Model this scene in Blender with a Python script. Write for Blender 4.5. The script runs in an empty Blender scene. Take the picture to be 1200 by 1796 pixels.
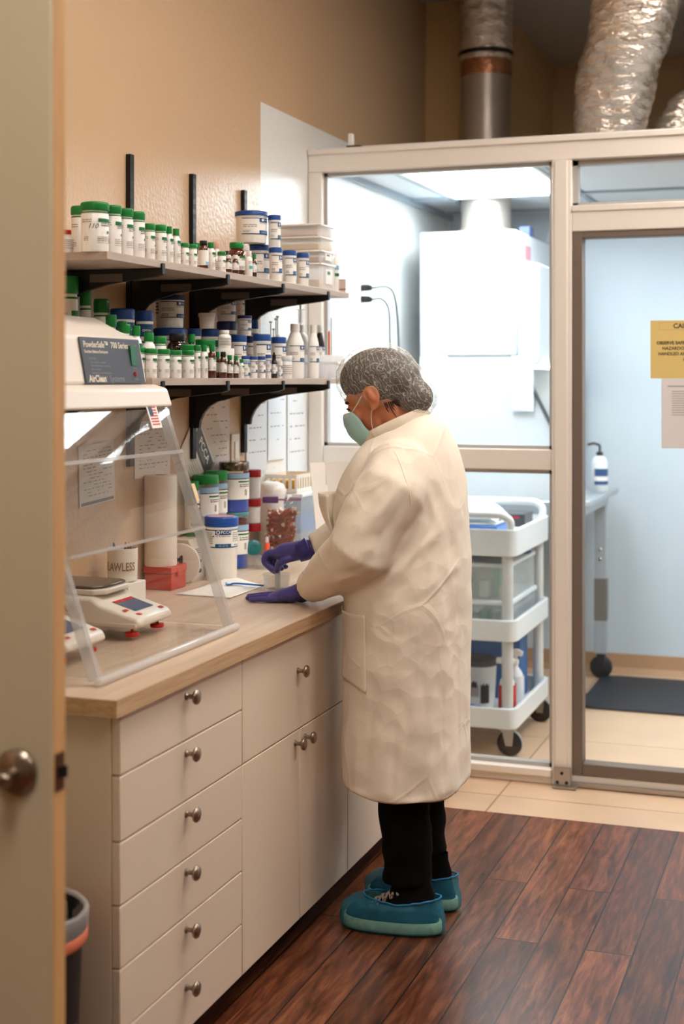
import bpy, bmesh, math, random
from mathutils import Vector, Matrix, Euler, noise
from mathutils.bvhtree import BVHTree

scene = bpy.context.scene
COL = scene.collection
random.seed(7)
PI = math.pi

# ------------------------------------------------------------------ camera
YAW = math.atan(885 / 2500.0)
CAMZ = 1.55
cam_data = bpy.data.cameras.new('camera')
cam_data.sensor_width = 36.0
cam_data.lens = 2500.0 * 36.0 / 1796.0
cam_data.shift_y = -233.0 / 1796.0
cam_data.clip_start = 0.02
cam_data.dof.use_dof = True
cam_data.dof.focus_distance = 4.05
cam_data.dof.aperture_fstop = 2.6
cam = bpy.data.objects.new('camera', cam_data)
COL.objects.link(cam)
cam.location = (0, 0, CAMZ)
cam.rotation_euler = (PI / 2, 0, YAW)
scene.camera = cam

# ------------------------------------------------------------------ world, exposure, lamps (their positions and strengths)
world = bpy.data.worlds.new('world')
world.use_nodes = True
world.node_tree.nodes['Background'].inputs[0].default_value = (0.9, 0.95, 1.0, 1)
world.node_tree.nodes['Background'].inputs[1].default_value = 0.15
scene.world = world
scene.view_settings.view_transform = 'Standard'
scene.view_settings.look = 'None'
scene.view_settings.gamma = 1.0
scene.view_settings.exposure = 0.0
scene.view_settings.use_curve_mapping = False
scene.cycles.max_bounces = 10
scene.cycles.transparent_max_bounces = 24
scene.cycles.caustics_reflective = False
scene.cycles.caustics_refractive = False
scene.cycles.sample_clamp_indirect = 6.0
scene.cycles.use_denoising = True

WARM = (1.0, 0.925, 0.84)
COOL = (0.87, 0.95, 1.0)
WARM_POWER = 18.3
COOL_POWER = 21.0
MAIN_LAMPS = [(-0.55, 3.3), (-0.75, 0.6), (1.35, 3.4), (1.35, 0.6), (0.1, 4.75)]      # work room ceiling troffers; the last is added, unseen, to light the ducts
CLEAN_LAMPS = [(-1.525, 6.2), (-0.1, 6.25), (1.4, 6.25)]               # troffers in the clean room ceiling

# ------------------------------------------------------------------ picture rays -> places
SA, CA = math.sin(YAW), math.cos(YAW)
def ray(px, py):
    u = (px - 600) / 2500.0; v = (665 - py) / 2500.0
    return Vector((-SA + u * CA, CA + u * SA, v))
def on_x(px, py, x):
    d = ray(px, py); t = x / d.x
    return Vector((x, d.y * t, CAMZ + d.z * t))
def on_y(px, py, y):
    d = ray(px, py); t = y / d.y
    return Vector((d.x * t, y, CAMZ + d.z * t))
def on_z(px, py, z):
    d = ray(px, py); t = (z - CAMZ) / d.z
    return Vector((d.x * t, d.y * t, z))
def depth(p):
    return -SA * p[0] + CA * p[1]

# ------------------------------------------------------------------ materials
def srgb(r, g, b):
    f = lambda c: (c / 255.0) / 12.92 if c <= 10 else (((c / 255.0) + 0.055) / 1.055) ** 2.4
    return (f(r), f(g), f(b), 1.0)
MATS = {}
def mat(name, color, rough=0.5, metal=0.0, spec=0.5, bump=None, vary=None, trans=0.0, alpha=1.0, coat=0.0, emit=None, ior=1.45, sheen=0.0, sss=0.0):
    """one Principled material; bump=(scale, strength, distance), vary=(scale, amount)"""
    if name in MATS: return MATS[name]
    m = bpy.data.materials.new(name); m.use_nodes = True
    nt = m.node_tree; b = nt.nodes['Principled BSDF']
    if len(color) == 3: color = srgb(*color)
    b.inputs['Base Color'].default_value = color
    b.inputs['Roughness'].default_value = rough
    b.inputs['Metallic'].default_value = metal
    b.inputs['Specular IOR Level'].default_value = spec
    b.inputs['IOR'].default_value = ior
    b.inputs['Transmission Weight'].default_value = trans
    b.inputs['Alpha'].default_value = alpha
    b.inputs['Coat Weight'].default_value = coat
    b.inputs['Sheen Weight'].default_value = sheen
    if sss:
        b.inputs['Subsurface Weight'].default_value = sss
        b.inputs['Subsurface Radius'].default_value = (0.01, 0.004, 0.002)
    if emit:
        b.inputs['Emission Color'].default_value = emit[0] if len(emit[0]) == 4 else (*emit[0], 1)
        b.inputs['Emission Strength'].default_value = emit[1]
    tc = nt.nodes.new('ShaderNodeTexCoord')
    if vary:
        n = nt.nodes.new('ShaderNodeTexNoise'); n.inputs['Scale'].default_value = vary[0]; n.inputs['Detail'].default_value = 5
        nt.links.new(tc.outputs['Object'], n.inputs['Vector'])
        hs = nt.nodes.new('ShaderNodeMixRGB'); hs.blend_type = 'MIX'
        k = vary[1]
        hs.inputs[1].default_value = tuple(c * (1 - k) for c in color[:3]) + (1,)
        hs.inputs[2].default_value = tuple(min(1, c * (1 + k)) for c in color[:3]) + (1,)
        nt.links.new(n.outputs[0], hs.inputs[0]); nt.links.new(hs.outputs[0], b.inputs['Base Color'])
    if bump:
        n = nt.nodes.new('ShaderNodeTexNoise'); n.inputs['Scale'].default_value = bump[0]; n.inputs['Detail'].default_value = 3
        nt.links.new(tc.outputs['Object'], n.inputs['Vector'])
        bp = nt.nodes.new('ShaderNodeBump'); bp.inputs['Strength'].default_value = bump[1]; bp.inputs['Distance'].default_value = bump[2]
        nt.links.new(n.outputs[0], bp.inputs['Height']); nt.links.new(bp.outputs[0], b.inputs['Normal'])
    MATS[name] = m
    return m

def glass_mat(name, tint=(1, 1, 1), refl=1.0, rough=0.0, haze=0.0, hazecol=(0.9, 0.9, 0.9), ior=1.45):
    """thin clear sheet: transparent + fresnel reflection (+ a little diffuse haze)"""
    if name in MATS: return MATS[name]
    m = bpy.data.materials.new(name); m.use_nodes = True
    nt = m.node_tree
    for n in list(nt.nodes):
        if n.type != 'OUTPUT_MATERIAL': nt.nodes.remove(n)
    out = [n for n in nt.nodes if n.type == 'OUTPUT_MATERIAL'][0]
    tr = nt.nodes.new('ShaderNodeBsdfTransparent'); tr.inputs[0].default_value = (*tint, 1)
    gl = nt.nodes.new('ShaderNodeBsdfGlossy'); gl.inputs['Roughness'].default_value = rough
    fr = nt.nodes.new('ShaderNodeLayerWeight'); fr.inputs['Blend'].default_value = 0.5      # 1 - |cos|
    pw = nt.nodes.new('ShaderNodeMath'); pw.operation = 'POWER'; pw.inputs[1].default_value = 5.0; nt.links.new(fr.outputs['Facing'], pw.inputs[0])
    mul = nt.nodes.new('ShaderNodeMath'); mul.operation = 'MULTIPLY_ADD'; mul.inputs[1].default_value = 0.93 * refl; mul.inputs[2].default_value = 0.04 * refl; mul.use_clamp = True
    nt.links.new(pw.outputs[0], mul.inputs[0])
    mx = nt.nodes.new('ShaderNodeMixShader')
    nt.links.new(mul.outputs[0], mx.inputs[0]); nt.links.new(tr.outputs[0], mx.inputs[1]); nt.links.new(gl.outputs[0], mx.inputs[2])
    last = mx
    if haze:
        df = nt.nodes.new('ShaderNodeBsdfDiffuse'); df.inputs[0].default_value = (*hazecol, 1)
        tl = nt.nodes.new('ShaderNodeBsdfTranslucent'); tl.inputs[0].default_value = (*hazecol, 1)
        ad = nt.nodes.new('ShaderNodeMixShader'); ad.inputs[0].default_value = 0.5
        nt.links.new(df.outputs[0], ad.inputs[1]); nt.links.new(tl.outputs[0], ad.inputs[2])
        m2 = nt.nodes.new('ShaderNodeMixShader'); m2.inputs[0].default_value = haze
        nt.links.new(mx.outputs[0], m2.inputs[1]); nt.links.new(ad.outputs[0], m2.inputs[2]); last = m2
    nt.links.new(last.outputs[0], out.inputs[0])
    MATS[name] = m
    return m

# ------------------------------------------------------------------ mesh builder
class G:
    def __init__(s): s.v = []; s.f = []; s.m = []
    def add(s, vs, fs, mi=0):
        k = len(s.v); s.v += [tuple(p) for p in vs]
        for f in fs: s.f.append(tuple(i + k for i in f)); s.m.append(mi)
        return s
    def box(s, c, d, mi=0, rot=None):
        x, y, z = d[0] / 2, d[1] / 2, d[2] / 2
        vs = [Vector(p) for p in ((-x, -y, -z), (x, -y, -z), (x, y, -z), (-x, y, -z), (-x, -y, z), (x, -y, z), (x, y, z), (-x, y, z))]
        if rot is not None:
            R = Euler(rot).to_matrix() if not isinstance(rot, Matrix) else rot
            vs = [R @ p for p in vs]
        return s.add([p + Vector(c) for p in vs], [(0, 3, 2, 1), (4, 5, 6, 7), (0, 1, 5, 4), (1, 2, 6, 5), (2, 3, 7, 6), (3, 0, 4, 7)], mi)
    def box2(s, a, b, mi=0):
        return s.box([(a[i] + b[i]) / 2 for i in range(3)], [abs(b[i] - a[i]) for i in range(3)], mi)
    def lathe(s, prof, n=24, c=(0, 0, 0), mi=0, M=None, caps=True, sx=1, sy=1):
        vs = []; fs = []
        for r, z in prof:
            for i in range(n):
                a = 2 * PI * i / n
                vs.append(Vector((r * math.cos(a) * sx, r * math.sin(a) * sy, z)))
        for j in range(len(prof) - 1):
            for i in range(n):
                i2 = (i + 1) % n
                fs.append((j * n + i, j * n + i2, (j + 1) * n + i2, (j + 1) * n + i))
        if caps:
            if prof[0][0] > 1e-5: fs.append(tuple(reversed(range(n))))
            if prof[-1][0] > 1e-5: fs.append(tuple(range((len(prof) - 1) * n, len(prof) * n)))
        if M is not None: vs = [M @ p for p in vs]
        return s.add([p + Vector(c) for p in vs], fs, mi)
    def sweep(s, pts, rad, n=10, mi=0, flat=None, up=(0, 0, 1), caps=True, closed=False, round_caps=False):
        """tube through pts; rad: number or list; flat: list of side-axis scale"""
        P = [Vector(p) for p in pts]; N = len(P)
        R = rad if isinstance(rad, (list, tuple)) else [rad] * N
        F = flat if isinstance(flat, (list, tuple)) else [flat or 1.0] * N
        vs = []; fs = []
        upv = Vector(up); prev = None
        rings = []
        for i in range(N):
            if closed: d = P[(i + 1) % N] - P[i - 1]
            else: d = P[min(i + 1, N - 1)] - P[max(i - 1, 0)]
            d.normalize()
            if prev is None:
                a = upv - d * upv.dot(d)
                if a.length < 1e-4: a = Vector((1, 0, 0)) - d * d.x
            else:
                a = prev - d * prev.dot(d)
                if a.length < 1e-6: a = Vector((1, 0, 0)) - d * d.x
            a.normalize(); prev = a
            rings.append((P[i], d, a, d.cross(a), R[i], F[i]))
        if round_caps and not closed:
            p, d, a, b, r, f = rings[0]
            pre = [(p - d * r * math.sin(t), d, a, b, r * math.cos(t), f) for t in (PI * .46, PI * .33, PI * .17)]
            p, d, a, b, r, f = rings[-1]
            post = [(p + d * r * math.sin(t), d, a, b, r * math.cos(t), f) for t in (PI * .17, PI * .33, PI * .46)]
            rings = pre + rings + post
        for p, d, a, b, r, f in rings:
            for j in range(n):
                t = 2 * PI * j / n
                vs.append(p + a * (math.cos(t) * r) + b * (math.sin(t) * r * f))
        L = len(rings)
        for i in range(L if closed else L - 1):
            for j in range(n):
                j2 = (j + 1) % n; i2 = (i + 1) % L
                fs.append((i * n + j, i * n + j2, i2 * n + j2, i2 * n + j))
        if caps and not closed:
            fs.append(tuple(reversed(range(n)))); fs.append(tuple(range((L - 1) * n, L * n)))
        return s.add(vs, fs, mi)
    def prism(s, poly, ax, a, b, mi=0):
        """poly of 2d points in the plane normal to axis ax (0 x: (y,z), 1 y: (x,z), 2 z: (x,y)), from a to b"""
        def mk(p, t):
            q = list(p); q.insert(ax, t); return q
        n = len(poly)
        vs = [mk(p, a) for p in poly] + [mk(p, b) for p in poly]
        fs = [tuple(range(n)), tuple(reversed(range(n, 2 * n)))] + [(i, i + n, (i + 1) % n + n, (i + 1) % n) for i in range(n)]
        return s.add(vs, fs, mi)
    def quad(s, a, b, c, d, mi=0): return s.add([a, b, c, d], [(0, 1, 2, 3)], mi)
    def cyl_patch(s, r, a0, a1, z0, z1, mi=0, n=8, c=(0, 0), r1=None):
        """piece of a cylinder wall between azimuths (degrees) and heights"""
        vs = []; fs = []
        r1 = r if r1 is None else r1
        for i in range(n + 1):
            t = math.radians(a0 + (a1 - a0) * i / n)
            vs.append((c[0] + r * math.cos(t), c[1] + r * math.sin(t), z0)); vs.append((c[0] + r1 * math.cos(t), c[1] + r1 * math.sin(t), z1))
        for i in range(n): fs.append((2 * i, 2 * i + 2, 2 * i + 3, 2 * i + 1))
        return s.add(vs, fs, mi)
    def grid(s, fn, nu, nv, mi=0):
        vs = [fn(i / nu, j / nv) for j in range(nv + 1) for i in range(nu + 1)]
        fs = [(j * (nu + 1) + i, j * (nu + 1) + i + 1, (j + 1) * (nu + 1) + i + 1, (j + 1) * (nu + 1) + i) for j in range(nv) for i in range(nu)]
        return s.add(vs, fs, mi)
    def build(s, name, mats, parent=None, bevel=0.0, angle=40, loc=None, solid=0.0, segs=2, smooth=True, recalc=True):
        me = bpy.data.meshes.new(name)
        me.from_pydata(s.v, [], s.f)
        if not isinstance(mats, (list, tuple)): mats = [mats]
        for m in mats: me.materials.append(m)
        for p, mi in zip(me.polygons, s.m): p.material_index = mi
        if recalc:
            bm = bmesh.new(); bm.from_mesh(me); bmesh.ops.recalc_face_normals(bm, faces=bm.faces); bm.to_mesh(me); bm.free()
        me.update()
        if smooth:
            me.shade_smooth(); me.set_sharp_from_angle(angle=math.radians(angle))
        o = bpy.data.objects.new(name, me); COL.objects.link(o)
        if parent is not None: o.parent = parent
        if loc is not None: o.location = loc
        if solid:
            md = o.modifiers.new('solid', 'SOLIDIFY'); md.thickness = solid; md.offset = 0
        if bevel:
            md = o.modifiers.new('bevel', 'BEVEL'); md.width = bevel; md.segments = segs; md.limit_method = 'ANGLE'; md.angle_limit = math.radians(35)
        return o

def empty(name, loc=(0, 0, 0), rz=0.0):
    o = bpy.data.objects.new(name, None); COL.objects.link(o)
    o.empty_display_size = 0.05
    o.location = loc; o.rotation_euler = (0, 0, rz)
    return o
def tag(o, label, cat, group=None):
    o['label'] = label; o['category'] = cat
    if group: o['group'] = group
    return o
def thing(name, label, cat, loc=(0, 0, 0), rz=0.0, group=None):
    return tag(empty(name, loc, rz), label, cat, group)
def structure(o): o['kind'] = 'structure'; return o
def copy_tree(o, parent=None):
    c = o.copy(); COL.objects.link(c); c.parent = parent
    for ch in list(o.children): copy_tree(ch, c)
    return c
def bake(o, mods):
    """apply modifiers: list of (type, settings); the mesh is replaced by the result"""
    for t, st in mods:
        md = o.modifiers.new(t.lower(), t)
        for k, v in st.items(): setattr(md, k, v)
    dg = bpy.context.evaluated_depsgraph_get(); dg.update()
    me = bpy.data.meshes.new_from_object(o.evaluated_get(dg))
    o.modifiers.clear(); old = o.data; o.data = me
    me.shade_smooth()
    return o

_text_cache = {}
def text_polys(body, size=1.0, align='CENTER', bold=0.0, shear=0.0):
    """(verts, faces) of flat lettering in the xy plane"""
    cu = bpy.data.curves.new('lettering_curve', 'FONT'); cu.body = body; cu.size = size; cu.align_x = align; cu.align_y = 'CENTER'
    cu.offset = bold; cu.shear = shear; cu.resolution_u = 3
    o = bpy.data.objects.new('lettering_tmp', cu); COL.objects.link(o)
    dg = bpy.context.evaluated_depsgraph_get(); dg.update()
    me = bpy.data.meshes.new_from_object(o.evaluated_get(dg))
    vs = [tuple(v.co) for v in me.vertices]; fs = [tuple(p.vertices) for p in me.polygons]
    bpy.data.objects.remove(o); bpy.data.curves.remove(cu); bpy.data.meshes.remove(me)
    return vs, fs
def lettering(body, size, place, m, parent, align='CENTER', bold=0.0, shear=0.0, name='lettering', stretch=1.0):
    """lettering laid on a surface: place(x, y) -> 3d point"""
    vs, fs = text_polys(body, size, align, bold, shear)
    g = G(); g.add([place(v[0] * stretch, v[1]) for v in vs], fs)
    return g.build(name, m, parent, smooth=False, recalc=False)
def plane_place(o, ux, uy):
    o = Vector(o); ux = Vector(ux).normalized(); uy = Vector(uy).normalized()
    return lambda x, y: o + ux * x + uy * y

# ------------------------------------------------------------------ common materials
def wall_material(name, base, paint=None, bump=0.35, scale=70):
    """orange-peel wall paint; paint = (colour, y0, z1): where another coat of paint starts"""
    m = mat(name, base, rough=0.36, spec=0.5)
    nt = m.node_tree; b = nt.nodes['Principled BSDF']; tc = [n for n in nt.nodes if n.type == 'TEX_COORD'][0]
    n = nt.nodes.new('ShaderNodeTexNoise'); n.inputs['Scale'].default_value = scale; n.inputs['Detail'].default_value = 2; n.inputs['Roughness'].default_value = 0.45
    nt.links.new(tc.outputs['Object'], n.inputs['Vector'])
    bp = nt.nodes.new('ShaderNodeBump'); bp.inputs['Strength'].default_value = bump; bp.inputs['Distance'].default_value = 0.006
    nt.links.new(n.outputs[0], bp.inputs['Height']); nt.links.new(bp.outputs[0], b.inputs['Normal'])
    if paint:
        sp = nt.nodes.new('ShaderNodeSeparateXYZ'); nt.links.new(tc.outputs['Object'], sp.inputs[0])
        a = nt.nodes.new('ShaderNodeMath'); a.operation = 'GREATER_THAN'; a.inputs[1].default_value = paint[1]; nt.links.new(sp.outputs[1], a.inputs[0])
        c = nt.nodes.new('ShaderNodeMath'); c.operation = 'LESS_THAN'; c.inputs[1].default_value = paint[2]; nt.links.new(sp.outputs[2], c.inputs[0])
        k = nt.nodes.new('ShaderNodeMath'); k.operation = 'MULTIPLY'; nt.links.new(a.outputs[0], k.inputs[0]); nt.links.new(c.outputs[0], k.inputs[1])
        mx = nt.nodes.new('ShaderNodeMixRGB'); mx.inputs[1].default_value = srgb(*base); mx.inputs[2].default_value = srgb(*paint[0])
        nt.links.new(k.outputs[0], mx.inputs[0]); nt.links.new(mx.outputs[0], b.inputs['Base Color'])
    return m

def grain_material(name, c1, c2, rough, stretch, scale=6.0, bump=0.03, coat=0.0):
    """wood grain running along the axis with the small stretch value"""
    m = mat(name, c1, rough=rough, coat=coat)
    nt = m.node_tree; b = nt.nodes['Principled BSDF']; tc = [n for n in nt.nodes if n.type == 'TEX_COORD'][0]
    mp = nt.nodes.new('ShaderNodeMapping'); mp.inputs['Scale'].default_value = stretch; nt.links.new(tc.outputs['Object'], mp.inputs[0])
    n = nt.nodes.new('ShaderNodeTexNoise'); n.inputs['Scale'].default_value = scale; n.inputs['Detail'].default_value = 6; n.inputs['Roughness'].default_value = 0.62; n.inputs['Distortion'].default_value = 0.6
    nt.links.new(mp.outputs[0], n.inputs['Vector'])
    cr = nt.nodes.new('ShaderNodeValToRGB')
    cr.color_ramp.elements[0].position = 0.32; cr.color_ramp.elements[0].color = srgb(*c2)
    cr.color_ramp.elements[1].position = 0.68; cr.color_ramp.elements[1].color = srgb(*c1)
    nt.links.new(n.outputs[0], cr.inputs[0]); nt.links.new(cr.outputs[0], b.inputs['Base Color'])
    bp = nt.nodes.new('ShaderNodeBump'); bp.inputs['Strength'].default_value = bump; bp.inputs['Distance'].default_value = 0.002
    nt.links.new(n.outputs[0], bp.inputs['Height']); nt.links.new(bp.outputs[0], b.inputs['Normal'])
    return m

def plank_material():
    m = mat('dark_plank_floor', (100, 52, 32), rough=0.28)
    nt = m.node_tree; b = nt.nodes['Principled BSDF']; tc = [n for n in nt.nodes if n.type == 'TEX_COORD'][0]
    mp = nt.nodes.new('ShaderNodeMapping'); mp.inputs['Rotation'].default_value = (0, 0, PI / 2); mp.inputs['Location'].default_value = (0.21, 0.03, 0)
    nt.links.new(tc.outputs['Object'], mp.inputs[0])
    br = nt.nodes.new('ShaderNodeTexBrick'); br.offset = 0.37; br.offset_frequency = 2
    br.inputs['Scale'].default_value = 1.0; br.inputs['Brick Width'].default_value = 1.22; br.inputs['Row Height'].default_value = 0.128
    br.inputs['Mortar Size'].default_value = 0.0024; br.inputs['Mortar Smooth'].default_value = 0.1; br.inputs['Bias'].default_value = 0.0
    br.inputs['Color1'].default_value = (0, 0, 0, 1); br.inputs['Color2'].default_value = (1, 1, 1, 1); br.inputs['Mortar'].default_value = (0.5, 0.5, 0.5, 1)
    nt.links.new(mp.outputs[0], br.inputs['Vector'])
    # grain, its pattern shifted from plank to plank
    off = nt.nodes.new('ShaderNodeVectorMath'); off.operation = 'MULTIPLY_ADD'; off.inputs[1].default_value = (7, 13, 3)
    nt.links.new(br.outputs['Color'], off.inputs[0]); 
    gm = nt.nodes.new('ShaderNodeMapping'); gm.inputs['Scale'].default_value = (1.0, 0.10, 1.0); nt.links.new(tc.outputs['Object'], gm.inputs[0])
    nt.links.new(gm.outputs[0], off.inputs[2])
    n1 = nt.nodes.new('ShaderNodeTexNoise'); n1.inputs['Scale'].default_value = 48; n1.inputs['Detail'].default_value = 8; n1.inputs['Roughness'].default_value = 0.7; n1.inputs['Distortion'].default_value = 0.6
    nt.links.new(off.outputs[0], n1.inputs['Vector'])
    cr = nt.nodes.new('ShaderNodeValToRGB')
    e = cr.color_ramp.elements
    e[0].position = 0.33; e[0].color = srgb(40, 19, 11)
    e[1].position = 0.68; e[1].color = srgb(142, 86, 54)
    k = e.new(0.5); k.color = srgb(98, 52, 31)
    nt.links.new(n1.outputs[0], cr.inputs[0])
    tone = nt.nodes.new('ShaderNodeMapRange'); tone.inputs['To Min'].default_value = 0.50; tone.inputs['To Max'].default_value = 1.15
    nt.links.new(br.outputs['Color'], tone.inputs['Value'])
    ml = nt.nodes.new('ShaderNodeMixRGB'); ml.blend_type = 'MULTIPLY'; ml.inputs[0].default_value = 1
    nt.links.new(cr.outputs[0], ml.inputs[1]); nt.links.new(tone.outputs[0], ml.inputs[2])
    seam = nt.nodes.new('ShaderNodeMixRGB'); seam.inputs[2].default_value = srgb(24, 12, 8)
    nt.links.new(br.outputs['Fac'], seam.inputs[0]); nt.links.new(ml.outputs[0], seam.inputs[1])
    nt.links.new(seam.outputs[0], b.inputs['Base Color'])
    rr = nt.nodes.new('ShaderNodeMapRange'); rr.inputs['To Min'].default_value = 0.22; rr.inputs['To Max'].default_value = 0.42
    nt.links.new(n1.outputs[0], rr.inputs['Value']); nt.links.new(rr.outputs[0], b.inputs['Roughness'])
    sub = nt.nodes.new('ShaderNodeMath'); sub.operation = 'SUBTRACT'; nt.links.new(n1.outputs[0], sub.inputs[0]); nt.links.new(br.outputs['Fac'], sub.inputs[1])
    bp = nt.nodes.new('ShaderNodeBump'); bp.inputs['Strength'].default_value = 0.3; bp.inputs['Distance'].default_value = 0.001
    nt.links.new(sub.outputs[0], bp.inputs['Height']); nt.links.new(bp.outputs[0], b.inputs['Normal'])
    return m

def tile_material():
    m = mat('beige_floor_tile', (205, 172, 140), rough=0.35)
    nt = m.node_tree; b = nt.nodes['Principled BSDF']; tc = [n for n in nt.nodes if n.type == 'TEX_COORD'][0]
    br = nt.nodes.new('ShaderNodeTexBrick'); br.offset = 0.0
    br.inputs['Scale'].default_value = 1.0; br.inputs['Brick Width'].default_value = 0.9; br.inputs['Row Height'].default_value = 0.9
    br.inputs['Mortar Size'].default_value = 0.004
    br.inputs['Color1'].default_value = srgb(205, 172, 140); br.inputs['Color2'].default_value = srgb(198, 166, 136); br.inputs['Mortar'].default_value = srgb(150, 118, 90)
    mp = nt.nodes.new('ShaderNodeMapping'); mp.inputs['Location'].default_value = (0.32, 0.2, 0)
    nt.links.new(tc.outputs['Object'], mp.inputs[0]); nt.links.new(mp.outputs[0], br.inputs['Vector'])
    n = nt.nodes.new('ShaderNodeTexNoise'); n.inputs['Scale'].default_value = 5; n.inputs['Detail'].default_value = 5
    nt.links.new(tc.outputs['Object'], n.inputs['Vector'])
    mr = nt.nodes.new('ShaderNodeMapRange'); mr.inputs['To Min'].default_value = 0.85; mr.inputs['To Max'].default_value = 1.12; nt.links.new(n.outputs[0], mr.inputs['Value'])
    ml = nt.nodes.new('ShaderNodeMixRGB'); ml.blend_type = 'MULTIPLY'; ml.inputs[0].default_value = 1
    nt.links.new(br.outputs['Color'], ml.inputs[1]); nt.links.new(mr.outputs[0], ml.inputs[2]); nt.links.new(ml.outputs[0], b.inputs['Base Color'])
    return m

def foil_material():
    m = mat('crinkled_foil', (238, 226, 214), rough=0.24, metal=0.85)
    nt = m.node_tree; b = nt.nodes['Principled BSDF']; tc = [n for n in nt.nodes if n.type == 'TEX_COORD'][0]
    v = nt.nodes.new('ShaderNodeTexVoronoi'); v.inputs['Scale'].default_value = 13
    mp = nt.nodes.new('ShaderNodeMapping'); mp.inputs['Scale'].default_value = (1, 1, 2.2); nt.links.new(tc.outputs['Object'], mp.inputs[0])
    n = nt.nodes.new('ShaderNodeTexNoise'); n.inputs['Scale'].default_value = 20; n.inputs['Detail'].default_value = 3; n.inputs['Distortion'].default_value = 1.5
    nt.links.new(mp.outputs[0], v.inputs['Vector']); nt.links.new(mp.outputs[0], n.inputs['Vector'])
    ad = nt.nodes.new('ShaderNodeMath'); ad.operation = 'ADD'; nt.links.new(v.outputs['Distance'], ad.inputs[0]); nt.links.new(n.outputs[0], ad.inputs[1])
    bp = nt.nodes.new('ShaderNodeBump'); bp.inputs['Strength'].default_value = 0.8; bp.inputs['Distance'].default_value = 0.012
    nt.links.new(ad.outputs[0], bp.inputs['Height']); nt.links.new(bp.outputs[0], b.inputs['Normal'])
    return m

WHITE = mat('white_plastic', (238, 236, 232), rough=0.35)
JARWHITE = mat('jar_white', (250, 248, 244), rough=0.32)
LABELWHITE = mat('label_paper', (245, 242, 238), rough=0.5)
GREEN = mat('lid_green', (20, 128, 54), rough=0.38)
LGREEN = mat('label_green', (22, 110, 62), rough=0.5)
BLUE = mat('lid_blue', (22, 68, 140), rough=0.4)
LBLUE = mat('label_blue', (24, 76, 128), rough=0.5)
BLACK = mat('black_plastic', (18, 16, 16), rough=0.4)
INK = mat('ink_black', (40, 34, 34), rough=0.6)
GREY = mat('ink_grey', (168, 160, 156), rough=0.6)
REDINK = mat('ink_red', (150, 60, 56), rough=0.6)
AMBER = mat('amber_glass', (84, 34, 12), rough=0.06, spec=0.7, coat=0.5)
DARKAMBER = mat('dark_amber_glass', (34, 14, 10), rough=0.06, spec=0.7, coat=0.5)
RED = mat('red_plastic', (196, 34, 28), rough=0.4)
CABINET = mat('cream_cabinet', (226, 208, 188), rough=0.42)
FRAME = mat('frame_white_enamel', (230, 222, 213), rough=0.38)
METALBLACK = mat('black_steel', (16, 15, 15), rough=0.45, metal=0.2)
NICKEL = mat('brushed_nickel', (160, 146, 132), rough=0.28, metal=1.0)
CHROME = mat('chrome', (205, 200, 195), rough=0.12, metal=1.0)
ALU = mat('aluminium', (176, 170, 164), rough=0.32, metal=0.9)
PAPER = mat('paper_white', (236, 230, 222), rough=0.8)
CLEAR = glass_mat('clear_plastic', tint=(0.97, 0.97, 0.97), refl=0.8, rough=0.03, haze=0.05)
FROST = glass_mat('frosted_plastic', tint=(0.98, 0.98, 0.98), refl=0.5, rough=0.2, haze=0.5, hazecol=(0.96, 0.95, 0.94))
GLASS = glass_mat('window_glass', tint=(0.97, 0.985, 0.985), refl=0.55)
ACRYLIC = glass_mat('clear_acrylic', tint=(0.96, 0.955, 0.95), refl=1.0, rough=0.01, haze=0.02)
BEAKERGLASS = glass_mat('beaker_glass', tint=(0.93, 0.94, 0.94), refl=1.6, rough=0.01, haze=0.03)

# ------------------------------------------------------------------ the room
WX = -2.06            # face of the wall behind the counter
CEIL = 3.5
GY = 5.45             # glazed partition of the clean room
BACKY = 7.6
CLEANZ = 2.45         # clean room ceiling
TAN = (206, 174, 140)
g = G(); g.box2((WX - 0.12, -2.0, 0), (WX, 8.8, CEIL))
structure(g.build('wall_left', wall_material('tan_wall_paint', TAN, ((236, 236, 234), 4.909, 2.585)), smooth=False))
g = G(); g.box2((WX, 8.8, CLEANZ), (2.4, 8.9, CEIL)); structure(g.build('wall_back_upper', wall_material('tan_wall_paint_upper', (214, 178, 134)), smooth=False))  # tan base colour, lightened for the upper wall
g = G(); g.box2((WX, BACKY, 0), (2.4, BACKY + 0.1, CLEANZ)); structure(g.build('wall_back', mat('clean_room_white', (202, 214, 224), rough=0.45), smooth=False))
g = G(); g.box2((2.4, -2.0, 0), (2.5, 8.8, CEIL)); structure(g.build('wall_right', wall_material('darkened_wall_side', (138, 116, 92)), smooth=False))  # out of view; colour darkened to cut the fill light
g = G(); g.box2((WX, -2.1, 0), (2.4, -2.0, CEIL)); structure(g.build('wall_front', wall_material('darkened_wall_front', (150, 126, 100)), smooth=False))  # unseen wall behind the camera, darkened so less light bounces back
g = G(); g.box2((WX - 0.1, -2.1, CEIL), (2.5, 8.9, CEIL + 0.1)); structure(g.build('ceiling', mat('ceiling_grey', (206, 198, 188), rough=0.9), smooth=False))
g = G(); g.box2((WX, -2.0, -0.06), (2.4, 4.99, 0)); structure(g.build('floor', plank_material(), smooth=False))
g = G(); g.box2((WX, 4.99, -0.06), (2.4, BACKY, 0.0)); structure(g.build('floor_tile', tile_material(), smooth=False))
# boxed-in chase in the far corner, above the clean room
g = G(); g.box2((WX, 7.12, CLEANZ + 0.06), (-1.72, 8.8, CEIL)); structure(g.build('wall_chase', wall_material('chase_paint', (214, 176, 124)), smooth=False))
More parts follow.
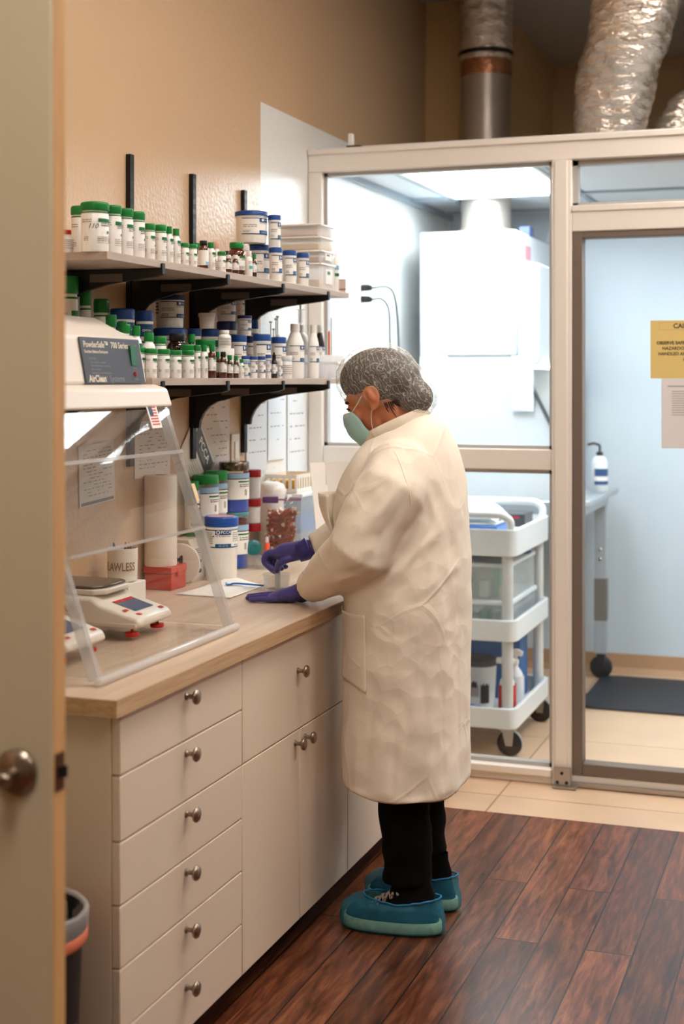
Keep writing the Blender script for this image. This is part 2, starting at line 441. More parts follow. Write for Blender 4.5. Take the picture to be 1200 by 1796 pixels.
# clean room ceiling: tiles in a metal grid
g = G()
g.box2((WX, GY + 0.05, CLEANZ), (2.4, 8.8, CLEANZ + 0.05), 0)
for x in (-1.845, -1.205, -0.595, 0.015, 0.625, 1.235, 1.845): g.box2((x - 0.012, GY + 0.06, CLEANZ - 0.012), (x + 0.012, BACKY, CLEANZ + 0.001), 1)
for y in (5.575, 6.825, 7.44): g.box2((WX, y - 0.012, CLEANZ - 0.012), (2.4, y + 0.012, CLEANZ + 0.001), 1)
g.box2((WX, GY + 0.06, CLEANZ - 0.03), (WX + 0.02, BACKY, CLEANZ), 1)
structure(g.build('ceiling_clean_room', [mat('ceiling_tile', (206, 212, 216), rough=0.9), mat('grid_metal', (150, 162, 172), rough=0.5)], smooth=False))
g = G(); g.prism([(BACKY, 0), (BACKY - 0.05, 0.0), (BACKY - 0.018, 0.03), (BACKY - 0.01, 0.1), (BACKY, 0.1)], 0, WX, 2.4)
structure(g.build('baseboard_back', mat('brown_cove_base', (176, 138, 106), rough=0.5)))

# partition frame: head beam and posts
g = G(); g.box2((WX + 0.002, GY - 0.05, 2.385), (2.38, GY + 0.05, 2.475)); g.box2((WX + 0.002, GY - 0.058, 2.455), (2.38, GY + 0.058, 2.48))
structure(g.build('trim_1', FRAME, bevel=0.004))
g = G(); g.box2((WX + 0.002, GY - 0.05, 0), (-1.998, GY + 0.05, 2.385)); structure(g.build('trim_2', FRAME, bevel=0.004))
g = G(); g.box2((-1.062, GY - 0.05, 0), (-0.985, GY + 0.05, 2.385)); g.box2((-1.05, GY - 0.058, 0), (-1.0, GY - 0.045, 2.385)); structure(g.build('trim_3', FRAME, bevel=0.004))
# window_1: fixed glazing with a middle rail
w1 = structure(empty('window_1', (0, GY, 0)))
g = G()
g.box2((-1.998, -0.04, 1.2), (-1.062, 0.04, 1.28))
g.box2((-1.998, -0.045, 0.0), (-1.062, 0.05, 0.055)); g.box2((-1.998, -0.06, 0.03), (-1.062, 0.03, 0.06))
g.build('rail', FRAME, w1, bevel=0.004)
g = G()
for z0, z1 in ((0.06, 1.2), (1.28, 2.385)):
    g.box2((-1.998, -0.02, z0), (-1.984, 0.02, z1)); g.box2((-1.076, -0.02, z0), (-1.062, 0.02, z1))
    g.box2((-1.998, -0.02, z0), (-1.062, 0.02, z0 + 0.014)); g.box2((-1.998, -0.02, z1 - 0.014), (-1.062, 0.02, z1))
g.build('glazing_bead', mat('bead_grey', (176, 172, 168), rough=0.4), w1)
g = G(); g.box2((-1.99, -0.003, 1.285), (-1.07, 0.003, 2.38)); g.build('pane', GLASS, w1, smooth=False)
g = G(); g.box2((-1.99, -0.003, 0.065), (-1.07, 0.003, 1.195)); g.build('pane', GLASS, w1, smooth=False)
# window_2: transom over the door
w2 = structure(empty('window_2', (0, GY, 0)))
g = G(); g.box2((-0.985, -0.05, 2.11), (2.38, 0.05, 2.205)); g.box2((-0.985, -0.055, 2.185), (2.38, 0.03, 2.21)); g.build('rail', FRAME, w2, bevel=0.004)
g = G(); g.box2((-0.985, -0.02, 2.21), (-0.965, 0.02, 2.385)); g.box2((-0.985, -0.02, 2.365), (2.38, 0.02, 2.385)); g.box2((-0.985, -0.02, 2.205), (2.38, 0.02, 2.222))
g.build('glazing_bead', MATS['bead_grey'], w2)
g = G(); g.box2((-0.97, -0.003, 2.215), (2.37, 0.003, 2.375)); g.build('pane', GLASS, w2, smooth=False)
# door_1: sliding glass door with a dark gasket
d1 = structure(empty('door_1', (0, GY, 0)))
g = G(); g.box2((-0.985, -0.04, 0.004), (0.9, 0.03, 0.045)); g.box2((0.84, -0.04, 0.045), (0.9, 0.03, 2.11)); g.build('frame', FRAME, d1, bevel=0.003)
g = G(); g.box2((-0.985, -0.045, 0.045), (-0.945, 0.025, 2.11)); g.box2((0.80, -0.045, 0.045), (0.84, 0.025, 2.11)); g.box2((-0.945, -0.045, 2.085), (0.80, 0.025, 2.11)); g.box2((-0.945, -0.045, 0.045), (0.80, 0.025, 0.09))
g.build('gasket', mat('taupe_gasket', (112, 98, 88), rough=0.5), d1, bevel=0.003)
g = G(); g.box2((-0.95, -0.003, 0.085), (0.805, 0.003, 2.09)); g.build('pane', GLASS, d1, smooth=False)
g = G(); g.box2((-0.985, -0.06, 0.004), (2.38, -0.04, 0.02)); g.build('track', ALU, d1)
g = G(); g.box2((-1.05, -0.075, 0.003), (-0.985, -0.058, 0.075)); g.box2((-1.05, -0.10, 0.003), (-0.96, -0.058, 0.01))
for x, z in ((-1.035, 0.02), (-1.0, 0.02), (-1.018, 0.055)): g.lathe([(0.006, 0), (0.006, 0.004)], 10, (x, -0.075, z), 1, Matrix.Rotation(PI / 2, 3, 'X'))
g.build('floor_guide', [ALU, BLACK], d1)
# the wall right of the sliding door
g = G(); g.box2((0.9, GY - 0.05, 0), (2.38, GY + 0.05, 2.11)); structure(g.build('wall_partition', FRAME, smooth=False))

# door_2: cream door standing open beside the camera
DX0, DX1, DY0, DY1 = WX + 0.01, -1.1835, 1.968, 2.012
d2 = structure(empty('door_2', (0, 0, 0)))
g = G(); g.box2((DX0, DY0, 0.01), (DX1, DY1, 2.32)); g.build('leaf', mat('cream_door', (206, 196, 166), rough=0.45, vary=(3, 0.04)), d2, bevel=0.002)
g = G(); g.box2((DX1 - 0.0005, DY0 + 0.004, 0.012), (DX1 + 0.0012, DY1 - 0.004, 2.318)); g.build('edge_strip', grain_material('door_edge_wood', (214, 168, 112), (196, 148, 94), 0.5, (1, 1, 0.1), 30), d2)
kz = 0.925; kx = DX1 - 0.062
g = G(); Mx = Matrix.Rotation(PI / 2, 3, 'X')
g.lathe([(0.0, -0.001), (0.037, 0.0), (0.037, 0.006), (0.030, 0.014), (0.012, 0.018), (0.011, 0.05), (0.0, 0.052)], 32, (kx, DY0, kz), 0, Mx)
g.build('rosette', NICKEL, d2)
g = G(); g.sweep([(kx + 0.006, DY0 - 0.048, kz), (kx - 0.02, DY0 - 0.05, kz + 0.002), (kx - 0.06, DY0 - 0.048, kz - 0.004), (kx - 0.11, DY0 - 0.046, kz - 0.012)], [0.012, 0.011, 0.0095, 0.008], 12, flat=0.8, round_caps=True)
g.build('handle', NICKEL, d2)
g = G(); g.box2((DX1 + 0.001, DY0 + 0.009, kz - 0.03), (DX1 + 0.003, DY1 - 0.009, kz + 0.03), 0); g.prism([(DX1 + 0.003, DY0 + 0.014), (DX1 + 0.013, DY0 + 0.028), (DX1 + 0.003, DY0 + 0.030)], 2, kz - 0.009, kz + 0.009, 1)
g.build('latch_plate', [mat('latch_bronze', (96, 62, 44), rough=0.35, metal=0.9), BLACK], d2)

# ------------------------------------------------------------------ ceiling lights
def troffer(x, y, z, w, l, color, power, label, group):
    t = thing('ceiling_light', label, 'ceiling light', (x, y, z), 0, group)
    g = G(); fw = 0.02
    g.box2((-w / 2, -l / 2, -0.012), (w / 2, -l / 2 + fw, 0.004)); g.box2((-w / 2, l / 2 - fw, -0.012), (w / 2, l / 2, 0.004))
    g.box2((-w / 2, -l / 2 + fw, -0.012), (-w / 2 + fw, l / 2 - fw, 0.004)); g.box2((w / 2 - fw, -l / 2 + fw, -0.012), (w / 2, l / 2 - fw, 0.004))
    g.build('frame', WHITE, t)
    m = mat('diffuser_%s' % group.split()[0], (240, 240, 240), rough=0.6, emit=(color, power))
    g = G(); g.box2((-w / 2 + fw, -l / 2 + fw, -0.007), (w / 2 - fw, l / 2 - fw, -0.002)); g.build('diffuser', m, t, smooth=False)
    return t
ml = ['flat ceiling light over the aisle behind the person', 'flat ceiling light near the cream door', 'flat ceiling light toward the side wall by the clean room', 'flat ceiling light toward the side wall by the cream door', 'flat ceiling light just before the clean room partition']
for (x, y), lb in zip(MAIN_LAMPS, ml): troffer(x, y, CEIL, 0.6, 1.2, WARM, WARM_POWER, lb, 'warm work room ceiling lights')
cl = ['bright white ceiling panel light above the fume cabinet in the clean room', 'white panel light in clean room ceiling behind the sliding door', 'white panel light in clean room ceiling by the side wall']
for (x, y), lb in zip(CLEAN_LAMPS, cl): troffer(x, y, CLEANZ - 0.004, 0.6, 1.2, COOL, COOL_POWER, lb, 'cool clean room ceiling lights')

# ------------------------------------------------------------------ base cabinets and worktop
FX = -1.41
KNOB = None
def knob_mesh():
    g = G(); M = Matrix.Rotation(PI / 2, 3, 'Y')
    g.lathe([(0.0, 0), (0.0085, 0.0), (0.0085, 0.003), (0.0055, 0.006), (0.005, 0.014), (0.008, 0.019), (0.0155, 0.0225), (0.017, 0.027), (0.0145, 0.031), (0.008, 0.0335), (0, 0.034)], 24, (0, 0, 0), 0, M)
    return g
def add_knob(parent, y, z):
    global KNOB
    if KNOB is None:
        k = knob_mesh().build('knob', NICKEL, parent, loc=(FX, y, z)); KNOB = k; return k
    k = KNOB.copy(); COL.objects.link(k); k.parent = parent; k.location = (FX, y, z); return k
KICK = mat('dark_kick', (44, 30, 24), rough=0.6)
def cabinet(y0, y1, fronts, label):
    t = thing('base_cabinet', label, 'cabinet', (-1.75, (y0 + y1) / 2, 0), 0, 'cream base cabinets under the worktop')
    off = Vector((-1.75, (y0 + y1) / 2, 0))
    def sh(o): o.location = Vector(o.location) - off; return o
    g = G(); g.box2((-2.05, y0, 0.072), (FX - 0.02, y1, 0.861), 0)
    sh(g.build('body', CABINET, t, bevel=0.0015))
    g = G(); g.box2((-2.04, y0 + 0.002, 0.0), (FX - 0.07, y1 - 0.002, 0.072), 0); sh(g.build('toe_kick', KICK, t))
    for kind, a, b, z0, z1, ky, kz in fronts:
        g = G(); e = 0.0016
        g.box2((FX - 0.019, a + e, z0 + e), (FX, b - e, z1 - e))
        f = sh(g.build(kind, CABINET, t, bevel=0.002))
        k = add_knob(f, ky, kz)
    return t
zs = [0.861, 0.7315, 0.5946, 0.463, 0.333, 0.202, 0.072]
cabinet(2.612, 3.243, [('drawer', 2.612, 3.243, zs[i + 1], zs[i], 2.925, zs[i] - 0.029) for i in range(6)], 'cream cabinet with six stacked drawers at the end of the worktop')
cabinet(3.243, 4.034, [('drawer', 3.243, 4.034, 0.595, 0.861, 3.62, 0.756), ('door', 3.243, 3.637, 0.072, 0.595, 3.60, 0.563), ('door', 3.637, 4.034, 0.072, 0.595, 3.674, 0.563)], 'cream cabinet with one wide drawer above two doors')
cabinet(4.034, 4.72, [('door', 4.034, 4.377, 0.072, 0.861, 4.34, 0.78), ('door', 4.377, 4.72, 0.072, 0.861, 4.41, 0.78)], 'plain cream cabinet behind the legs of the person')
cabinet(4.72, 5.385, [('door', 4.72, 5.05, 0.072, 0.861, 5.01, 0.78), ('door', 5.05, 5.385, 0.072, 0.861, 5.09, 0.78)], 'cream cabinet beside the glass partition')
LAM = grain_material('ash_laminate', (218, 196, 172), (196, 170, 144), 0.32, (1.0, 0.08, 1.0), 26, 0.02)
EDGE = grain_material('ash_edge', (206, 172, 134), (176, 140, 104), 0.4, (1.0, 0.1, 3.0), 40, 0.04)
g = G()
g.box2((-2.055, 2.565, 0.863), (-1.393, 5.385, 0.90), 0); g.box2((-1.394, 2.565, 0.864), (-1.39, 5.385, 0.8995), 1); g.box2((-2.055, 2.562, 0.864), (-1.39, 2.5655, 0.8995), 1)
tag(g.build('worktop', [LAM, EDGE]), 'long pale ash laminate worktop on the cream cabinets', 'worktop')
TOP = 0.90

# ------------------------------------------------------------------ shelves, standards, brackets
SF, SB = -1.73, -2.036
SHELF = grain_material('grey_oak_shelf', (186, 168, 154), (164, 146, 132), 0.45, (1.0, 0.1, 1.0), 30, 0.03)
UZ, LZ = 1.868, 1.553
for z, lb in ((UZ, 'upper grey oak shelf on black brackets'), (LZ, 'lower grey oak shelf on black brackets')):
    g = G(); g.box2((SB, 3.14 if z == UZ else 3.385, z - 0.02), (SF, 4.966, z))
    tag(g.build('shelf', SHELF, bevel=0.001), lb, 'shelf')
stdl = ['at the near end of the shelves', 'second from the near end of the shelves', 'third from the near end of the shelves', 'beside the white painted patch']
brl = ['at its near end', 'second from its near end', 'third from its near end', 'at its far end']
STICK = mat('bracket_sticker', (92, 84, 78), rough=0.6)
for i, y in enumerate((3.44, 3.866, 4.306, 4.735)):
    g = G(); g.box2((WX + 0.001, y - 0.0125, 1.285), (WX + 0.016, y + 0.0125, 2.232), 0)
    for k in range(28):
        for s in (-0.005, 0.005):
            g.box((WX + 0.0162, y + s, 1.32 + k * 0.0335), (0.001, 0.003, 0.016), 1)
    tag(g.build('shelf_standard', [METALBLACK, mat('slot_dark', (52, 52, 56), rough=0.5)], bevel=0.001), 'black slotted shelf standard on the wall, ' + stdl[i], 'shelf standard', 'black shelf standards')
    for z, nm in ((UZ, 'upper'), (LZ, 'lower')):
        b = thing('shelf_bracket', 'black curved bracket under the %s shelf, %s' % (nm, brl[i]), 'shelf bracket', (WX + 0.017, y, z - 0.021), 0, 'black shelf brackets')
        x0, x1 = 0.0, SF + 0.006 - (WX + 0.017)
        top = [(x0, 0.0), (x1 - 0.006, 0.0), (x1 - 0.006, 0.012), (x1, 0.014), (x1, -0.016), (x1 - 0.02, -0.022)]
        bot = [(x1 - 0.10, -0.031), (x1 - 0.17, -0.040), (0.12, -0.048), (0.085, -0.056), (0.055, -0.072), (0.035, -0.094), (0.022, -0.12), (0.018, -0.145), (0.0, -0.145)]
        g = G(); g.prism(top + bot, 1, -0.009, 0.009)
        g.build('arm', METALBLACK, b, bevel=0.0015)
        g = G(); g.box2((0.10, -0.0105, -0.034), (0.2, -0.009, -0.012)); g.build('sticker', STICK, b)

# ------------------------------------------------------------------ jars and bottles
def row_y(px, X):
    p = on_x(px, 665, X); return p
def label_mesh(r, H, rects, taper=0.0):
    """rects: (az0, az1, h0, h1, material index, lift)"""
    g = G()
    for a0, a1, h0, h1, mi, lift in rects:
        n = max(2, int(abs(a1 - a0) / 9))
        g.cyl_patch(r + 0.0006 + lift * 0.0005, a0, a1, h0 * H, h1 * H, mi, n)
    return g
LM = [LABELWHITE, LGREEN, INK, GREY, LBLUE, REDINK, mat('label_cyan', (84, 184, 196), rough=0.5), mat('label_light_blue', (150, 186, 214), rough=0.5)]
def marks(a0, a1, h0, h1, mi, rows, fill=0.6, seed=0, lift=2):
    """a few rows of small dashes that read as print"""
    rnd = random.Random(seed); out = []
    for k in range(rows):
        hh = h1 - (h1 - h0) * (k + 0.2) / rows; th = (h1 - h0) / rows * 0.45
        a = a0
        while a < a1 - 3:
            w = rnd.uniform(4, 12) * fill + 2
            out.append((a, min(a + w, a1), hh - th, hh, mi, lift)); a += w + rnd.uniform(1.5, 4)
    return out
def green_rects(seed, lo=0.12, hi=0.70, rot=0, base=False, bar=0.075):
    H = hi - lo; q = lambda t: lo + H * t
    R = []
    if base: R.append((-170 + rot, 60 + rot, q(0), q(1), 0, 0))
    R.append((-47 + rot, 36 + rot, q(1) - bar, q(1), 1, 1))
    R += marks(-34 + rot, 30 + rot, q(0.70), q(0.84), 2, 2, 0.7, seed)
    R.append((-4 + rot, 9 + rot, q(0.44), q(0.53), 1, 2)); R.append((11 + rot, 18 + rot, q(0.44), q(0.53), 3, 2))
    R += marks(-50 + rot, -5 + rot, q(0.10), q(0.32), 3, 3, 1.2, seed + 1)
    R.append((4 + rot, 8 + rot, q(0.08), q(0.36), 2, 2)); R.append((-52 + rot, 10 + rot, q(0.05), q(0.065), 3, 2))
    R += marks(-120 + rot, -74 + rot, q(0.82), q(0.98), 3, 2, 1.4, seed + 2)
    R += marks(-110 + rot, -84 + rot, q(0.12), q(0.30), 3, 3, 0.9, seed + 3)
    return R
def blue_rects(seed, lo=0.28, hi=0.80, rot=0):
    H = hi - lo; q = lambda t: lo + H * t
    R = [(-104 + rot, 84 + rot, lo, hi, 0, 0)]
    R.append((-104 + rot, 84 + rot, q(0.955), q(1), 4, 1)); R.append((-104 + rot, 84 + rot, q(0), q(0.05), 4, 1))
    R.append((-36 + rot, 22 + rot, q(0.74), q(1), 4, 2)); R.append((-36 + rot, 22 + rot, q(0), q(0.24), 4, 2))
    R.append((-26 + rot, -15 + rot, q(0.80), q(0.94), 0, 3)); R += marks(-11 + rot, 16 + rot, q(0.80), q(0.93), 7, 1, 0.5, seed, 3)
    R += marks(-28 + rot, 16 + rot, q(0.05), q(0.18), 7, 2, 0.8, seed + 4, 3)
    R += marks(-34 + rot, 18 + rot, q(0.62), q(0.70), 3, 1, 0.9, seed + 1)
    R += marks(-98 + rot, -46 + rot, q(0.40), q(0.62), 3, 2, 1.6, seed + 2)
    R += marks(-98 + rot, -70 + rot, q(0.10), q(0.26), 2 if seed % 2 else 3, 2, 0.8, seed + 3)
    return R
def jar_body(kind, R, H):
    """profiles: body, lid, lid material, body material, label radius"""
    b = min(R * 0.12, 0.004)
    if kind in ('green_wide', 'white_wide'):
        body = [(0, 0), (R * .9, 0), (R * .965, b), (R * .965, H * .755), (R * .93, H * .775), (R * .90, H * .785), (R * .90, H * .80), (R * .86, H * .80), (R * .86, H * .86)]
        lid = [(R * .88, H * .825), (R * .97, H * .825), (R * 1.0, H * .835), (R * 1.0, H * .965), (R * .96, H * .99), (R * .88, H), (0, H)]
        return body, lid, R * .965
    if kind == 'blue_wide':
        body = [(0, 0), (R * .86, 0), (R * .90, b), (R * .93, H * .80), (R * .97, H * .812), (R * .98, H * .825), (R * .97, H * .84), (R * .88, H * .85)]
        lid = [(R * .93, H * .842), (R * 1.0, H * .845), (R * 1.0, H * .965), (R * .97, H * .985), (R * .9, H), (R * .84, H * .992), (0, H * .992)]
        return body, lid, R * .925
    if kind in ('bottle', 'amber'):
        body = [(0, 0), (R * .9, 0), (R, b * 1.3), (R, H * .60), (R * .97, H * .66), (R * .86, H * .725), (R * .66, H * .765), (R * .60, H * .78), (R * .60, H * .88)]
        lid = [(R * .62, H * .805), (R * .70, H * .805), (R * .72, H * .815), (R * .72, H * .975), (R * .68, H), (0, H)]
        return body, lid, R
    if kind == 'wide_amber':
        body = [(0, 0), (R * .9, 0), (R, b * 1.3), (R, H * .68), (R * .95, H * .74), (R * .80, H * .79), (R * .70, H * .81), (R * .70, H * .88)]
        lid = [(R * .72, H * .835), (R * .78, H * .835), (R * .80, H * .845), (R * .80, H * .975), (R * .76, H), (0, H)]
        return body, lid, R
    if kind == 'tub':
        body = [(0, 0), (R * .80, 0), (R * .84, b), (R * .92, H * .78), (R * .92, H * .86)]
        lid = [(R * .94, H * .77), (R * 1.0, H * .77), (R * 1.0, H * .97), (R * .97, H), (0, H)]
        return body, lid, R * .86
    if kind == 'dropper':
        body = [(0, 0), (R * .9, 0), (R, b * 1.3), (R, H * .58), (R * .9, H * .66), (R * .55, H * .72), (R * .5, H * .80)]
        lid = [(R * .56, H * .74), (R * .62, H * .74), (R * .6, H * .9), (R * .34, H * .92), (R * .3, H), (0, H)]
        return body, lid, R
SEED = [11]
def jar(px, w, top, X, kind, name, label, cat, group, lid=GREEN, body=JARWHITE, lab='green', base=UZ, rot=0.0, band=True, base_py=None, r=None):
    """a jar that stands where the photo shows it: px centre column, w width and top row in picture pixels, X: depth on the shelf ('F' = along the front edge)"""
    x = -1.80 if X == 'F' else X
    for _ in range(3):
        p = on_x(px, 665, x); t = depth(p); R = r or w * t / 2500 / 2
        if X == 'F': x = SF - 0.010 - R
    H = CAMZ + (665 - top) / 2500.0 * (t - R * 0.5) - base
    s = thing(name, label, cat, (x, p.y, base), 0, group)
    bp, lp, lr = jar_body(kind, R, H)
    SEED[0] += 7
    mats = [body]; g = G(); g.lathe(bp, 28)
    g.build('body', body, s, angle=50)
    g = G(); g.lathe(lp, 28, caps=False)
    if kind in ('green_wide', 'blue_wide', 'white_wide') and R > 0.018:
        for k in range(44):
            a = 2 * PI * k / 44; z0, z1 = lp[2][1] + (H * 0.01), lp[3][1] - H * 0.008
            g.box((R * 1.002 * math.cos(a), R * 1.002 * math.sin(a), (z0 + z1) / 2), (R * 0.02, R * 0.06, z1 - z0), 0, (0, 0, a))
    g.build('lid', lid, s, angle=50)
    if band and kind == 'green_wide':
        g = G(); g.lathe([(R * .945, H * .775), (R * .975, H * .775), (R * .975, H * .795), (R * .945, H * .795)], 28, caps=False); g.build('seal_ring', mat('ring_green', (34, 122, 54), rough=0.4), s)
    if lab:
        if lab == 'green': rc = green_rects(SEED[0], 0.14, 0.66, rot)
        elif lab == 'greenlow': rc = green_rects(SEED[0], 0.10, 0.58, rot)
        elif lab == 'amber': rc = green_rects(SEED[0], 0.22, 0.60, rot, base=True, bar=0.05)
        elif lab == 'blue': rc = blue_rects(SEED[0], 0.26, 0.77, rot)
        elif lab == 'lowblue': rc = blue_rects(SEED[0], 0.10, 0.56, rot)
        elif lab == 'cyan': rc = [(-60 + rot, 30 + rot, .30, .42, 6, 1)] + marks(-70, 20, .5, .6, 3, 2, 1, SEED[0])
        elif lab == 'print': rc = marks(-100 + rot, 20 + rot, .14, .58, 3, 5, 1.4, SEED[0])
        elif lab == 'plain': rc = [(-170, 60, .16, .6, 0, 0)] + marks(-60, 20, .3, .5, 3, 3, 1, SEED[0])
        elif callable(lab): rc = lab(SEED[0])
        label_mesh(lr, H, rc).build('label', LM, s, recalc=False)
    s['_r'] = R; s['_h'] = H
    del s['_r'], s['_h']
    return s, R, H

# ---- upper shelf
GU = 'green lidded containers on the upper shelf'; BU = 'blue lidded jars on the upper shelf'
jar(117, 23, 403, -1.85, 'bottle', 'medicine_bottle', 'small white bottle with red cap at the near end of the upper shelf', 'bottle', None, lid=RED, lab='print')
jar(141, 33, 361, -1.90, 'green_wide', 'medicine_jar', 'white green-lidded jar partly hidden behind the widest jar, upper shelf', 'jar', GU)
j110, R110, H110 = jar(166.5, 50, 354, 'F', 'green_wide', 'medicine_jar', 'widest white green-lidded jar with handwritten number, upper shelf', 'jar', GU)
for i, (px, top) in enumerate(((199, 360), (219.5, 365.5), (240, 371))):
    jar(px, 29, top, 'F', 'green_wide', 'medicine_jar', ['tall white green-lidded jar next to the widest jar, upper shelf', 'middle one of three matching tall green-lidded jars, upper shelf', 'tall white green-lidded jar just before the row of half-height jars'][i], 'jar', GU)
jar(262, 21, 392, 'F', 'green_wide', 'medicine_jar', 'half-height green-lidded jar next to the tall jars, upper shelf', 'jar', GU)
jar(281, 23, 394, 'F', 'green_wide', 'medicine_jar', 'wider half-height green-lidded jar, second of its row, upper shelf', 'jar', GU)
jar(296.5, 16, 397, 'F', 'bottle', 'medicine_bottle', 'white shouldered bottle with green cap, third of the half-height row', 'bottle', GU)
jar(309, 16, 401, 'F', 'bottle', 'medicine_bottle', 'white shouldered bottle with green cap ending the half-height row', 'bottle', GU)
jar(324, 15.5, 426, 'F', 'green_wide', 'medicine_jar', 'first of two short green-lidded jars before the black-capped amber bottle', 'jar', GU, lab='greenlow')
jar(338, 16.5, 428, 'F', 'green_wide', 'medicine_jar', 'second of two short green-lidded jars before the black-capped amber bottle', 'jar', GU, lab='greenlow')
jar(346, 17, 426, -1.815, 'amber', 'amber_bottle', 'amber bottle with green cap half hidden behind a short jar, upper shelf', 'bottle', GU, body=AMBER, lab='amber')
jar(357, 17.5, 422, 'F', 'wide_amber', 'amber_bottle', 'amber bottle with black cap and blue label block, upper shelf', 'bottle', None, lid=BLACK, body=AMBER, lab=lambda s: [(-170, 60, .13, .66, 0, 0), (-40, 40, .13, .26, 7, 1), (-170, -70, .13, .66, 0, 1)])
jar(370, 16, 425, -1.775, 'bottle', 'medicine_bottle', 'white green-capped bottle behind the black-capped amber bottle, upper shelf', 'bottle', GU)
jar(379, 13, 424, -1.90, 'white_wide', 'medicine_jar', 'slim white jar with a pinkish lid near the wall, upper shelf', 'jar', None, lid=mat('lid_pinkish', (214, 168, 150), rough=0.5), lab='print')
jar(379.5, 11, 441, -1.80, 'bottle', 'medicine_bottle', 'small plain white bottle between two green-capped ones, upper shelf', 'bottle', None, lid=WHITE, lab='print')
jar(389, 15, 441, 'F', 'green_wide', 'medicine_jar', 'short green-lidded jar standing before the white-capped amber vials', 'jar', GU, lab='greenlow')
jar(399, 13, 440, -1.87, 'amber', 'amber_bottle', 'small black-capped amber bottle behind the white-capped vials', 'bottle', None, lid=BLACK, body=DARKAMBER, lab='amber')
jar(400.5, 13, 447, 'F', 'amber', 'amber_vial', 'first of two low amber vials with white caps, upper shelf', 'vial', None, lid=WHITE, body=AMBER, lab='amber')
jar(413, 12, 447, 'F', 'amber', 'amber_vial', 'second of two low amber vials with white caps, upper shelf', 'vial', None, lid=WHITE, body=AMBER, lab='amber')
jar(415, 31, 425, -1.815, 'wide_amber', 'amber_bottle', 'wide amber bottle with green cap and white label, upper shelf', 'bottle', GU, body=AMBER, lab='amber')
jar(431, 14, 428, -1.85, 'white_wide', 'medicine_jar', 'plain white jar behind the wide amber bottle, upper shelf', 'jar', None, lid=WHITE, lab=None)
jar(436.5, 13, 440, 'F', 'bottle', 'medicine_bottle', 'white bottle with turquoise label block, upper shelf', 'bottle', None, lid=WHITE, lab='cyan')
jar(446, 9, 446, 'F', 'amber', 'amber_bottle', 'tiny amber bottle with green cap beside the blue-lidded jars, upper shelf', 'bottle', GU, body=AMBER, lab='amber')
_, ra, ha = jar(453, 41, 429, -1.842, 'blue_wide', 'blue_lid_jar', 'wide blue-lidded jar carrying another jar, upper shelf', 'jar', BU, lid=BLUE, lab='blue')
jar(441, 58, 370, -1.845, 'blue_wide', 'blue_lid_jar', 'widest blue-lidded jar, stacked on top of another, upper shelf', 'jar', BU, lid=BLUE, lab='blue', base=UZ + ha + 0.0005)
_, rb, hb = jar(483.5, 24, 434, 'F', 'blue_wide', 'blue_lid_jar', 'narrow blue-lidded jar carrying a matching one, upper shelf', 'jar', BU, lid=BLUE, lab='blue')
jar(481.5, 23, 377, -1.775, 'blue_wide', 'blue_lid_jar', 'narrow blue-lidded jar stacked beside the widest one, upper shelf', 'jar', BU, lid=BLUE, lab='blue', base=UZ + hb + 0.0005)
jar(508, 25, 439, 'F', 'blue_wide', 'blue_lid_jar', 'blue-lidded jar with nothing on it, second from the clear boxes', 'jar', BU, lid=BLUE, lab='blue')
jar(531, 23, 443.5, 'F', 'blue_wide', 'blue_lid_jar', 'blue-lidded jar standing next to the clear boxes, upper shelf', 'jar', BU, lid=BLUE, lab='blue')
# handwriting on the widest jar
def cyl_place(r, az, z):
    return lambda x, y: Vector((r * math.cos(math.radians(az) + x / r), r * math.sin(math.radians(az) + x / r), z + y))
lettering('110', 0.018, cyl_place(R110 * .965 + 0.001, -70, H110 * 0.50), INK, j110, shear=0.35, name='handwriting')

# stack of four clear boxes at the far end
BX0, BX1, BY0, BY1 = -1.965, -1.765, 4.765, 4.912
fill = [mat('fill_beige', (236, 222, 206), rough=0.8), mat('fill_tan', (232, 212, 182), rough=0.8), mat('fill_brown', (196, 172, 158), rough=0.8), mat('fill_pink', (238, 220, 208), rough=0.8)]
zb = UZ
lbs = ['deep clear plastic box at the bottom of the stack, upper shelf', 'clear plastic box second from the bottom of the stack, upper shelf', 'clear plastic box with pale contents below the topmost, upper shelf', 'topmost clear plastic box of the stack, upper shelf']
for i, h in enumerate((0.098, 0.046, 0.05, 0.045)):
    b = thing('storage_box', lbs[i], 'box', ((BX0 + BX1) / 2, (BY0 + BY1) / 2, zb), 0, 'stacked clear boxes on the upper shelf')
    dx, dy = (BX1 - BX0) / 2 - i * 0.002, (BY1 - BY0) / 2 - i * 0.001
    g = G(); w = 0.0022
    g.prism([(-dx + .008, -dy), (dx - .008, -dy), (dx, -dy + .008), (dx, dy - .008), (dx - .008, dy), (-dx + .008, dy), (-dx, dy - .008), (-dx, -dy + .008)], 2, 0.0, h - 0.009)
    g.build('tray', FROST, b, bevel=0.002)
    g = G(); g.box2((-dx - .003, -dy - .003, h - 0.0085), (dx + .003, dy + .003, h - 0.0005)); g.build('lid', mat('lid_translucent', (242, 240, 237), rough=0.35), b, bevel=0.003)
    g = G(); g.box2((-dx + .006, -dy + .006, 0.003), (dx - .006, dy - .006, (h - 0.01) * (0.45 if i == 0 else 0.62))); g.build('contents', fill[[0, 2, 1, 3][i]], b, bevel=0.004)
    if i < 2:
        g = G(); g.box2((dx + 0.0005, -0.03, h * .25), (dx + 0.0015, 0.035, h * .8), 0); g.box2((dx + 0.0016, -0.015, h * .6), (dx + 0.002, 0.015, h * .72), 1); g.build('label', [LABELWHITE, LGREEN if i == 0 else REDINK], b)
    zb += h
p = on_x(597.5, 665, -1.775)
g = G(); g.lathe([(0, 0), (.0115, 0), (.012, .002), (.012, .11), (.010, .125), (.005, .135), (.005, .145)], 20)
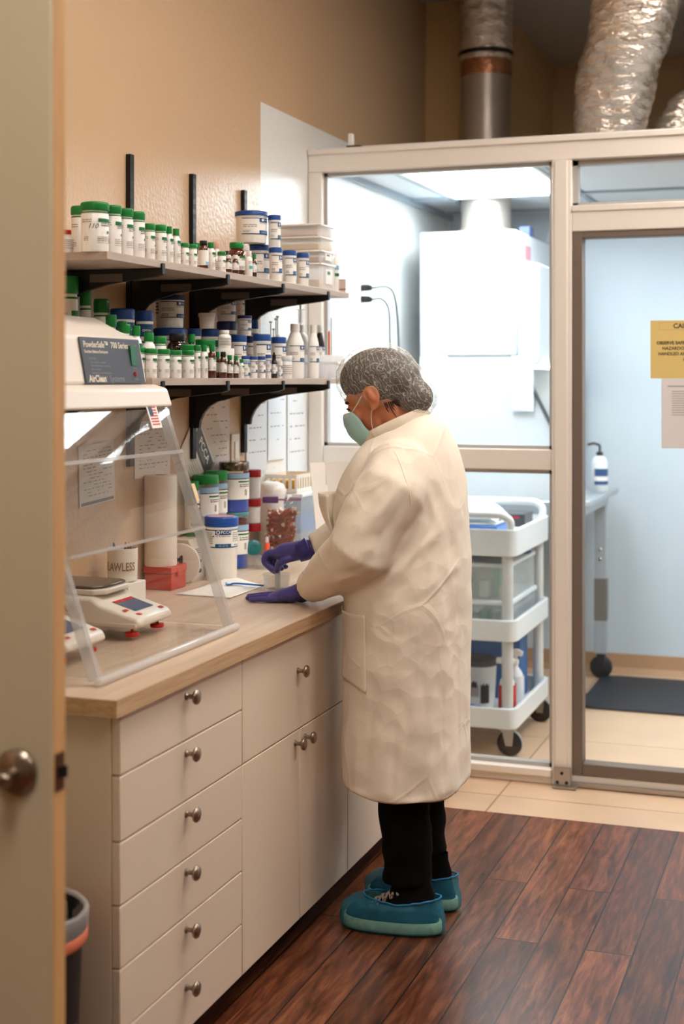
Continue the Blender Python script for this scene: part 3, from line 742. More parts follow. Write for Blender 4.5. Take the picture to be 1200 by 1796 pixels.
sp = thing('spray_bottle', 'slim white bottle with pointed nozzle behind the clear boxes', 'bottle', (-1.775, 4.952, UZ)); sp.location.y = 4.948
g.build('body', JARWHITE, sp)
g = G(); g.lathe([(.0062, .14), (.0062, .152), (.0035, .155), (.0016, .19), (0, .19)], 14); g.build('nozzle', FROST, sp)
label_mesh(.012, .2, [(-90, 20, .3, .36, 1, 1), (-90, 20, .42, .5, 7, 1)]).build('label', LM, sp, recalc=False)
g = G(); g.box2((-0.012, -0.006, 0), (0.012, 0.006, 0.052), 0); g.box2((-0.0121, -0.0061, 0.010), (0.0121, 0.0061, 0.016), 1)
pk = tag(g.build('small_carton', [mat('pinkish_carton', (206, 186, 176), rough=0.6), REDINK], loc=(-1.752, 4.957, UZ), bevel=0.001), 'tiny pinkish carton at the far tip of the upper shelf', 'carton')
# ---- lower shelf
GL = 'green lidded containers on the lower shelf'; BL = 'blue lidded jars on the lower shelf'; AL = 'amber bottles on the lower shelf'
def J(*a, **k): k.setdefault('base', LZ); return jar(*a, **k)
J(122, 31, 484, -1.988, 'green_wide', 'medicine_jar', 'tallest green-lidded jar at the near end of the lower shelf', 'jar', GL)
J(150, 20, 509, -1.99, 'green_wide', 'medicine_jar', 'green-lidded jar against the wall, second from the near end, lower shelf', 'jar', GL, rot=-8)
J(178, 27, 524, -1.975, 'green_wide', 'medicine_jar', 'shaded green-lidded jar against the wall above the balance enclosure', 'jar', GL)
J(195, 27, 552, -1.875, 'bottle', 'medicine_bottle', 'white shouldered bottle directly above the enclosure control panel', 'bottle', GL)
# two jars with the maker's name facing out
def pcca(s, R, H, az, z, k=1.0):
    r = R * 0.925 + 0.0024
    n = 20
    ring = G(); rr = 0.0062 * k
    pl = cyl_place(r, az, z)
    pts = [pl(-0.016 * k + rr * math.cos(2 * PI * i / n), rr * math.sin(2 * PI * i / n)) for i in range(n)]
    pin = [pl(-0.016 * k + rr * .6 * math.cos(2 * PI * i / n), rr * .6 * math.sin(2 * PI * i / n)) for i in range(n)]
    ring.add(pts + pin, [(i, (i + 1) % n, n + (i + 1) % n, n + i) for i in range(n)])
    ring.build('logo', LABELWHITE, s, smooth=False, recalc=False)
    lettering('PCCA', 0.0125 * k, lambda x, y: pl(x + 0.0085 * k, y), LABELWHITE, s, bold=0.0001)
def pcca_rects(seed, lo=.18, hi=.80):
    H = hi - lo; q = lambda t: lo + H * t
    return [(-150, 10, lo, hi, 0, 0), (-150, 10, q(.70), q(1), 4, 1), (-150, -118, q(.74), q(.96), 0, 2)] + marks(-112, -20, q(.40), q(.62), 2, 2, .8, seed) + marks(-112, -60, q(.06), q(.34), 3, 3, .8, seed + 1)
s, R, H = J(215, 44, 541, -1.935, 'blue_wide', 'blue_lid_jar', 'wide blue-lidded jar, first of two together behind the green caps, lower shelf', 'jar', BL, lid=BLUE, lab=pcca_rects); pcca(s, R, H, -38, H * .706, R / .045)
s, R, H = J(254, 31, 545, -1.91, 'blue_wide', 'blue_lid_jar', 'narrower blue-lidded jar, second of two together behind the green caps, lower shelf', 'jar', BL, lid=BLUE, lab=pcca_rects); pcca(s, R, H, -50, H * .706, R / .045)
J(214.5, 16, 563, -1.875, 'green_wide', 'medicine_jar', 'dark green lid peeking up behind the shouldered bottle, lower shelf', 'jar', GL)
J(219, 20, 568, -1.838, 'green_wide', 'medicine_jar', 'short bright green-lidded jar between two shouldered bottles, lower shelf', 'jar', GL)
J(239, 20, 571, -1.815, 'bottle', 'medicine_bottle', 'white shouldered bottle with green cap and printed label, lower shelf', 'bottle', GL)
J(261, 24, 583, -1.805, 'bottle', 'medicine_bottle', 'unlabelled white shouldered bottle with green cap, lower shelf', 'bottle', GL, lab=None)
J(281, 22, 590, -1.80, 'green_wide', 'medicine_jar', 'green-lidded jar behind the front row, beside the big black-capped bottle', 'jar', GL)
_, R2, H2 = J(298, 58, 575, -1.965, 'blue_wide', 'blue_lid_jar', 'wide low blue-lidded jar carrying a tall jar, lower shelf', 'jar', BL, lid=BLUE, lab='blue')
J(298, 52, 517, -1.972, 'blue_wide', 'blue_lid_jar', 'tall handwritten blue-lidded jar stacked against the wall, lower shelf', 'jar', BL, lid=mat('lid_dark_blue', (20, 38, 96), rough=0.4), base=LZ + H2 + 0.0005, lab=lambda s: blue_rects(s, .30, .80) + marks(-150, -112, .40, .78, 2, 4, .8, s))
J(311, 36, 585, -1.845, 'wide_amber', 'amber_bottle', 'big dark amber bottle with wide black cap, lower shelf', 'bottle', AL, lid=BLACK, body=DARKAMBER, lab=None)
J(336, 17, 586, -1.835, 'amber', 'amber_bottle', 'dark amber green-capped bottle beside the big black-capped one, lower shelf', 'bottle', AL, body=DARKAMBER, lab=None)
FR = 'front row of green lidded jars on the lower shelf'
for px, w, top, lb in ((247, 18, 609, 'front row green-lidded jar just past the enclosure panel, lower shelf'), (265.5, 20.5, 611, 'second jar of the green-lidded front row, lower shelf'), (287, 22.5, 612, 'third jar of the green-lidded front row, lower shelf'), (308.5, 20.5, 614, 'fourth jar of the green-lidded front row, lower shelf'), (330, 22, 614, 'fifth and last wide jar of the green-lidded front row, lower shelf')):
    J(px, w, top, -1.782 if px < 250 else 'F', 'green_wide', 'medicine_jar', lb, 'jar', FR, lab='green')
J(329, 25, 604, -1.79, 'green_wide', 'medicine_jar', 'taller green-lidded jar behind the last wide front row jar, lower shelf', 'jar', GL)
J(346, 12, 605, 'F', 'green_wide', 'medicine_jar', 'slim green-lidded jar between the front row and a shouldered bottle', 'jar', GL)
J(358, 13.5, 605, 'F', 'bottle', 'medicine_bottle', 'slim white green-capped bottle beside an amber one, lower shelf front', 'bottle', GL)
J(372, 14, 604, 'F', 'amber', 'amber_bottle', 'tall amber bottle with green cap and white label, lower shelf front', 'bottle', AL, body=AMBER, lab='amber')
J(360, 34, 595, -1.835, 'green_wide', 'medicine_jar', 'wide green-lidded jar behind the slim bottles, lower shelf', 'jar', GL)
J(385, 13, 597, -1.83, 'green_wide', 'medicine_jar', 'shaded slim green-lidded jar beside the white bottle, lower shelf', 'jar', GL)
_, R3, H3 = J(341, 24, 576, -1.945, 'blue_wide', 'blue_lid_jar', 'small blue-lidded jar beside the white cup, lower shelf', 'jar', BL, lid=BLUE, lab='blue')
_, R3, H3 = J(369, 31, 577, -1.955, 'blue_wide', 'blue_lid_jar', 'blue-lidded jar carrying a white cup, lower shelf', 'jar', BL, lid=BLUE, lab='blue')
J(363, 30, 549, -1.955, 'tub', 'white_tub', 'plain white tapered tub on a blue lid, lower shelf', 'tub', None, lid=WHITE, lab=None, base=LZ + H3 + 0.0005)
_, R4, H4 = J(395, 32, 611, -1.80, 'tub', 'white_tub', 'squat white tub carrying a white bottle, lower shelf', 'tub', None, lid=WHITE, lab=None)
J(394, 22.5, 579, -1.80, 'bottle', 'medicine_bottle', 'all white bottle standing on the squat white tub, lower shelf', 'bottle', None, lid=WHITE, lab='print', base=LZ + H4 + 0.0005)
_, R5, H5 = J(398, 36, 563.5, -1.945, 'blue_wide', 'blue_lid_jar', 'blue-lidded jar carrying a tall white jar near the bracket, lower shelf', 'jar', BL, lid=mat('lid_dark_blue', (20, 38, 96)), lab='blue')
J(397, 35, 519, -1.945, 'blue_wide', 'blue_lid_jar', 'tall white-lidded jar with blue label blocks under the bracket, lower shelf', 'jar', BL, lid=WHITE, lab='blue', base=LZ + H5 + 0.0005)
_, R6, H6 = J(419, 28, 588, -1.86, 'blue_wide', 'blue_lid_jar', 'blue-lidded jar at the foot of a stack behind the front row, lower shelf', 'jar', BL, lid=BLUE, lab='blue')
J(429, 26, 553, -1.865, 'blue_wide', 'blue_lid_jar', 'dark-lidded white jar stacked above the others, lower shelf', 'jar', BL, lid=MATS['lid_dark_blue'], lab='blue', base=LZ + H6 + 0.0005)
_, R7, H7 = J(423, 15, 553, -1.99, 'white_wide', 'medicine_jar', 'white jar against the wall holding up a green-lidded one, lower shelf', 'jar', None, lid=WHITE, lab=None)
J(422.5, 14, 521, -1.99, 'green_wide', 'medicine_jar', 'highest green-lidded jar near the far bracket, lower shelf', 'jar', GL, base=LZ + H7 + 0.0005)
J(440, 17, 590, -1.925, 'blue_wide', 'blue_lid_jar', 'dark-lidded jar wedged between two wider blue-lidded jars, lower shelf', 'jar', BL, lid=MATS['lid_dark_blue'], lab='blue')
J(446, 15, 561, -1.97, 'blue_wide', 'blue_lid_jar', 'slim tall blue-lidded jar against the wall, lower shelf', 'jar', BL, lid=BLUE, lab='blue')
_, R8, H8 = J(459.5, 33, 586, -1.83, 'blue_wide', 'blue_lid_jar', 'widest free-standing blue-lidded jar, lower shelf', 'jar', BL, lid=BLUE, lab='blue')
J(489, 27, 591, -1.825, 'blue_wide', 'blue_lid_jar', 'blue-lidded jar next to the big white bottle, lower shelf', 'jar', BL, lid=BLUE, lab='blue')
J(382, 9, 617, -1.775, 'amber', 'amber_bottle', 'thin amber bottle with green cap beside the black-capped one, lower shelf', 'bottle', AL, body=AMBER, lab='amber')
J(391.5, 13, 617, 'F', 'amber', 'amber_bottle', 'small amber bottle with black cap, lower shelf front', 'bottle', AL, lid=BLACK, body=AMBER, lab='amber')
J(403, 11.5, 623, 'F', 'amber', 'amber_bottle', 'first of two short amber green-capped bottles, lower shelf front', 'bottle', AL, body=AMBER, lab='amber')
J(414, 10, 624, 'F', 'amber', 'amber_bottle', 'second of two short amber green-capped bottles, lower shelf front', 'bottle', AL, body=AMBER, lab='amber')
J(423.5, 9.5, 630, 'F', 'bottle', 'medicine_bottle', 'tiny white green-capped bottle beside the short amber ones, lower shelf', 'bottle', GL)
FB = 'small blue lidded jars along the lower shelf front'
J(431.5, 16, 624, -1.775, 'blue_wide', 'blue_lid_jar', 'small blue-lidded jar with pale blue band behind the tiny white bottle', 'jar', FB, lid=BLUE, lab=lambda s: [(-150, 20, .68, .8, 7, 1)] + blue_rects(s, .12, .66))
J(445, 14, 625, 'F', 'blue_wide', 'blue_lid_jar', 'small front blue-lidded jar, first of two with matching labels', 'jar', FB, lid=BLUE, lab='blue')
J(459, 14, 625, 'F', 'blue_wide', 'blue_lid_jar', 'small front blue-lidded jar, second of two with matching labels', 'jar', FB, lid=BLUE, lab='blue')
J(471, 10.5, 622, 'F', 'blue_wide', 'blue_lid_jar', 'thin blue-lidded jar beside the amber dropper bottle', 'jar', FB, lid=mat('lid_print_blue', (60, 92, 160), rough=0.4), lab='blue')
J(481, 11, 618, 'F', 'dropper', 'dropper_bottle', 'amber dropper bottle with black top, lower shelf front', 'bottle', AL, lid=BLACK, body=DARKAMBER, lab=lambda s: blue_rects(s, .16, .56))
J(491, 9, 633, 'F', 'blue_wide', 'blue_lid_jar', 'smallest white jar with blue label beside the dropper bottle', 'jar', FB, lid=WHITE, lab=lambda s: blue_rects(s, .12, .72))
J(503, 19, 624, -1.775, 'white_wide', 'medicine_jar', 'white jar with white lid and lilac line before the big bottle', 'jar', None, lid=WHITE, lab=lambda s: [(-150, 40, .76, .79, 7, 1)] + marks(-110, 10, .15, .6, 3, 5, 1.2, s))

def big_bottle(px, w, top, X, label, body, cap, lb=True):
    p = on_x(px, 665, X); t = depth(p); R = w * t / 5000; H = CAMZ + (665 - top) / 2500 * t - LZ
    s = thing('reagent_bottle', label, 'bottle', (X, p.y, LZ), 0, 'big bottles on the lower shelf')
    g = G(); g.lathe([(0, 0), (R * .92, 0), (R, .004), (R, H * .60), (R * .96, H * .66), (R * .55, H * .83), (R * .42, H * .86), (R * .42, H * .9)], 28); g.build('body', body, s)
    g = G(); g.lathe([(R * .44, H * .855), (R * .52, H * .86), (R * .52, H * .985), (R * .48, H), (0, H)], 24, caps=False); g.build('cap', cap, s)
    if lb: label_mesh(R, H, blue_rects(5, .30, .60)).build('label', LM, s, recalc=False)
    return s, R, H
big_bottle(517.5, 32, 568, -1.83, 'big white bottle with blue and white label, lower shelf', JARWHITE, WHITE)
big_bottle(549.5, 20, 570, -1.80, 'narrower white bottle beside the black bottle, lower shelf', JARWHITE, WHITE)
big_bottle(561, 17, 570, -1.845, 'black bottle with white cap near the far shelf end', mat('black_bottle', (40, 32, 32), rough=0.3), WHITE)
# pump bottle behind with a syringe standing in it
p = on_x(527, 665, -1.93); t = depth(p)
s = thing('pump_bottle', 'grey white bottle behind the big white bottle, syringe on top', 'bottle', (-1.93, p.y, LZ))
g = G(); g.lathe([(0, 0), (.030, 0), (.032, .004), (.032, .135), (.026, .16), (.012, .172), (.012, .2)], 24); g.build('body', mat('greyish_plastic', (206, 200, 196), rough=0.45), s)
def syringe(x, y, z, L, r, label, group='syringes on the lower shelf'):
    s = thing('syringe', label, 'syringe', (x, y, z), 0, group)
    g = G(); g.lathe([(r * .3, 0), (r * .3, L * .04), (r, L * .07), (r, L * .66), (r * 1.9, L * .665), (r * 1.9, L * .69), (r, L * .692)], 16); g.build('barrel', FROST, s)
    g = G(); g.lathe([(r * .8, L * .12), (r * .8, L * .15), (r * .45, L * .155), (r * .45, L * .97), (r * 1.3, L * .975), (r * 1.3, L), (0, L)], 12); g.build('plunger', mat('plunger_grey', (150, 146, 142), rough=0.5), s)
    return s
syringe(-1.93, p.y, LZ + 0.2005, 0.085, 0.009, 'large syringe standing upright under the upper shelf')
cup = thing('syringe_holder', 'clear cup of thin syringes behind blue-lidded jars, lower shelf', 'cup', (-1.99, 4.86, LZ))
g = G(); g.lathe([(.045, 0), (.047, .002), (.049, .055), (.047, .055), (.044, .004)], 24); g.build('body', FROST, cup)
for px, top, lb, dy in ((468, 563, 'thin syringe above the widest free-standing blue-lidded jar', -.022), (487, 577, 'shortest thin syringe in the clear cup, lower shelf', .006), (497, 556, 'taller of two thin syringes near the big white bottle', 0.015), (500, 560, 'thin syringe just behind the taller one by the white bottle', 0.028)):
    x = -1.99; q = on_x(px, top, x)
    syringe(x + (0.012 if px == 497 else 0), 4.86 + dy if abs(q.y - 4.86) > 0.04 else q.y, LZ + 0.003, q.z - LZ - 0.003, 0.0042, lb)
# translucent bin at the far end with pens
p = on_x(585, 665, -1.80)
b = thing('storage_bin', 'translucent open bin at the far end of the lower shelf', 'bin', (-1.83, 4.90, LZ))
g = G(); g.box2((-.085, -.04, 0), (.09, .045, .0025))
for a, c in (((-.085, -.04, .0025), (.09, -.0375, .085)), ((-.085, .0425, .0025), (.09, .045, .085)), ((-.085, -.0375, .0025), (-.0825, .0425, .085)), ((.0875, -.0375, .0025), (.09, .0425, .085))): g.box2(a, c)
g.build('shell', FROST, b)
g = G()
for a, c in (((-.089, -.044, .052), (.094, -.04, .06)), ((-.089, .045, .052), (.094, .049, .06)), ((.09, -.04, .052), (.094, .045, .06))): g.box2(a, c)
g.build('rim', mat('lid_translucent', (228, 224, 220)), b)
for px, top, c, lb, rr in ((577.5, 580, (226, 110, 50), 'orange pen standing in the translucent bin', .004), (581.5, 556, (96, 82, 60), 'thin dark stick standing in the translucent bin', .0018)):
    q = on_x(px, top, -1.787)
    g = G(); g.lathe([(0, 0), (rr, .004), (rr, q.z - LZ - .012), (rr * .6, q.z - LZ - .004), (0, q.z - LZ - .003)], 12)
    tag(g.build('pen' if rr > .003 else 'stick', mat('pen_%d' % c[0], c, rough=0.4), loc=(-1.787, q.y, LZ + .003)), lb, 'pen' if rr > .003 else 'stick')
# ------------------------------------------------------------------ balance enclosure on the worktop
HY0, HY1 = 2.67, 3.372
XB, XFB, XFT, ZB, ZT = -2.03, -1.49, -1.682, 0.916, 1.478
enc = thing('balance_enclosure', 'clear acrylic balance enclosure with white fan housing on the worktop', 'enclosure', (-1.76, 3.02, TOP))
eo = Vector((-1.76, 3.02, TOP))
def put(o): o.location = Vector(o.location) - eo; return o
HOUSE = mat('housing_white', (232, 222, 212), rough=0.4)
AEDGE = glass_mat('acrylic_edge', tint=(0.96, 0.96, 0.96), refl=1.3, rough=0.1, haze=0.36, hazecol=(0.86, 0.85, 0.84))
g = G(); g.box2((XB, HY0, TOP + 0.001), (XFB + 0.006, HY1 + 0.01, TOP + 0.009)); put(g.build('base', glass_mat('base_acrylic', tint=(.985, .985, .985), refl=.35, rough=.03), enc))
g = G(); g.sweep([(XFB + 0.002, HY0 - 0.005, TOP + 0.011), (XFB + 0.002, HY1 + 0.008, TOP + 0.011)], 0.0095, 14, flat=1.2, round_caps=True); put(g.build('front_bar', glass_mat('milky_acrylic', tint=(.96, .96, .96), refl=1.3, rough=.08, haze=.62, hazecol=(.92, .90, .88)), enc))
for y, nm in ((HY0, 'near'), (HY1 - 0.008, 'far')):
    g = G(); g.prism([(XB, ZB), (XFB, ZB), (XFT, ZT), (XB, ZT)], 1, y, y + 0.008); put(g.build('side_panel', ACRYLIC, enc, smooth=False))
    d = (Vector((XFT, 0, ZT)) - Vector((XFB, 0, ZB))).normalized(); n = Vector((d.z, 0, -d.x)) * -1
    if n.x > 0: n = -n
    g = G(); a = Vector((XFB, 0, ZB)); b = Vector((XFT, 0, ZT)); w = n * 0.024
    yy0, yy1 = (y - 0.006, y + 0.014)
    vs = [(a.x, yy0, a.z), (b.x, yy0, b.z), (b.x + w.x, yy0, b.z + w.z), (a.x + w.x, yy0, a.z + w.z)]; vs += [(p[0], yy1, p[2]) for p in vs]
    g.add(vs, [(0, 1, 2, 3), (7, 6, 5, 4), (0, 4, 5, 1), (1, 5, 6, 2), (2, 6, 7, 3), (3, 7, 4, 0)])
    put(g.build('edge_strip', AEDGE, enc, bevel=0.002))
# sash: the upper part of the sloping front
def slope(k, lift=0.0):
    p = Vector((XFB, 0, ZB)).lerp(Vector((XFT, 0, ZT)), k); n = Vector((0.946, 0, 0.324)); return p + n * lift
g = G(); P = [slope(0.44, .004), slope(0.985, .004), slope(0.985, .010), slope(0.44, .010)]
g.prism([(p.x, p.z) for p in P], 1, HY0 + 0.012, HY1 - 0.014); put(g.build('sash', ACRYLIC, enc, smooth=False))
g = G(); P = [slope(0.78, .011), slope(0.795, .011), slope(0.795, .014), slope(0.78, .014)]
g.prism([(p.x, p.z) for p in P], 1, HY0 + 0.012, HY1 - 0.014); put(g.build('sash_seam', AEDGE, enc, smooth=False))
g = G(); P = [slope(0.435, .003), slope(0.447, .003), slope(0.447, .0115), slope(0.435, .0115)]
g.prism([(p.x, p.z) for p in P], 1, HY0 + 0.012, HY1 - 0.014); put(g.build('sash_lip', AEDGE, enc, smooth=False))
for y, k in ((2.78, 0.452), (3.30, 0.455), (2.79, 0.925), (3.195, 0.925)):
    c = slope(k, 0.014)
    g = G(); g.sweep([c + Vector((0, -0.016, 0.002)), c + Vector((0, 0, 0.004)), c + Vector((0, 0.016, 0))], [0.007, 0.009, 0.006], 10, round_caps=True)
    g.sweep([slope(k, 0.0), slope(k, 0.02)], 0.006, 10); put(g.build('clip', BLACK, enc))
def on_slope(y, k, lift):
    o = slope(k, lift); up = (slope(1, 0) - slope(0, 0)).normalized()
    return lambda a, b: Vector((o.x, y + a, o.z)) + up * b
# flag sticker and pale tag on the far edge
fp = on_slope(3.255, 0.955, 0.0145)
g = G(); R4 = lambda a0, b0, a1, b1: [fp(a0, b0), fp(a1, b0), fp(a1, b1), fp(a0, b1)]
def sl(a0, b0, a1, b1, mi, dz=0.0):
    q = on_slope(3.255, 0.955, 0.0145 + dz)
    g.quad(q(a0, b0), q(a1, b0), q(a1, b1), q(a0, b1), mi)
sl(-.028, -.033, .028, .033, 0)
for k in range(7): sl(-.021, .024 - k * .0075 - .0045, .021, .024 - k * .0075, 1, .0004)
sl(-.021, -.0005, -.001, .024, 2, .0008)
put(g.build('flag_sticker', [LABELWHITE, mat('flag_red', (206, 96, 84), rough=0.5), mat('flag_blue', (52, 60, 96), rough=0.5)], enc, smooth=False))
g = G(); sl(-.008, -.024, .012, .024, 0); g2 = G(); q = on_slope(3.372, 0.60, .006)
g2.quad(q(-.008, -.024), q(.012, -.024), q(.012, .024), q(-.008, .024)); put(g2.build('tag', mat('pale_tag', (232, 204, 160), rough=0.6), enc, smooth=False))
# fan housing
g = G(); g.prism([(XB, 1.478), (-1.664, 1.478), (-1.680, 1.526), (-1.715, 1.536), (XB, 1.536)], 1, HY0 - 0.01, HY1 + 0.004)
put(g.build('hood_skirt', HOUSE, enc, bevel=0.008, segs=3))
g = G(); g.prism([(XB, 1.536), (-1.722, 1.536), (-1.745, 1.655), (-1.80, 1.675), (-1.872, 1.712), (XB, 1.712)], 1, 2.70, 3.342)
put(g.build('fan_housing', HOUSE, enc, bevel=0.010, segs=3))
PD = Vector((-0.0215, 0, 0.119)).normalized(); PN = Vector((0.984, 0, 0.178))
po = Vector((-1.7325, 3.172, 1.595)) + PN * 0.004
def pp(a, b, l=0.0): return po + PN * l + Vector((0, 1, 0)) * a + PD * b
g = G()
A = [pp(-.155, -.058, -.004), pp(.150, -.058, -.004), pp(.150, .058, -.004), pp(-.155, .058, -.004)]; B = [p + PN * 0.005 for p in A]
g.add(A + B, [(3, 2, 1, 0), (4, 5, 6, 7), (0, 1, 5, 4), (1, 2, 6, 5), (2, 3, 7, 6), (3, 0, 4, 7)])
pan = put(g.build('control_panel', mat('slate_panel', (66, 68, 78), rough=0.45), enc, bevel=0.002))
CRE = mat('panel_cream_ink', (226, 212, 190), rough=0.5)
def ptext(body, size, a, b, m, align='LEFT', bold=0.0):
    o = lettering(body, size, lambda x, y: pp(a + x, b + y, 0.0016), m, pan, align, bold)
    return o
ptext('PowderSafe™  700 Series', 0.0215, -.143, .039, CRE, bold=0.0004)
ptext('Ductless Balance Enclosure', 0.0105, -.143, .0215, CRE, bold=0.0002)
DIM = mat('panel_dim_ink', (136, 134, 138), rough=0.5)
for k, tx in enumerate(('CAUTION:', 'Do not block air outlets', 'Check filters before every use', 'Filters must be', 'replaced on the schedule given', 'in the operating manual')): ptext(tx, 0.0078, -.122 if k else -.128, .004 - k * .0088, DIM)
ptext('AirClean', 0.0235, -.14, -.046, CRE, bold=0.0008)
ptext('Systems', 0.0235, -.038, -.046, DIM)
g = G(); c = [pp(.086, -.012, .001), pp(.119, -.012, .001), pp(.119, .04, .001), pp(.086, .04, .001)]; d = [p + PN * 0.007 for p in c]; d[0] = c[0] + PN * .002; d[1] = c[1] + PN * .002
g.add(c + d, [(3, 2, 1, 0), (4, 5, 6, 7), (0, 1, 5, 4), (1, 2, 6, 5), (2, 3, 7, 6), (3, 0, 4, 7)])
g.build('rocker_switch', mat('switch_green', (8, 92, 50), rough=0.25, coat=0.5), pan, bevel=0.001)
g = G(); g.lathe([(.0, 0), (.0065, 0), (.006, .003), (.0, .004)], 16, tuple(pp(.100, -.034, .001)), 0, Matrix.Rotation(PI / 2, 3, 'Y')); g.build('indicator', mat('indicator_red', (140, 26, 34), rough=0.25), pan)
ptext('POWER', 0.0055, .102, -.018, DIM, 'CENTER'); ptext('ALARM', 0.0055, .102, -.047, DIM, 'CENTER')

# ------------------------------------------------------------------ balances
def balance(label, x, y, z):
    """front towards +x; origin under the middle of the front edge"""
    s = thing('balance', label, 'balance', (x, y, z), 0, 'laboratory balances in the enclosure')
    W = 0.096
    g = G()
    def sec(X, w, z0, z1, k=0.016):
        return [(X, -w, z0), (X, w, z0), (X, w, z1 - k * .5), (X, w - k, z1), (X, -w + k, z1), (X, -w, z1 - k * .5)]
    S = [sec(-.30, W, .022, .098), sec(-.14, W, .022, .098), sec(-.115, W, .022, .082), sec(-.012, W * .98, .024, .052), sec(0.0, W * .86, .028, .044)]
    vs = [p for q in S for p in q]; fs = []
    for i in range(len(S) - 1):
        for j in range(6): fs.append((i * 6 + j, i * 6 + (j + 1) % 6, (i + 1) * 6 + (j + 1) % 6, (i + 1) * 6 + j))
    fs += [tuple(range(6)), tuple(reversed(range(24, 30)))]
    g.add(vs, fs); g.build('body', mat('balance_white', (228, 220, 208), rough=0.35), s, bevel=0.005, segs=3)
    g = G(); g.box2((-.29, -W - .0006, .022), (-.01, W + .0006, .036)); g.build('base_plate', mat('balance_base', (206, 196, 182), rough=0.45), s, bevel=0.004)
    g = G(); g.prism([(-.30, -.085), (-.135, -.085), (-.11, -.06), (-.11, .06), (-.135, .085), (-.30, .085)], 2, .098, .112); g.build('pan_support', MATS['balance_white'], s, bevel=0.004)
    g = G(); g.prism([(-.295, -.082), (-.145, -.082), (-.122, -.06), (-.118, 0), (-.122, .06), (-.145, .082), (-.295, .082)], 2, .1135, .119); g.build('weighing_pan', mat('pan_steel', (120, 108, 102), rough=0.22, metal=0.9), s, bevel=0.002)
    # sloping face
    z_at = lambda X: .082 + (X + .115) / .103 * (.052 - .082)
    def face(x0, x1, y0, y1, l): return [(X, Y, z_at(X) + l) for X, Y in ((x0, y0), (x1, y0), (x1, y1), (x0, y1))]
    g = G(); g.add(face(-.100, -.034, -.052, .048, .0012), [(0, 1, 2, 3)], 0); g.add(face(-.100, -.088, -.052, .048, .0016), [(0, 1, 2, 3)], 1)
    g.build('display', [mat('screen_grey_blue', (96, 106, 132), rough=0.15), mat('display_red', (190, 48, 42), rough=0.35)], s, smooth=False)
    for (bx, by) in ((-.055, -.074), (-.024, -.062), (-.024, .058)):
        g = G(); g.add(face(bx, bx + .011, by - .009, by + .009, .0014), [(0, 1, 2, 3)]); g.build('button', mat('button_red', (206, 70, 58), rough=0.4), s, smooth=False)
    lettering('OHAUS', 0.022, lambda a, b: Vector((-.20 + a, -W - 0.0016, .064 + b)), mat('ohaus_red', (190, 56, 46), rough=0.5), s, bold=0.0006)
    for fy in (-.068, .068):
        for fx in (-.035, -.27):
            g = G(); g.lathe([(0, 0), (.0165, 0), (.018, .002), (.018, .008), (.0165, .010), (.004, .0105), (.004, .026), (0, .026)], 24, (fx, fy, 0)); g.build('leveling_foot', mat('foot_red', (204, 36, 26), rough=0.3), s)
    return s
bz = TOP + 0.0095
b1 = balance('white laboratory balance with red feet in the middle of the enclosure', -1.645, 3.245, bz)
b2 = copy_tree(b1); b2.location = (-1.645, 2.895, bz); b2['label'] = 'white balance at the near end of the enclosure, mostly behind the door'

# ------------------------------------------------------------------ things behind the enclosure
g = G(); g.box2((-2.045, 3.62, TOP), (-1.925, 3.725, TOP + .066)); tag(g.build('white_box', mat('white_card', (236, 230, 222), rough=0.6), bevel=0.002), 'plain white box under the lettered mug', 'box')
mug = thing('mug', 'white mug lettered in gold, full of pens, on a white box', 'mug', (-1.975, 3.676, TOP + .0665))
g = G(); g.lathe([(0, 0), (.038, 0), (.043, .003), (.044, .095), (.0425, .096), (.041, .093), (.04, .008), (0, .008)], 36); g.build('body', mat('mug_glaze', (232, 226, 216), rough=0.25), mug)
g = G(); g.sweep([(-.043 * .3, .043, .078), (-.015, .066, .074), (-.016, .074, .05), (-.014, .064, .026), (-.012, .043, .02)], .006, 10); g.build('handle', MATS['mug_glaze'], mug)
lettering('FLAWLESS', 0.034, cyl_place(.0450, -76, .044), mat('gold_lettering', (142, 112, 70), rough=0.4), mug, stretch=0.66, bold=0.0003)
for dx, dy, c, lb, h in ((-.012, -.008, (30, 26, 26), 'black pen leaning in the mug', .112), (.008, .012, (62, 56, 54), 'grey pen leaning in the mug', .105), (.018, -.012, (176, 34, 30), 'pen with red tip in the mug', .115), (-.004, .018, (24, 22, 22), 'second black pen at the back of the mug', .108)):
    b = Vector((-1.975 + dx * .6, 3.676 + dy * .6, TOP + .0665 + .0085)); e = b + Vector((dx * 1.2, dy * 1.2, h - .009))
    g = G(); g.sweep([b, b.lerp(e, .9), e], [.004, .004, .002], 8); tag(g.build('pen', mat('pen_%d_%d' % (c[0], c[1]), c, rough=0.4)), lb, 'pen', 'pens in the mug')
# red box, towel roll, disc, carton
rb_ = thing('index_box', 'translucent red-orange plastic box under the paper towel roll', 'box', (-1.995, 4.0, TOP))
g = G(); g.box2((-.05, -.055, 0), (.042, .052, .052)); g.build('body', mat('red_translucent', (214, 62, 34), rough=0.3, trans=0.25), rb_, bevel=0.004)
g = G(); g.box2((-.051, -.057, .0525), (.044, .054, .072)); g.box2((.043, -.016, .04), (.047, .012, .06)); g.build('lid', mat('red_lid', (222, 72, 40), rough=0.3, trans=0.2), rb_, bevel=0.004)
roll = thing('paper_towel_roll', 'white paper towel roll standing on the red box', 'paper towels', (-2.008, 3.985, TOP + .0725))
g = G(); g.lathe([(.018, 0), (.049, 0), (.0505, .003), (.0505, .277), (.049, .28), (.018, .28)], 40, caps=False); g.lathe([(.018, 0), (.018, .28)], 20, caps=False); g.build('paper', mat('towel_paper', (238, 228, 216), rough=0.9, bump=(160, 0.3, 0.002)), roll)
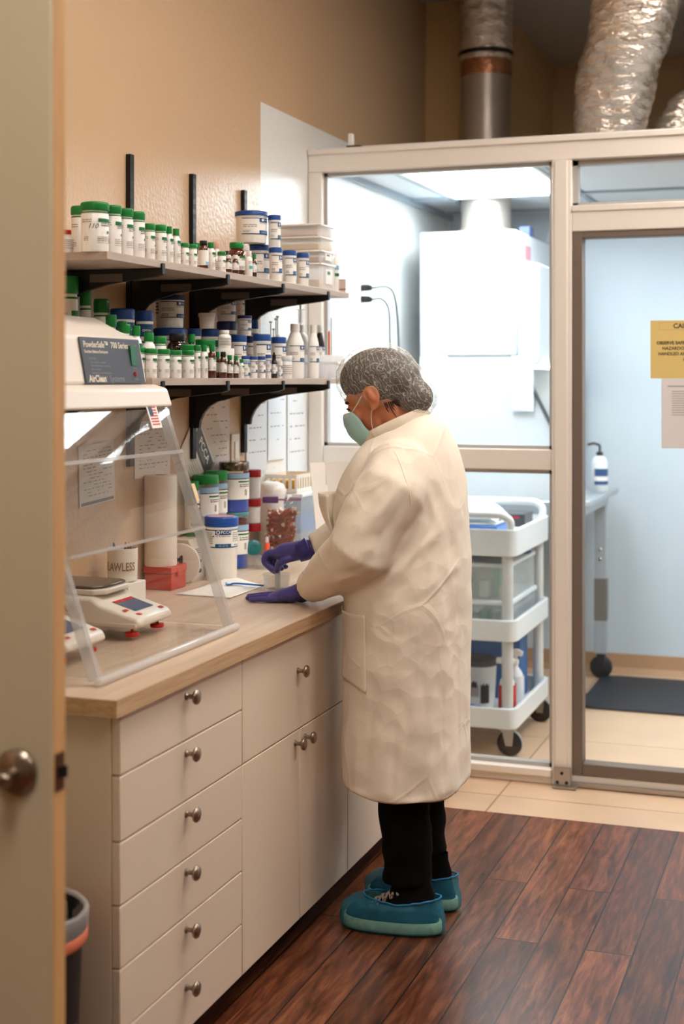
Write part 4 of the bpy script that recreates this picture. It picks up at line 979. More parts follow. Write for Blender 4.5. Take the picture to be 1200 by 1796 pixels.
g = G(); g.lathe([(.0185, -.0), (.0185, .2805), (.0165, .2805), (.0165, 0)], 20, caps=False); g.build('core', mat('cardboard', (170, 134, 96), rough=0.8), roll)
disc = thing('tape_roll', 'round white tape dispenser lettered M behind the red box', 'tape', (-1.994, 4.094, TOP))
Mz = Matrix.Rotation(math.radians(-75), 3, 'Z') @ Matrix.Rotation(PI / 2, 3, 'Y')
g = G(); g.lathe([(0, -.008), (.062, -.008), (.064, -.006), (.064, .006), (.062, .008), (0, .008)], 40, (0, 0, .0645), 0, Mz); g.build('body', mat('disc_white', (226, 216, 202), rough=0.45), disc)
ddir = Vector((math.cos(math.radians(-75)), math.sin(math.radians(-75)), 0)); dside = Vector((-ddir.y, ddir.x, 0))
lettering('M.', 0.040, lambda x, y: Vector((0, 0, .075)) + ddir * .0095 + dside * x + Vector((0, 0, 1)) * y, INK, disc, bold=0.0012)
ct = thing('small_carton', 'white labelled carton between the red box and the jar with blue lid', 'carton', (-2.005, 4.185, TOP))
g = G(); g.prism([(-.045, 0), (.03, 0), (.03, .112), (.018, .135), (-.045, .135)], 1, -.048, .045); g.build('body', mat('carton_cream', (234, 222, 204), rough=0.55), ct, bevel=0.002)
g = G()
def cf(y0, y1, z0, z1, mi, l=.0008): g.quad((.03 + l, y0, z0), (.03 + l, y1, z0), (.03 + l, y1, z1), (.03 + l, y0, z1), mi)
cf(-.044, .04, .01, .11, 0)
for k in range(4): cf(-.036, -.036 + .05 - .008 * (k % 2), .100 - k * .006, .103 - k * .006, 2, .0012)
cf(-.03, -.006, .066, .074, 2, .0012); cf(.0, .022, .056, .066, 1, .0012); cf(-.04, .0, .030, .0315, 2, .0012); cf(.004, .024, .024, .036, 1, .0012); cf(.026, .036, .086, .096, 3, .0012)
g.build('label', [LABELWHITE, INK, GREY, LGREEN], ct, smooth=False)

# big blue-lidded jar with the maker's label towards the room
def big_pcca(seed): 
    lo, hi = .52, .80; H = hi - lo; q = lambda t: lo + H * t
    r = [(-172, 44, lo, hi, 0, 0), (-172, 44, q(.95), q(1), 4, 1), (-172, 44, q(0), q(.06), 4, 1), (-88, -30, q(.72), q(1), 4, 2), (-88, -30, q(0), q(.22), 4, 2)]
    r += marks(-84, -34, q(.60), q(.67), 5, 1, .7, 3) + marks(-150, -98, q(.18), q(.86), 3, 7, 1.6, 4) + marks(-22, 20, q(.3), q(.86), 3, 5, 1.2, 5) + marks(-76, -40, q(.05), q(.17), 7, 2, 1, 6, 3) + [(-97, -93, q(.60), q(.68), 2, 2)] + marks(-14, 10, q(.08), q(.2), 2, 1, .8, 8)
    return r
s, R, H = jar(388.5, 60, 906, -1.915, 'blue_wide', 'blue_lid_jar', 'large white jar with blue lid standing on the worktop', 'jar', None, lid=mat('lid_bright_blue', (24, 76, 160), rough=0.35), lab=big_pcca, base=TOP)
pcca(s, R, H, -59, H * .762, R / .052)
g = G(); g.lathe([(0, 0), (R * .80, 0), (R * .80, .0006)], 30, (0, 0, H * .9935)); g.build('lid_label', mat('lid_print', (206, 150, 158), rough=0.4), s)
# clear jars with green lids, in two-high stacks
def clear_jar(x, y, z, R, H, lid, label, group, fillm=None, fillh=.5, lab='white', fill2=None, lid_h=.03):
    s = thing('clear_jar', label, 'jar', (x, y, z), 0, group)
    g = G(); g.lathe([(0, 0), (R * .93, 0), (R * .98, .004), (R * .98, H - lid_h - .012), (R * .9, H - lid_h), (R * .9, H - lid_h * .4)], 32); g.build('body', CLEAR, s)
    if fillm is not None:
        g = G(); g.lathe([(0, .003), (R * .9, .003), (R * .92, .006), (R * .92, H * fillh), (R * .6, H * fillh + .004), (0, H * fillh)], 24); g.build('contents', fillm, s)
    if fill2 is not None:
        g = G(); g.lathe([(0, H * .62), (R * .9, H * .62), (R * .9, H - lid_h - .012), (0, H - lid_h - .012)], 24); g.build('contents', fill2, s)
    g = G(); g.lathe([(R * .9, H - lid_h), (R, H - lid_h), (R * 1.01, H - lid_h + .002), (R * 1.01, H - .003), (R * .97, H), (0, H)], 36, caps=False); g.build('lid', lid, s)
    if lab == 'white': label_mesh(R * .985, H, [(-150, 50, .26, .66, 0, 0), (-50, 20, .60, .63, 1, 1), (-140, -124, .5, .6, 3, 1)] + marks(-44, 8, .50, .57, 2, 2, .8, 1) + [(-22, -10, .34, .46, 3, 1)] + marks(-140, -90, .3, .5, 3, 3, 1, 2) + [(-90, 40, .68, .78, 7, 1)]).build('label', LM, s, recalc=False)
    elif lab == 'code': label_mesh(R * .985, H, [(-150, 50, .1, .66, 0, 0)] + marks(-70, 30, .12, .6, 2, 5, .5, 5) + [(-150, 50, .7, .82, 7, 0)]).build('label', LM, s, recalc=False)
    return s
GJ = 'clear jars with green lids behind the blue-lidded jar'
COTTON = mat('cotton_white', (226, 224, 222), rough=0.9)
clear_jar(-2.008, 4.316, TOP, .042, .150, GREEN, 'lower clear green-lidded jar behind the large blue-lidded jar', GJ, COTTON, .6)
clear_jar(-2.008, 4.316, TOP + .1503, .042, .182, GREEN, 'clear jar with wide green lid, front of the upper jars', GJ, COTTON, .30)
clear_jar(-2.014, 4.412, TOP, .038, .150, GREEN, 'lower clear green-lidded jar beside the blue-filled canisters', GJ, COTTON, .6)
clear_jar(-2.014, 4.412, TOP + .1503, .038, .190, GREEN, 'clear green-lidded jar beside the steel-lidded canister', GJ, COTTON, .30)
clear_jar(-2.026, 4.246, TOP, .0235, .145, GREEN, 'lower slim clear jar behind the acrylic edge', GJ, None)
clear_jar(-2.026, 4.246, TOP + .1453, .0235, .170, GREEN, 'slim clear jar with green lid and barcode label', GJ, COTTON, .25, lab='code')
CJ = 'blue filled clear canisters'
BLUEFILL = mat('blue_caps', (36, 76, 190), rough=0.4, vary=(60, 0.5)); REDFILL = mat('maroon_caps', (98, 30, 32), rough=0.5, vary=(60, 0.5))
clear_jar(-1.992, 4.512, TOP, .050, .193, mat('teal_lid', (70, 140, 150), rough=0.4), 'lower clear canister with blue contents under the steel-lidded one', CJ, BLUEFILL, .36, fill2=REDFILL, lid_h=.012)
clear_jar(-1.992, 4.512, TOP + .1933, .052, .172, mat('steel_lid', (120, 108, 98), rough=0.25, metal=1.0), 'steel-lidded clear canister of blue and maroon pieces', CJ, BLUEFILL, .30, fill2=REDFILL, lid_h=.03)
RJ = 'clear jars with dark red lids'
DRED = mat('lid_dark_red', (150, 18, 26), rough=0.35)
zz = TOP
for h, lb, fl in ((.134, 'bottom red-lidded clear jar of the stack of three', None), (.088, 'middle red-lidded clear jar of the stack of three', COTTON), (.104, 'topmost red-lidded jar of the stack of three', COTTON)):
    clear_jar(-2.005, 4.70, zz, .032, h, DRED, lb, RJ, fl, .75, lab=None if h > .12 or h < .09 else 'plain', lid_h=.026); zz += h + .0003
# clear tray with a teal disc and an orange-tipped tube
tr = thing('clear_tray', 'small clear plastic tray beside the stacked canisters', 'tray', (-1.90, 4.535, TOP))
g = G(); g.box2((-.052, -.045, 0), (.052, .045, .002))
for a, b in (((-.052, -.045, 0), (.052, -.043, .05)), ((-.052, .043, 0), (.052, .045, .05)), ((-.052, -.045, 0), (-.05, .045, .05)), ((.05, -.045, 0), (.052, .045, .05)), ((-.001, -.043, 0), (.001, .043, .045))): g.box2(a, b)
g.build('body', CLEAR, tr)
g = G(); cd = Matrix.Rotation(math.radians(-62), 3, 'Z') @ Matrix.Rotation(math.radians(78), 3, 'Y')
g.lathe([(0, -.007), (.022, -.007), (.027, -.004), (.027, .004), (.022, .007), (.010, .0075), (.010, .005), (0, .005)], 32, (0, 0, 0), 0, cd)
tag(g.build('tape_dispenser', mat('teal_plastic', (18, 106, 112), rough=0.3), loc=(-1.927, 4.53, TOP + .069)), 'round teal dispenser propped in the clear tray', 'dispenser')
g = G(); g.sweep([(-1.882, 4.545, TOP + .003), (-1.885, 4.55, TOP + .05), (-1.888, 4.556, TOP + .1)], [.008, .009, .006], 10, round_caps=True); g.sweep([(-1.884, 4.548, TOP + .05), (-1.887, 4.5535, TOP + .085)], .0095, 10, mi=1)
tag(g.build('applicator', [FROST, mat('orange_tip', (232, 92, 52), rough=0.4)]), 'clear applicator with orange middle standing in the clear tray', 'applicator')
# zip bag of brown sticks
bag = thing('zip_bag', 'clear zip bag with purple slider full of brown sticks', 'bag', (-1.915, 4.76, TOP))
BL_ = math.radians(20)
def bagpt(u, v, w): # u across, w thickness
    return Vector((u * math.cos(BL_) + w * math.sin(BL_), u * math.sin(BL_) - w * math.cos(BL_), v))
for sgn in (1, -1):
    g = G(); g.grid(lambda a, b: bagpt((a - .5) * .15 * (1 - .04 * b), .001 + b * .235, sgn * (.006 + .046 * math.sin(PI * min(1, a)) ** .6 * math.sin(PI * min(.97, b * .9 + .08)) ** .6) + .004 * noise.noise((a * 5, b * 5, sgn))), 20, 20)
    g.build('film', CLEAR, bag)
g = G(); g.sweep([bagpt(-.07, .217, .002), bagpt(.07, .217, .002)], .0035, 8, 0, flat=.6)
g.build('zip_strip', mat('magenta_strip', (168, 92, 128), rough=0.4), bag)
g = G(); g.box2((-.068, -.008, .205), (-.012, .008, .228)); o = g.build('slider_tape', mat('purple_tape', (88, 36, 112), rough=0.45), bag, bevel=.002); o.rotation_euler = (0, 0, BL_); o.location = bagpt(0, 0, .004)
rnd = random.Random(4); g = G()
for k in range(210):
    c = Vector((rnd.uniform(-.052, .052), rnd.uniform(.016, .178), rnd.uniform(-.012, .012))); a = rnd.choice((.15, 2.9, 1.4, .5)) + rnd.uniform(-.3, .3); L = .021
    d = Vector((math.cos(a) * L, math.sin(a) * L, rnd.uniform(-.006, .006)))
    if c.y - abs(d.y) < .012 or c.y + abs(d.y) > .185: d.y *= .3
    if abs(c.x) + abs(d.x) > .058: c.x *= .4
    p0, p1 = bagpt(*(c - d)), bagpt(*(c + d))
    g.sweep([p0, p1], .0042, 6, 0)
    if k % 3 == 0: g.sweep([p1, p1 + (p1 - p0).normalized() * .010], .0046, 6, 1)
o = g.build('brown_sticks', [mat('stick_brown', (142, 66, 34), rough=0.4, vary=(20, .4)), mat('stick_tip', (222, 196, 176), rough=0.5)], loc=(-1.915, 4.76, TOP)); tag(o, 'heap of brown sticks with pale tips inside the zip bag', 'sticks'); o['kind'] = 'stuff'
# bulging bag of white powder
pb = G(); pb.lathe([(0, 0), (.040, 0), (.048, .03), (.05, .1), (.053, .2), (.054, .24), (.046, .264), (.022, .276), (0, .27)], 28, sy=1.0)
pb.v = [tuple(Vector(p) + Vector((1, 1, .5)) * .012 * noise.noise(Vector(p) * 28)) for p in pb.v]
tag(pb.build('powder_bag', mat('powder_bag_film', (240, 234, 228), rough=0.3, coat=0.6), loc=(-1.995, 4.856, TOP), angle=180), 'bulging bag of white powder behind the zip bag', 'bag')
# storage drawers along the wall with a basket on top
BINM = glass_mat('blue_grey_bin', tint=(0.93, 0.95, 0.97), refl=.8, rough=.12, haze=.35, hazecol=(0.78, 0.84, 0.9))
for y0, y1, lb in ((4.925, 5.135, 'clear storage bin under the pale basket'), (5.145, 5.375, 'clear storage bin of blue packets beside the partition')):
    b = thing('storage_bin', lb, 'bin', (-1.985, (y0 + y1) / 2, TOP), 0, 'clear storage bins on the worktop'); hw = (y1 - y0) / 2
    g = G()
    for a, c in (((-.06, -hw, 0), (.08, hw, .003)), ((-.06, -hw, .003), (.08, -hw + .003, .21)), ((-.06, hw - .003, .003), (.08, hw, .21)), ((.077, -hw + .003, .003), (.08, hw - .003, .21)), ((-.06, -hw + .003, .003), (-.057, hw - .003, .21))): g.box2(a, c)
    g.build('tub', BINM, b)
    g = G(); g.box2((-.064, -hw - .003, .2105), (.088, hw + .003, .226)); g.build('lid', mat('bin_lid', (226, 228, 230), rough=.35), b, bevel=.004)
    g = G(); g.box2((-.05, -hw + .01, .004), (.068, hw - .01, .075)); g.build('contents', mat('bin_beige', (196, 184, 172), rough=.7, vary=(40, .4)), b, bevel=.01)
    g = G(); g.box2((-.05, -hw + .012, .0755), (.066, hw - .012, .14)); g.build('contents', mat('bin_blue', (104, 146, 206), rough=.5, vary=(30, .3)), b, bevel=.012)
bk = thing('basket', 'pale plastic basket with slotted sides on the clear bin', 'basket', (-1.985, 5.03, TOP + .2265))
g = G(); hx, hy, hz = .062, .105, .068
g.box2((-hx, -hy, 0), (hx, hy, .004))
def wallx(x): 
    g.box2((x - .002, -hy, .004), (x + .002, hy, .016)); g.box2((x - .002, -hy, .054), (x + .002, hy, hz))
    for k in range(9): yy = -hy + (2 * hy) * k / 8; g.box2((x - .002, yy - .006 if k else -hy, .016), (x + .002, yy + .006 if k < 8 else hy, .054))
def wally(y):
    g.box2((-hx, y - .002, .004), (hx, y + .002, .016)); g.box2((-hx, y - .002, .054), (hx, y + .002, hz))
    for k in range(6): xx = -hx + (2 * hx) * k / 5; g.box2((xx - .006 if k else -hx, y - .002, .016), (xx + .006 if k < 5 else hx, y + .002, .054))
wallx(hx); wallx(-hx); wally(-hy); wally(hy)
g.build('body', mat('basket_cream', (232, 224, 212), rough=.45), bk)
g = G(); g.box2((-hx + .01, -hy + .01, .0045), (hx - .01, hy - .01, .048)); tag(g.build('yellow_packets', mat('packet_yellow', (216, 160, 62), rough=.5, vary=(40, .3)), loc=(-1.985, 5.03, TOP + .2265), bevel=.006), 'yellow packets inside the pale slotted basket', 'packets')
# folded white card standing near the partition
g = G()
A = Vector((-1.80, 4.74, 0)); B_ = Vector((-1.765, 4.80, 0)); C_ = Vector((-1.63, 4.83, 0))
def leaf(P, Q, top0, top1):
    n = Vector((P.y - Q.y, Q.x - P.x, 0)).normalized() * .0012
    pr = [(P + n), (Q + n), (Q - n), (P - n)]
    lean = [(-.018, -.0, 0), (-.006, 0, 0)]
    vs = [p + Vector((.035, .0, TOP)) if i in (0, 3) else p + Vector((.02, 0, TOP)) for i, p in enumerate(pr)] + [p + Vector((0, 0, TOP + (top0 if i in (0, 3) else top1))) for i, p in enumerate(pr)]
    g.add(vs, [(3, 2, 1, 0), (4, 5, 6, 7), (0, 1, 5, 4), (1, 2, 6, 5), (2, 3, 7, 6), (3, 0, 4, 7)])
leaf(A, B_, .352, .352); leaf(B_, C_, .352, .358)
tag(g.build('folded_card', mat('bright_card', (240, 236, 232), rough=.6), smooth=False), 'folded white card standing behind the lab coat near the partition', 'card')

# white folder hanging tilted on the wall above the green lids
rt = Vector((CA, SA, 0)); fw = Vector((-SA, CA, 0)); up = Vector((0, 0, 1))
FXW = WX + .0045
o0 = on_x(345, 723, FXW); E1 = on_x(376, 809, FXW) - o0; E2 = on_x(313, 798, FXW) - o0; E3 = on_x(399, 784, FXW) - on_x(376, 809, FXW)
cn = thing('wall_folder', 'white folder with dark band hanging tilted on the wall above green-lidded jars', 'folder', o0)
def slab(P, a, b, th, name, m, par):
    n = Vector((-th, 0, 0)); g = G(); vs = [P, P + a, P + a + b, P + b]; vs += [v + n for v in vs]
    g.add(vs, [(3, 2, 1, 0), (4, 5, 6, 7), (0, 1, 5, 4), (1, 2, 6, 5), (2, 3, 7, 6), (3, 0, 4, 7)])
    return g.build(name, m, par, smooth=False)
Z0 = Vector((0, 0, 0)); nn = Vector((1, 0, 0))
slab(Z0, E1, E2, .002, 'cover', mat('folder_white', (226, 216, 204), rough=.6), cn)
slab(Vector((-.001, 0, 0)), E1, E3, .0012, 'flap', mat('folder_inner', (214, 200, 182), rough=.7), cn)
def quad_on(A0, B0, A1, B1, l): return [nn * l + E1 * A0 + E2 * B0, nn * l + E1 * A1 + E2 * B0, nn * l + E1 * A1 + E2 * B1, nn * l + E1 * A0 + E2 * B1]
g = G(); g.add(quad_on(.20, .05, .985, .44, .0006), [(0, 1, 2, 3)]); g.build('band', mat('slate_band', (84, 78, 76), rough=.5), cn, smooth=False, recalc=False)
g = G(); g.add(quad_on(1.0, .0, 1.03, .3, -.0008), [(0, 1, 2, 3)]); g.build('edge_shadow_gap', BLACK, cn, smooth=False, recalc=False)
u1, u2 = E1.normalized(), E2.normalized()
lettering('PCCA', .040, lambda x, y: nn * .0012 + E1 * .60 + E2 * .20 + u1 * x - u2 * y, LABELWHITE, cn, bold=.0008)
g = G()
for j in range(3): g.add(quad_on(.44, .30 + j * .03, .76, .312 + j * .03, .0012), [(0, 1, 2, 3)])
for j in range(6): g.add(quad_on(.36 + .05 * (j % 2), .54 + j * .07, .9, .556 + j * .07, .0008), [(0, 1, 2, 3)])
g.build('print', GREY, cn, smooth=False, recalc=False)
g = G(); c0 = Vector((.004, .004, .0)); g.sweep([c0 + Vector((0, .0, -.012)), c0 + Vector((.004, .02, .005)), c0 + Vector((.003, .04, .05))], [.006, .010, .014], 10, flat=.35, up=(1, 0, 0)); g.build('hanging_clip', mat('clip_brown', (132, 96, 70), rough=.6), cn)

# ------------------------------------------------------------------ on the wall behind the worktop
def wall_sheet(px0, px1, py0, py1, label, cat, name='notice', lines=10, seed=0, extra=None, x=WX + .002, m=None, skew=0.0):
    a = on_x(px0, (py0 + py1) / 2, x); b = on_x(px1, (py0 + py1) / 2, x)
    mid = on_x((px0 + px1) / 2, 0, x); t = depth(mid)
    z1 = CAMZ + (665 - py0) / 2500 * t; z0 = CAMZ + (665 - py1) / 2500 * t
    s = thing(name, label, cat, (x, (a.y + b.y) / 2, (z0 + z1) / 2)); w = b.y - a.y; h = z1 - z0
    s.rotation_euler = (skew, 0, 0)
    g = G(); g.box2((0, -w / 2, -h / 2), (.0012, w / 2, h / 2)); g.build('sheet', m or PAPER, s, smooth=False)
    g = G(); rnd = random.Random(seed)
    for k in range(lines):
        zz = h * .40 - k * h * .8 / lines; yy = -w * .38
        while yy < w * .36:
            l = rnd.uniform(.008, .03)
            if rnd.random() < .7: g.quad((.0016, yy, zz), (.0016, min(yy + l, w * .42), zz), (.0016, min(yy + l, w * .42), zz + h * .012), (.0016, yy, zz + h * .012))
            yy += l + .01
    if g.v: g.build('print', mat('notice_ink', (120, 112, 106), rough=.7), s, smooth=False)
    return s, w, h
s, w, h = wall_sheet(138, 200, 778, 884, 'laminated table of figures on the wall behind the enclosure', 'notice', lines=14, seed=1, m=mat('laminated_sheet', (214, 204, 192), rough=.3), skew=.05)
g = G(); g.quad((.0017, -w * .46, -h * .48), (.0017, w * .46, -h * .48), (.0017, w * .46, -h * .43), (.0017, -w * .46, -h * .43)); g.build('footer_band', mat('band_grey', (122, 118, 122), rough=.5), s, smooth=False)
wall_sheet(236, 298, 738, 836, 'printed sheet on the wall between two shelf standards', 'notice', lines=12, seed=2)
wall_sheet(356, 402, 690, 826, 'long printed list on the wall beside the light switch', 'notice', lines=9, seed=3, m=mat('list_paper', (224, 212, 206), rough=.7))
wall_sheet(432, 468, 695, 828, 'sleeved sheet on the white wall next to the last standard', 'notice', lines=5, seed=4, m=mat('sleeve_sheet', (226, 228, 230), rough=.3), x=WX + .003)
s, w, h = wall_sheet(470, 500, 690, 806, 'middle of three sheets hanging on the white wall patch', 'notice', lines=4, seed=5, m=mat('blue_white_sheet', (228, 234, 240), rough=.5), x=WX + .005)
wall_sheet(504, 536, 690, 828, 'sheet hanging beside the partition post', 'notice', lines=5, seed=6, m=MATS['sleeve_sheet'], x=WX + .003)
g = G(); sw = thing('light_switch', 'cream light switch plate on the wall beside the printed list', 'light switch', (WX + .001, 4.665, 1.297))
g.box2((0, -.036, -.058), (.006, .036, .058)); g.build('plate', mat('ivory_plastic', (232, 222, 206), rough=.4), sw, bevel=.002)
g = G(); g.box2((.006, -.015, -.032), (.011, .015, .032)); g.build('rocker', mat('ivory_rocker', (238, 232, 220), rough=.35), sw, bevel=.002)

# ------------------------------------------------------------------ where the person works
g = G()
def wp(a, b):
    P00, P10, P11, P01 = on_z(306, 1043, TOP), on_z(404, 1050, TOP), on_z(464, 1028, TOP), on_z(392, 1020, TOP)
    p = P00.lerp(P10, a).lerp(P01.lerp(P11, a), b)
    lift = .0014 + .024 * max(0, b - .55) * max(0, .6 - abs(a - .35)) * 2.2 + .0015 * (noise.noise((a * 4, b * 4, 1)) + .6)
    return (p.x, p.y, TOP + lift)
g.grid(wp, 16, 12)
tag(g.build('weighing_paper', mat('weigh_paper', (240, 234, 226), rough=.7), solid=.0006), 'creased white weighing paper lying on the worktop under the blue spatula', 'paper')
g = G(); a, b = on_z(396, 1026, TOP + .006), on_z(463, 1030, TOP + .006)
d = (b - a)
g.sweep([a + d * t + Vector((0, 0, zz)) for t, zz in ((0, .006), (.04, .0045), (.1, .0055), (.16, .0075), (.3, .0075), (1, .0045))], [.004, .010, .009, .0055, .005, .005], 10, flat=[.3, .25, .25, .45, .5, .5], up=rt.cross(d), round_caps=False)
BL2 = mat('spatula_blue', (30, 120, 200), rough=.3)
g = G(); sid = d.cross(up).normalized()
sec = [(0, .002, .004), (.03, .007, .0), (.08, .0095, -.0005), (.14, .008, .001), (.19, .005, .004), (.3, .0046, .005), (1, .0046, .003)]
vs = []
for t, w, zz in sec:
    c = a + d * t + Vector((0, 0, zz)); vs += [c + sid * w, c + sid * w + up * .0045, c - sid * w + up * .0045, c - sid * w]
fs = []
for i in range(len(sec) - 1):
    for j in range(4): fs.append((i * 4 + j, i * 4 + (j + 1) % 4, i * 4 + 4 + (j + 1) % 4, i * 4 + 4 + j))
fs += [(0, 1, 2, 3), tuple(len(vs) - 4 + j for j in (3, 2, 1, 0))]
g.add(vs, fs); tag(g.build('spatula', BL2), 'bright blue plastic spatula on the white weighing paper', 'spatula')
BK = Vector((-1.648, 4.055, TOP))
g = G(); g.lathe([(0, .001), (.034, .001), (.0385, .004), (.0425, .050), (.044, .0525), (.0425, .054), (.0395, .050), (.0355, .007), (0, .006)], 40)
tag(g.build('glass_dish', BEAKERGLASS, loc=BK), 'small clear glass dish between the gloved hands', 'glass dish')
g = G(); g.lathe([(0, .008), (.0075, .009), (.0088, .013), (.0088, .085), (.005, .09), (.0045, .128), (0, .129)], 20)
tag(g.build('glass_pestle', mat('pestle_glass', (214, 214, 212), rough=.1, trans=.6), loc=BK + Vector((.004, -.002, 0))), 'glass pestle held upright in the dish by gloved fingers', 'pestle')
# ------------------------------------------------------------------ the person at the worktop
PY = 3.95
per = thing('person', 'person in cream lab coat, hairnet, face mask and purple gloves at the worktop', 'person', (-1.19, PY, 0))
pof = Vector((-1.19, PY, 0))
def pw(o): o.location = -pof; o.parent = per; return o          # meshes below are laid out in world places
def ellipsoid(g, c, r, M=None, n=20, m=12, mi=0):
    prof = [(max(1e-4, math.sin(PI * k / m)), -math.cos(PI * k / m)) for k in range(m + 1)]
    vs = []; fs = []
    for pr, z in prof:
        for i in range(n):
            a = 2 * PI * i / n; p = Vector((pr * math.cos(a) * r[0], pr * math.sin(a) * r[1], z * r[2]))
            if M is not None: p = M @ p
            vs.append(p + Vector(c))
    for j in range(m):
        for i in range(n): fs.append((j * n + i, j * n + (i + 1) % n, (j + 1) * n + (i + 1) % n, (j + 1) * n + i))
    g.add(vs, fs, mi)
# head frame: h(forward, side (+ = towards the wall side), up)
PITCH = math.radians(24)
HO = Vector((-1.285, PY, 1.497))
hf = Vector((-math.cos(PITCH), 0, -math.sin(PITCH))); hu = Vector((-math.sin(PITCH), 0, math.cos(PITCH))); hs = Vector((0, 1, 0))
def h(f, s, u): return HO + hf * f + hs * s + hu * u
HM = Matrix((hf, hs, hu)).transposed()
def curve3(P, t):
    n = len(P) - 1; x = t * n; i = min(int(x), n - 1); f = x - i
    a, b = P[max(i - 1, 0)], P[i]; c, d = P[i + 1], P[min(i + 2, n)]
    return tuple(.5 * ((2 * b[k]) + (-a[k] + c[k]) * f + (2 * a[k] - 5 * b[k] + 4 * c[k] - d[k]) * f * f + (-a[k] + 3 * b[k] - 3 * c[k] + d[k]) * f ** 3) for k in range(len(b)))
def hell(g, c, r, tilt=0.0, mi=0, roll=0.0):
    ellipsoid(g, h(*c), r, HM @ Matrix.Rotation(tilt, 3, 'Y') @ Matrix.Rotation(roll, 3, 'Z'), 24, 16, mi)

SKIN = mat('skin', (196, 124, 88), rough=0.5, sss=0.12)
g = G()
hell(g, (-.010, 0, .038), (.092, .074, .084)); hell(g, (.036, 0, -.030), (.058, .057, .088)); hell(g, (.058, 0, -.090), (.032, .034, .028)); hell(g, (.020, 0, -.075), (.05, .05, .035), .35)
hell(g, (.060, 0, .022), (.032, .058, .03))
hell(g, (.096, 0, -.028), (.018, .012, .022), -.3); hell(g, (.103, 0, -.040), (.012, .015, .011))
for s in (-1, 1):
    hell(g, (.066, s * .036, -.030), (.026, .024, .026)); hell(g, (.078, s * .031, .001), (.013, .016, .012))
    hell(g, (-.004, s * .079, -.006), (.019, .007, .031), .22, roll=s * .45); hell(g, (-.011, s * .087, .004), (.013, .007, .024), .22, roll=s * .5)
    ear = [h(-.004 + q[0], s * (.082 + .5 * abs(q[0] + .004) * .3), -.004 + q[1]) for q in ((.016, .002), (.017, .018), (.008, .029), (-.008, .031), (-.020, .022), (-.023, .006), (-.018, -.010), (-.008, -.022), (.004, -.030), (.010, -.026))]
    g.sweep([curve3([tuple(p) for p in ear], k / 30) for k in range(31)], .0058, 8, round_caps=True)
# neck, trunk, arms, legs (all but the neck is under the clothes)
g.sweep([h(-.02, 0, -.01), h(-.022, 0, -.075), (-1.218, PY, 1.39), (-1.19, PY, 1.33), (-1.18, PY, 1.22)], [.058, .055, .056, .075, .10], 20)
g.sweep([(-1.18, PY, 1.30), (-1.19, PY, 1.20), (-1.20, PY, 1.02), (-1.20, PY, .86), (-1.19, PY, .78)], [.10, .125, .125, .13, .11], 24, flat=[1.35, 1.3, 1.2, 1.25, 1.3], up=(1, 0, 0))
LSH, LEL, LWR = Vector((-1.15, 3.80, 1.315)), Vector((-1.250, 3.718, 1.082)), Vector((-1.462, 3.855, .944))
RSH, REL, RWR = Vector((-1.15, 4.10, 1.315)), Vector((-1.345, 4.150, 1.12)), Vector((-1.538, 4.062, 1.033))
for a, b, c in ((LSH, LEL, LWR), (RSH, REL, RWR)): g.sweep([(-1.17, PY, 1.29), a, a.lerp(b, .5), b, b.lerp(c, .45), c], [.06, .055, .045, .038, .034, .024], 14)
for s, ax in ((-1, -1.165), (1, -1.165)):
    g.sweep([(-1.19, PY + s * .085, .82), (-1.18, PY + s * .095, .5), (ax, PY + s * .1, .12), (ax + .01, PY + s * .1, .07)], [.085, .058, .036, .034], 14)
body = g.build('body', SKIN); body = bake(body, [('REMESH', dict(mode='VOXEL', voxel_size=0.0042)), ('SMOOTH', dict(factor=.5, iterations=3))]); pw(body)
body.data.materials.clear(); body.data.materials.append(SKIN)

def child(g, name, m, bevel=0, **k): return pw(g.build(name, m, None, bevel=bevel, **k))
# eye, lashes and brow
LASH = mat('lash_black', (28, 18, 16), rough=.7)
for s in (-1, 1):
    g = G(); hell(g, (.0855, s * .031, .000), (.0065, .011, .0065)); child(g, 'eye', mat('eye_white', (226, 214, 204), rough=.2))
    g = G(); hell(g, (.0905, s * .031, -.0015), (.0025, .0048, .0045)); child(g, 'iris', LASH)
    g = G(); g.sweep([h(.086, s * .019, .003), h(.0935, s * .026, .0045), h(.092, s * .036, .0035), h(.083, s * .046, -.001)], .0022, 6, round_caps=True); child(g, 'eyelash', LASH)
    g = G(); g.sweep([h(.0915, s * .014, .019), h(.0915, s * .026, .0235), h(.084, s * .042, .021), h(.074, s * .052, .014)], [.003, .0042, .0036, .002], 6, flat=.5, round_caps=True); child(g, 'eyebrow', LASH)

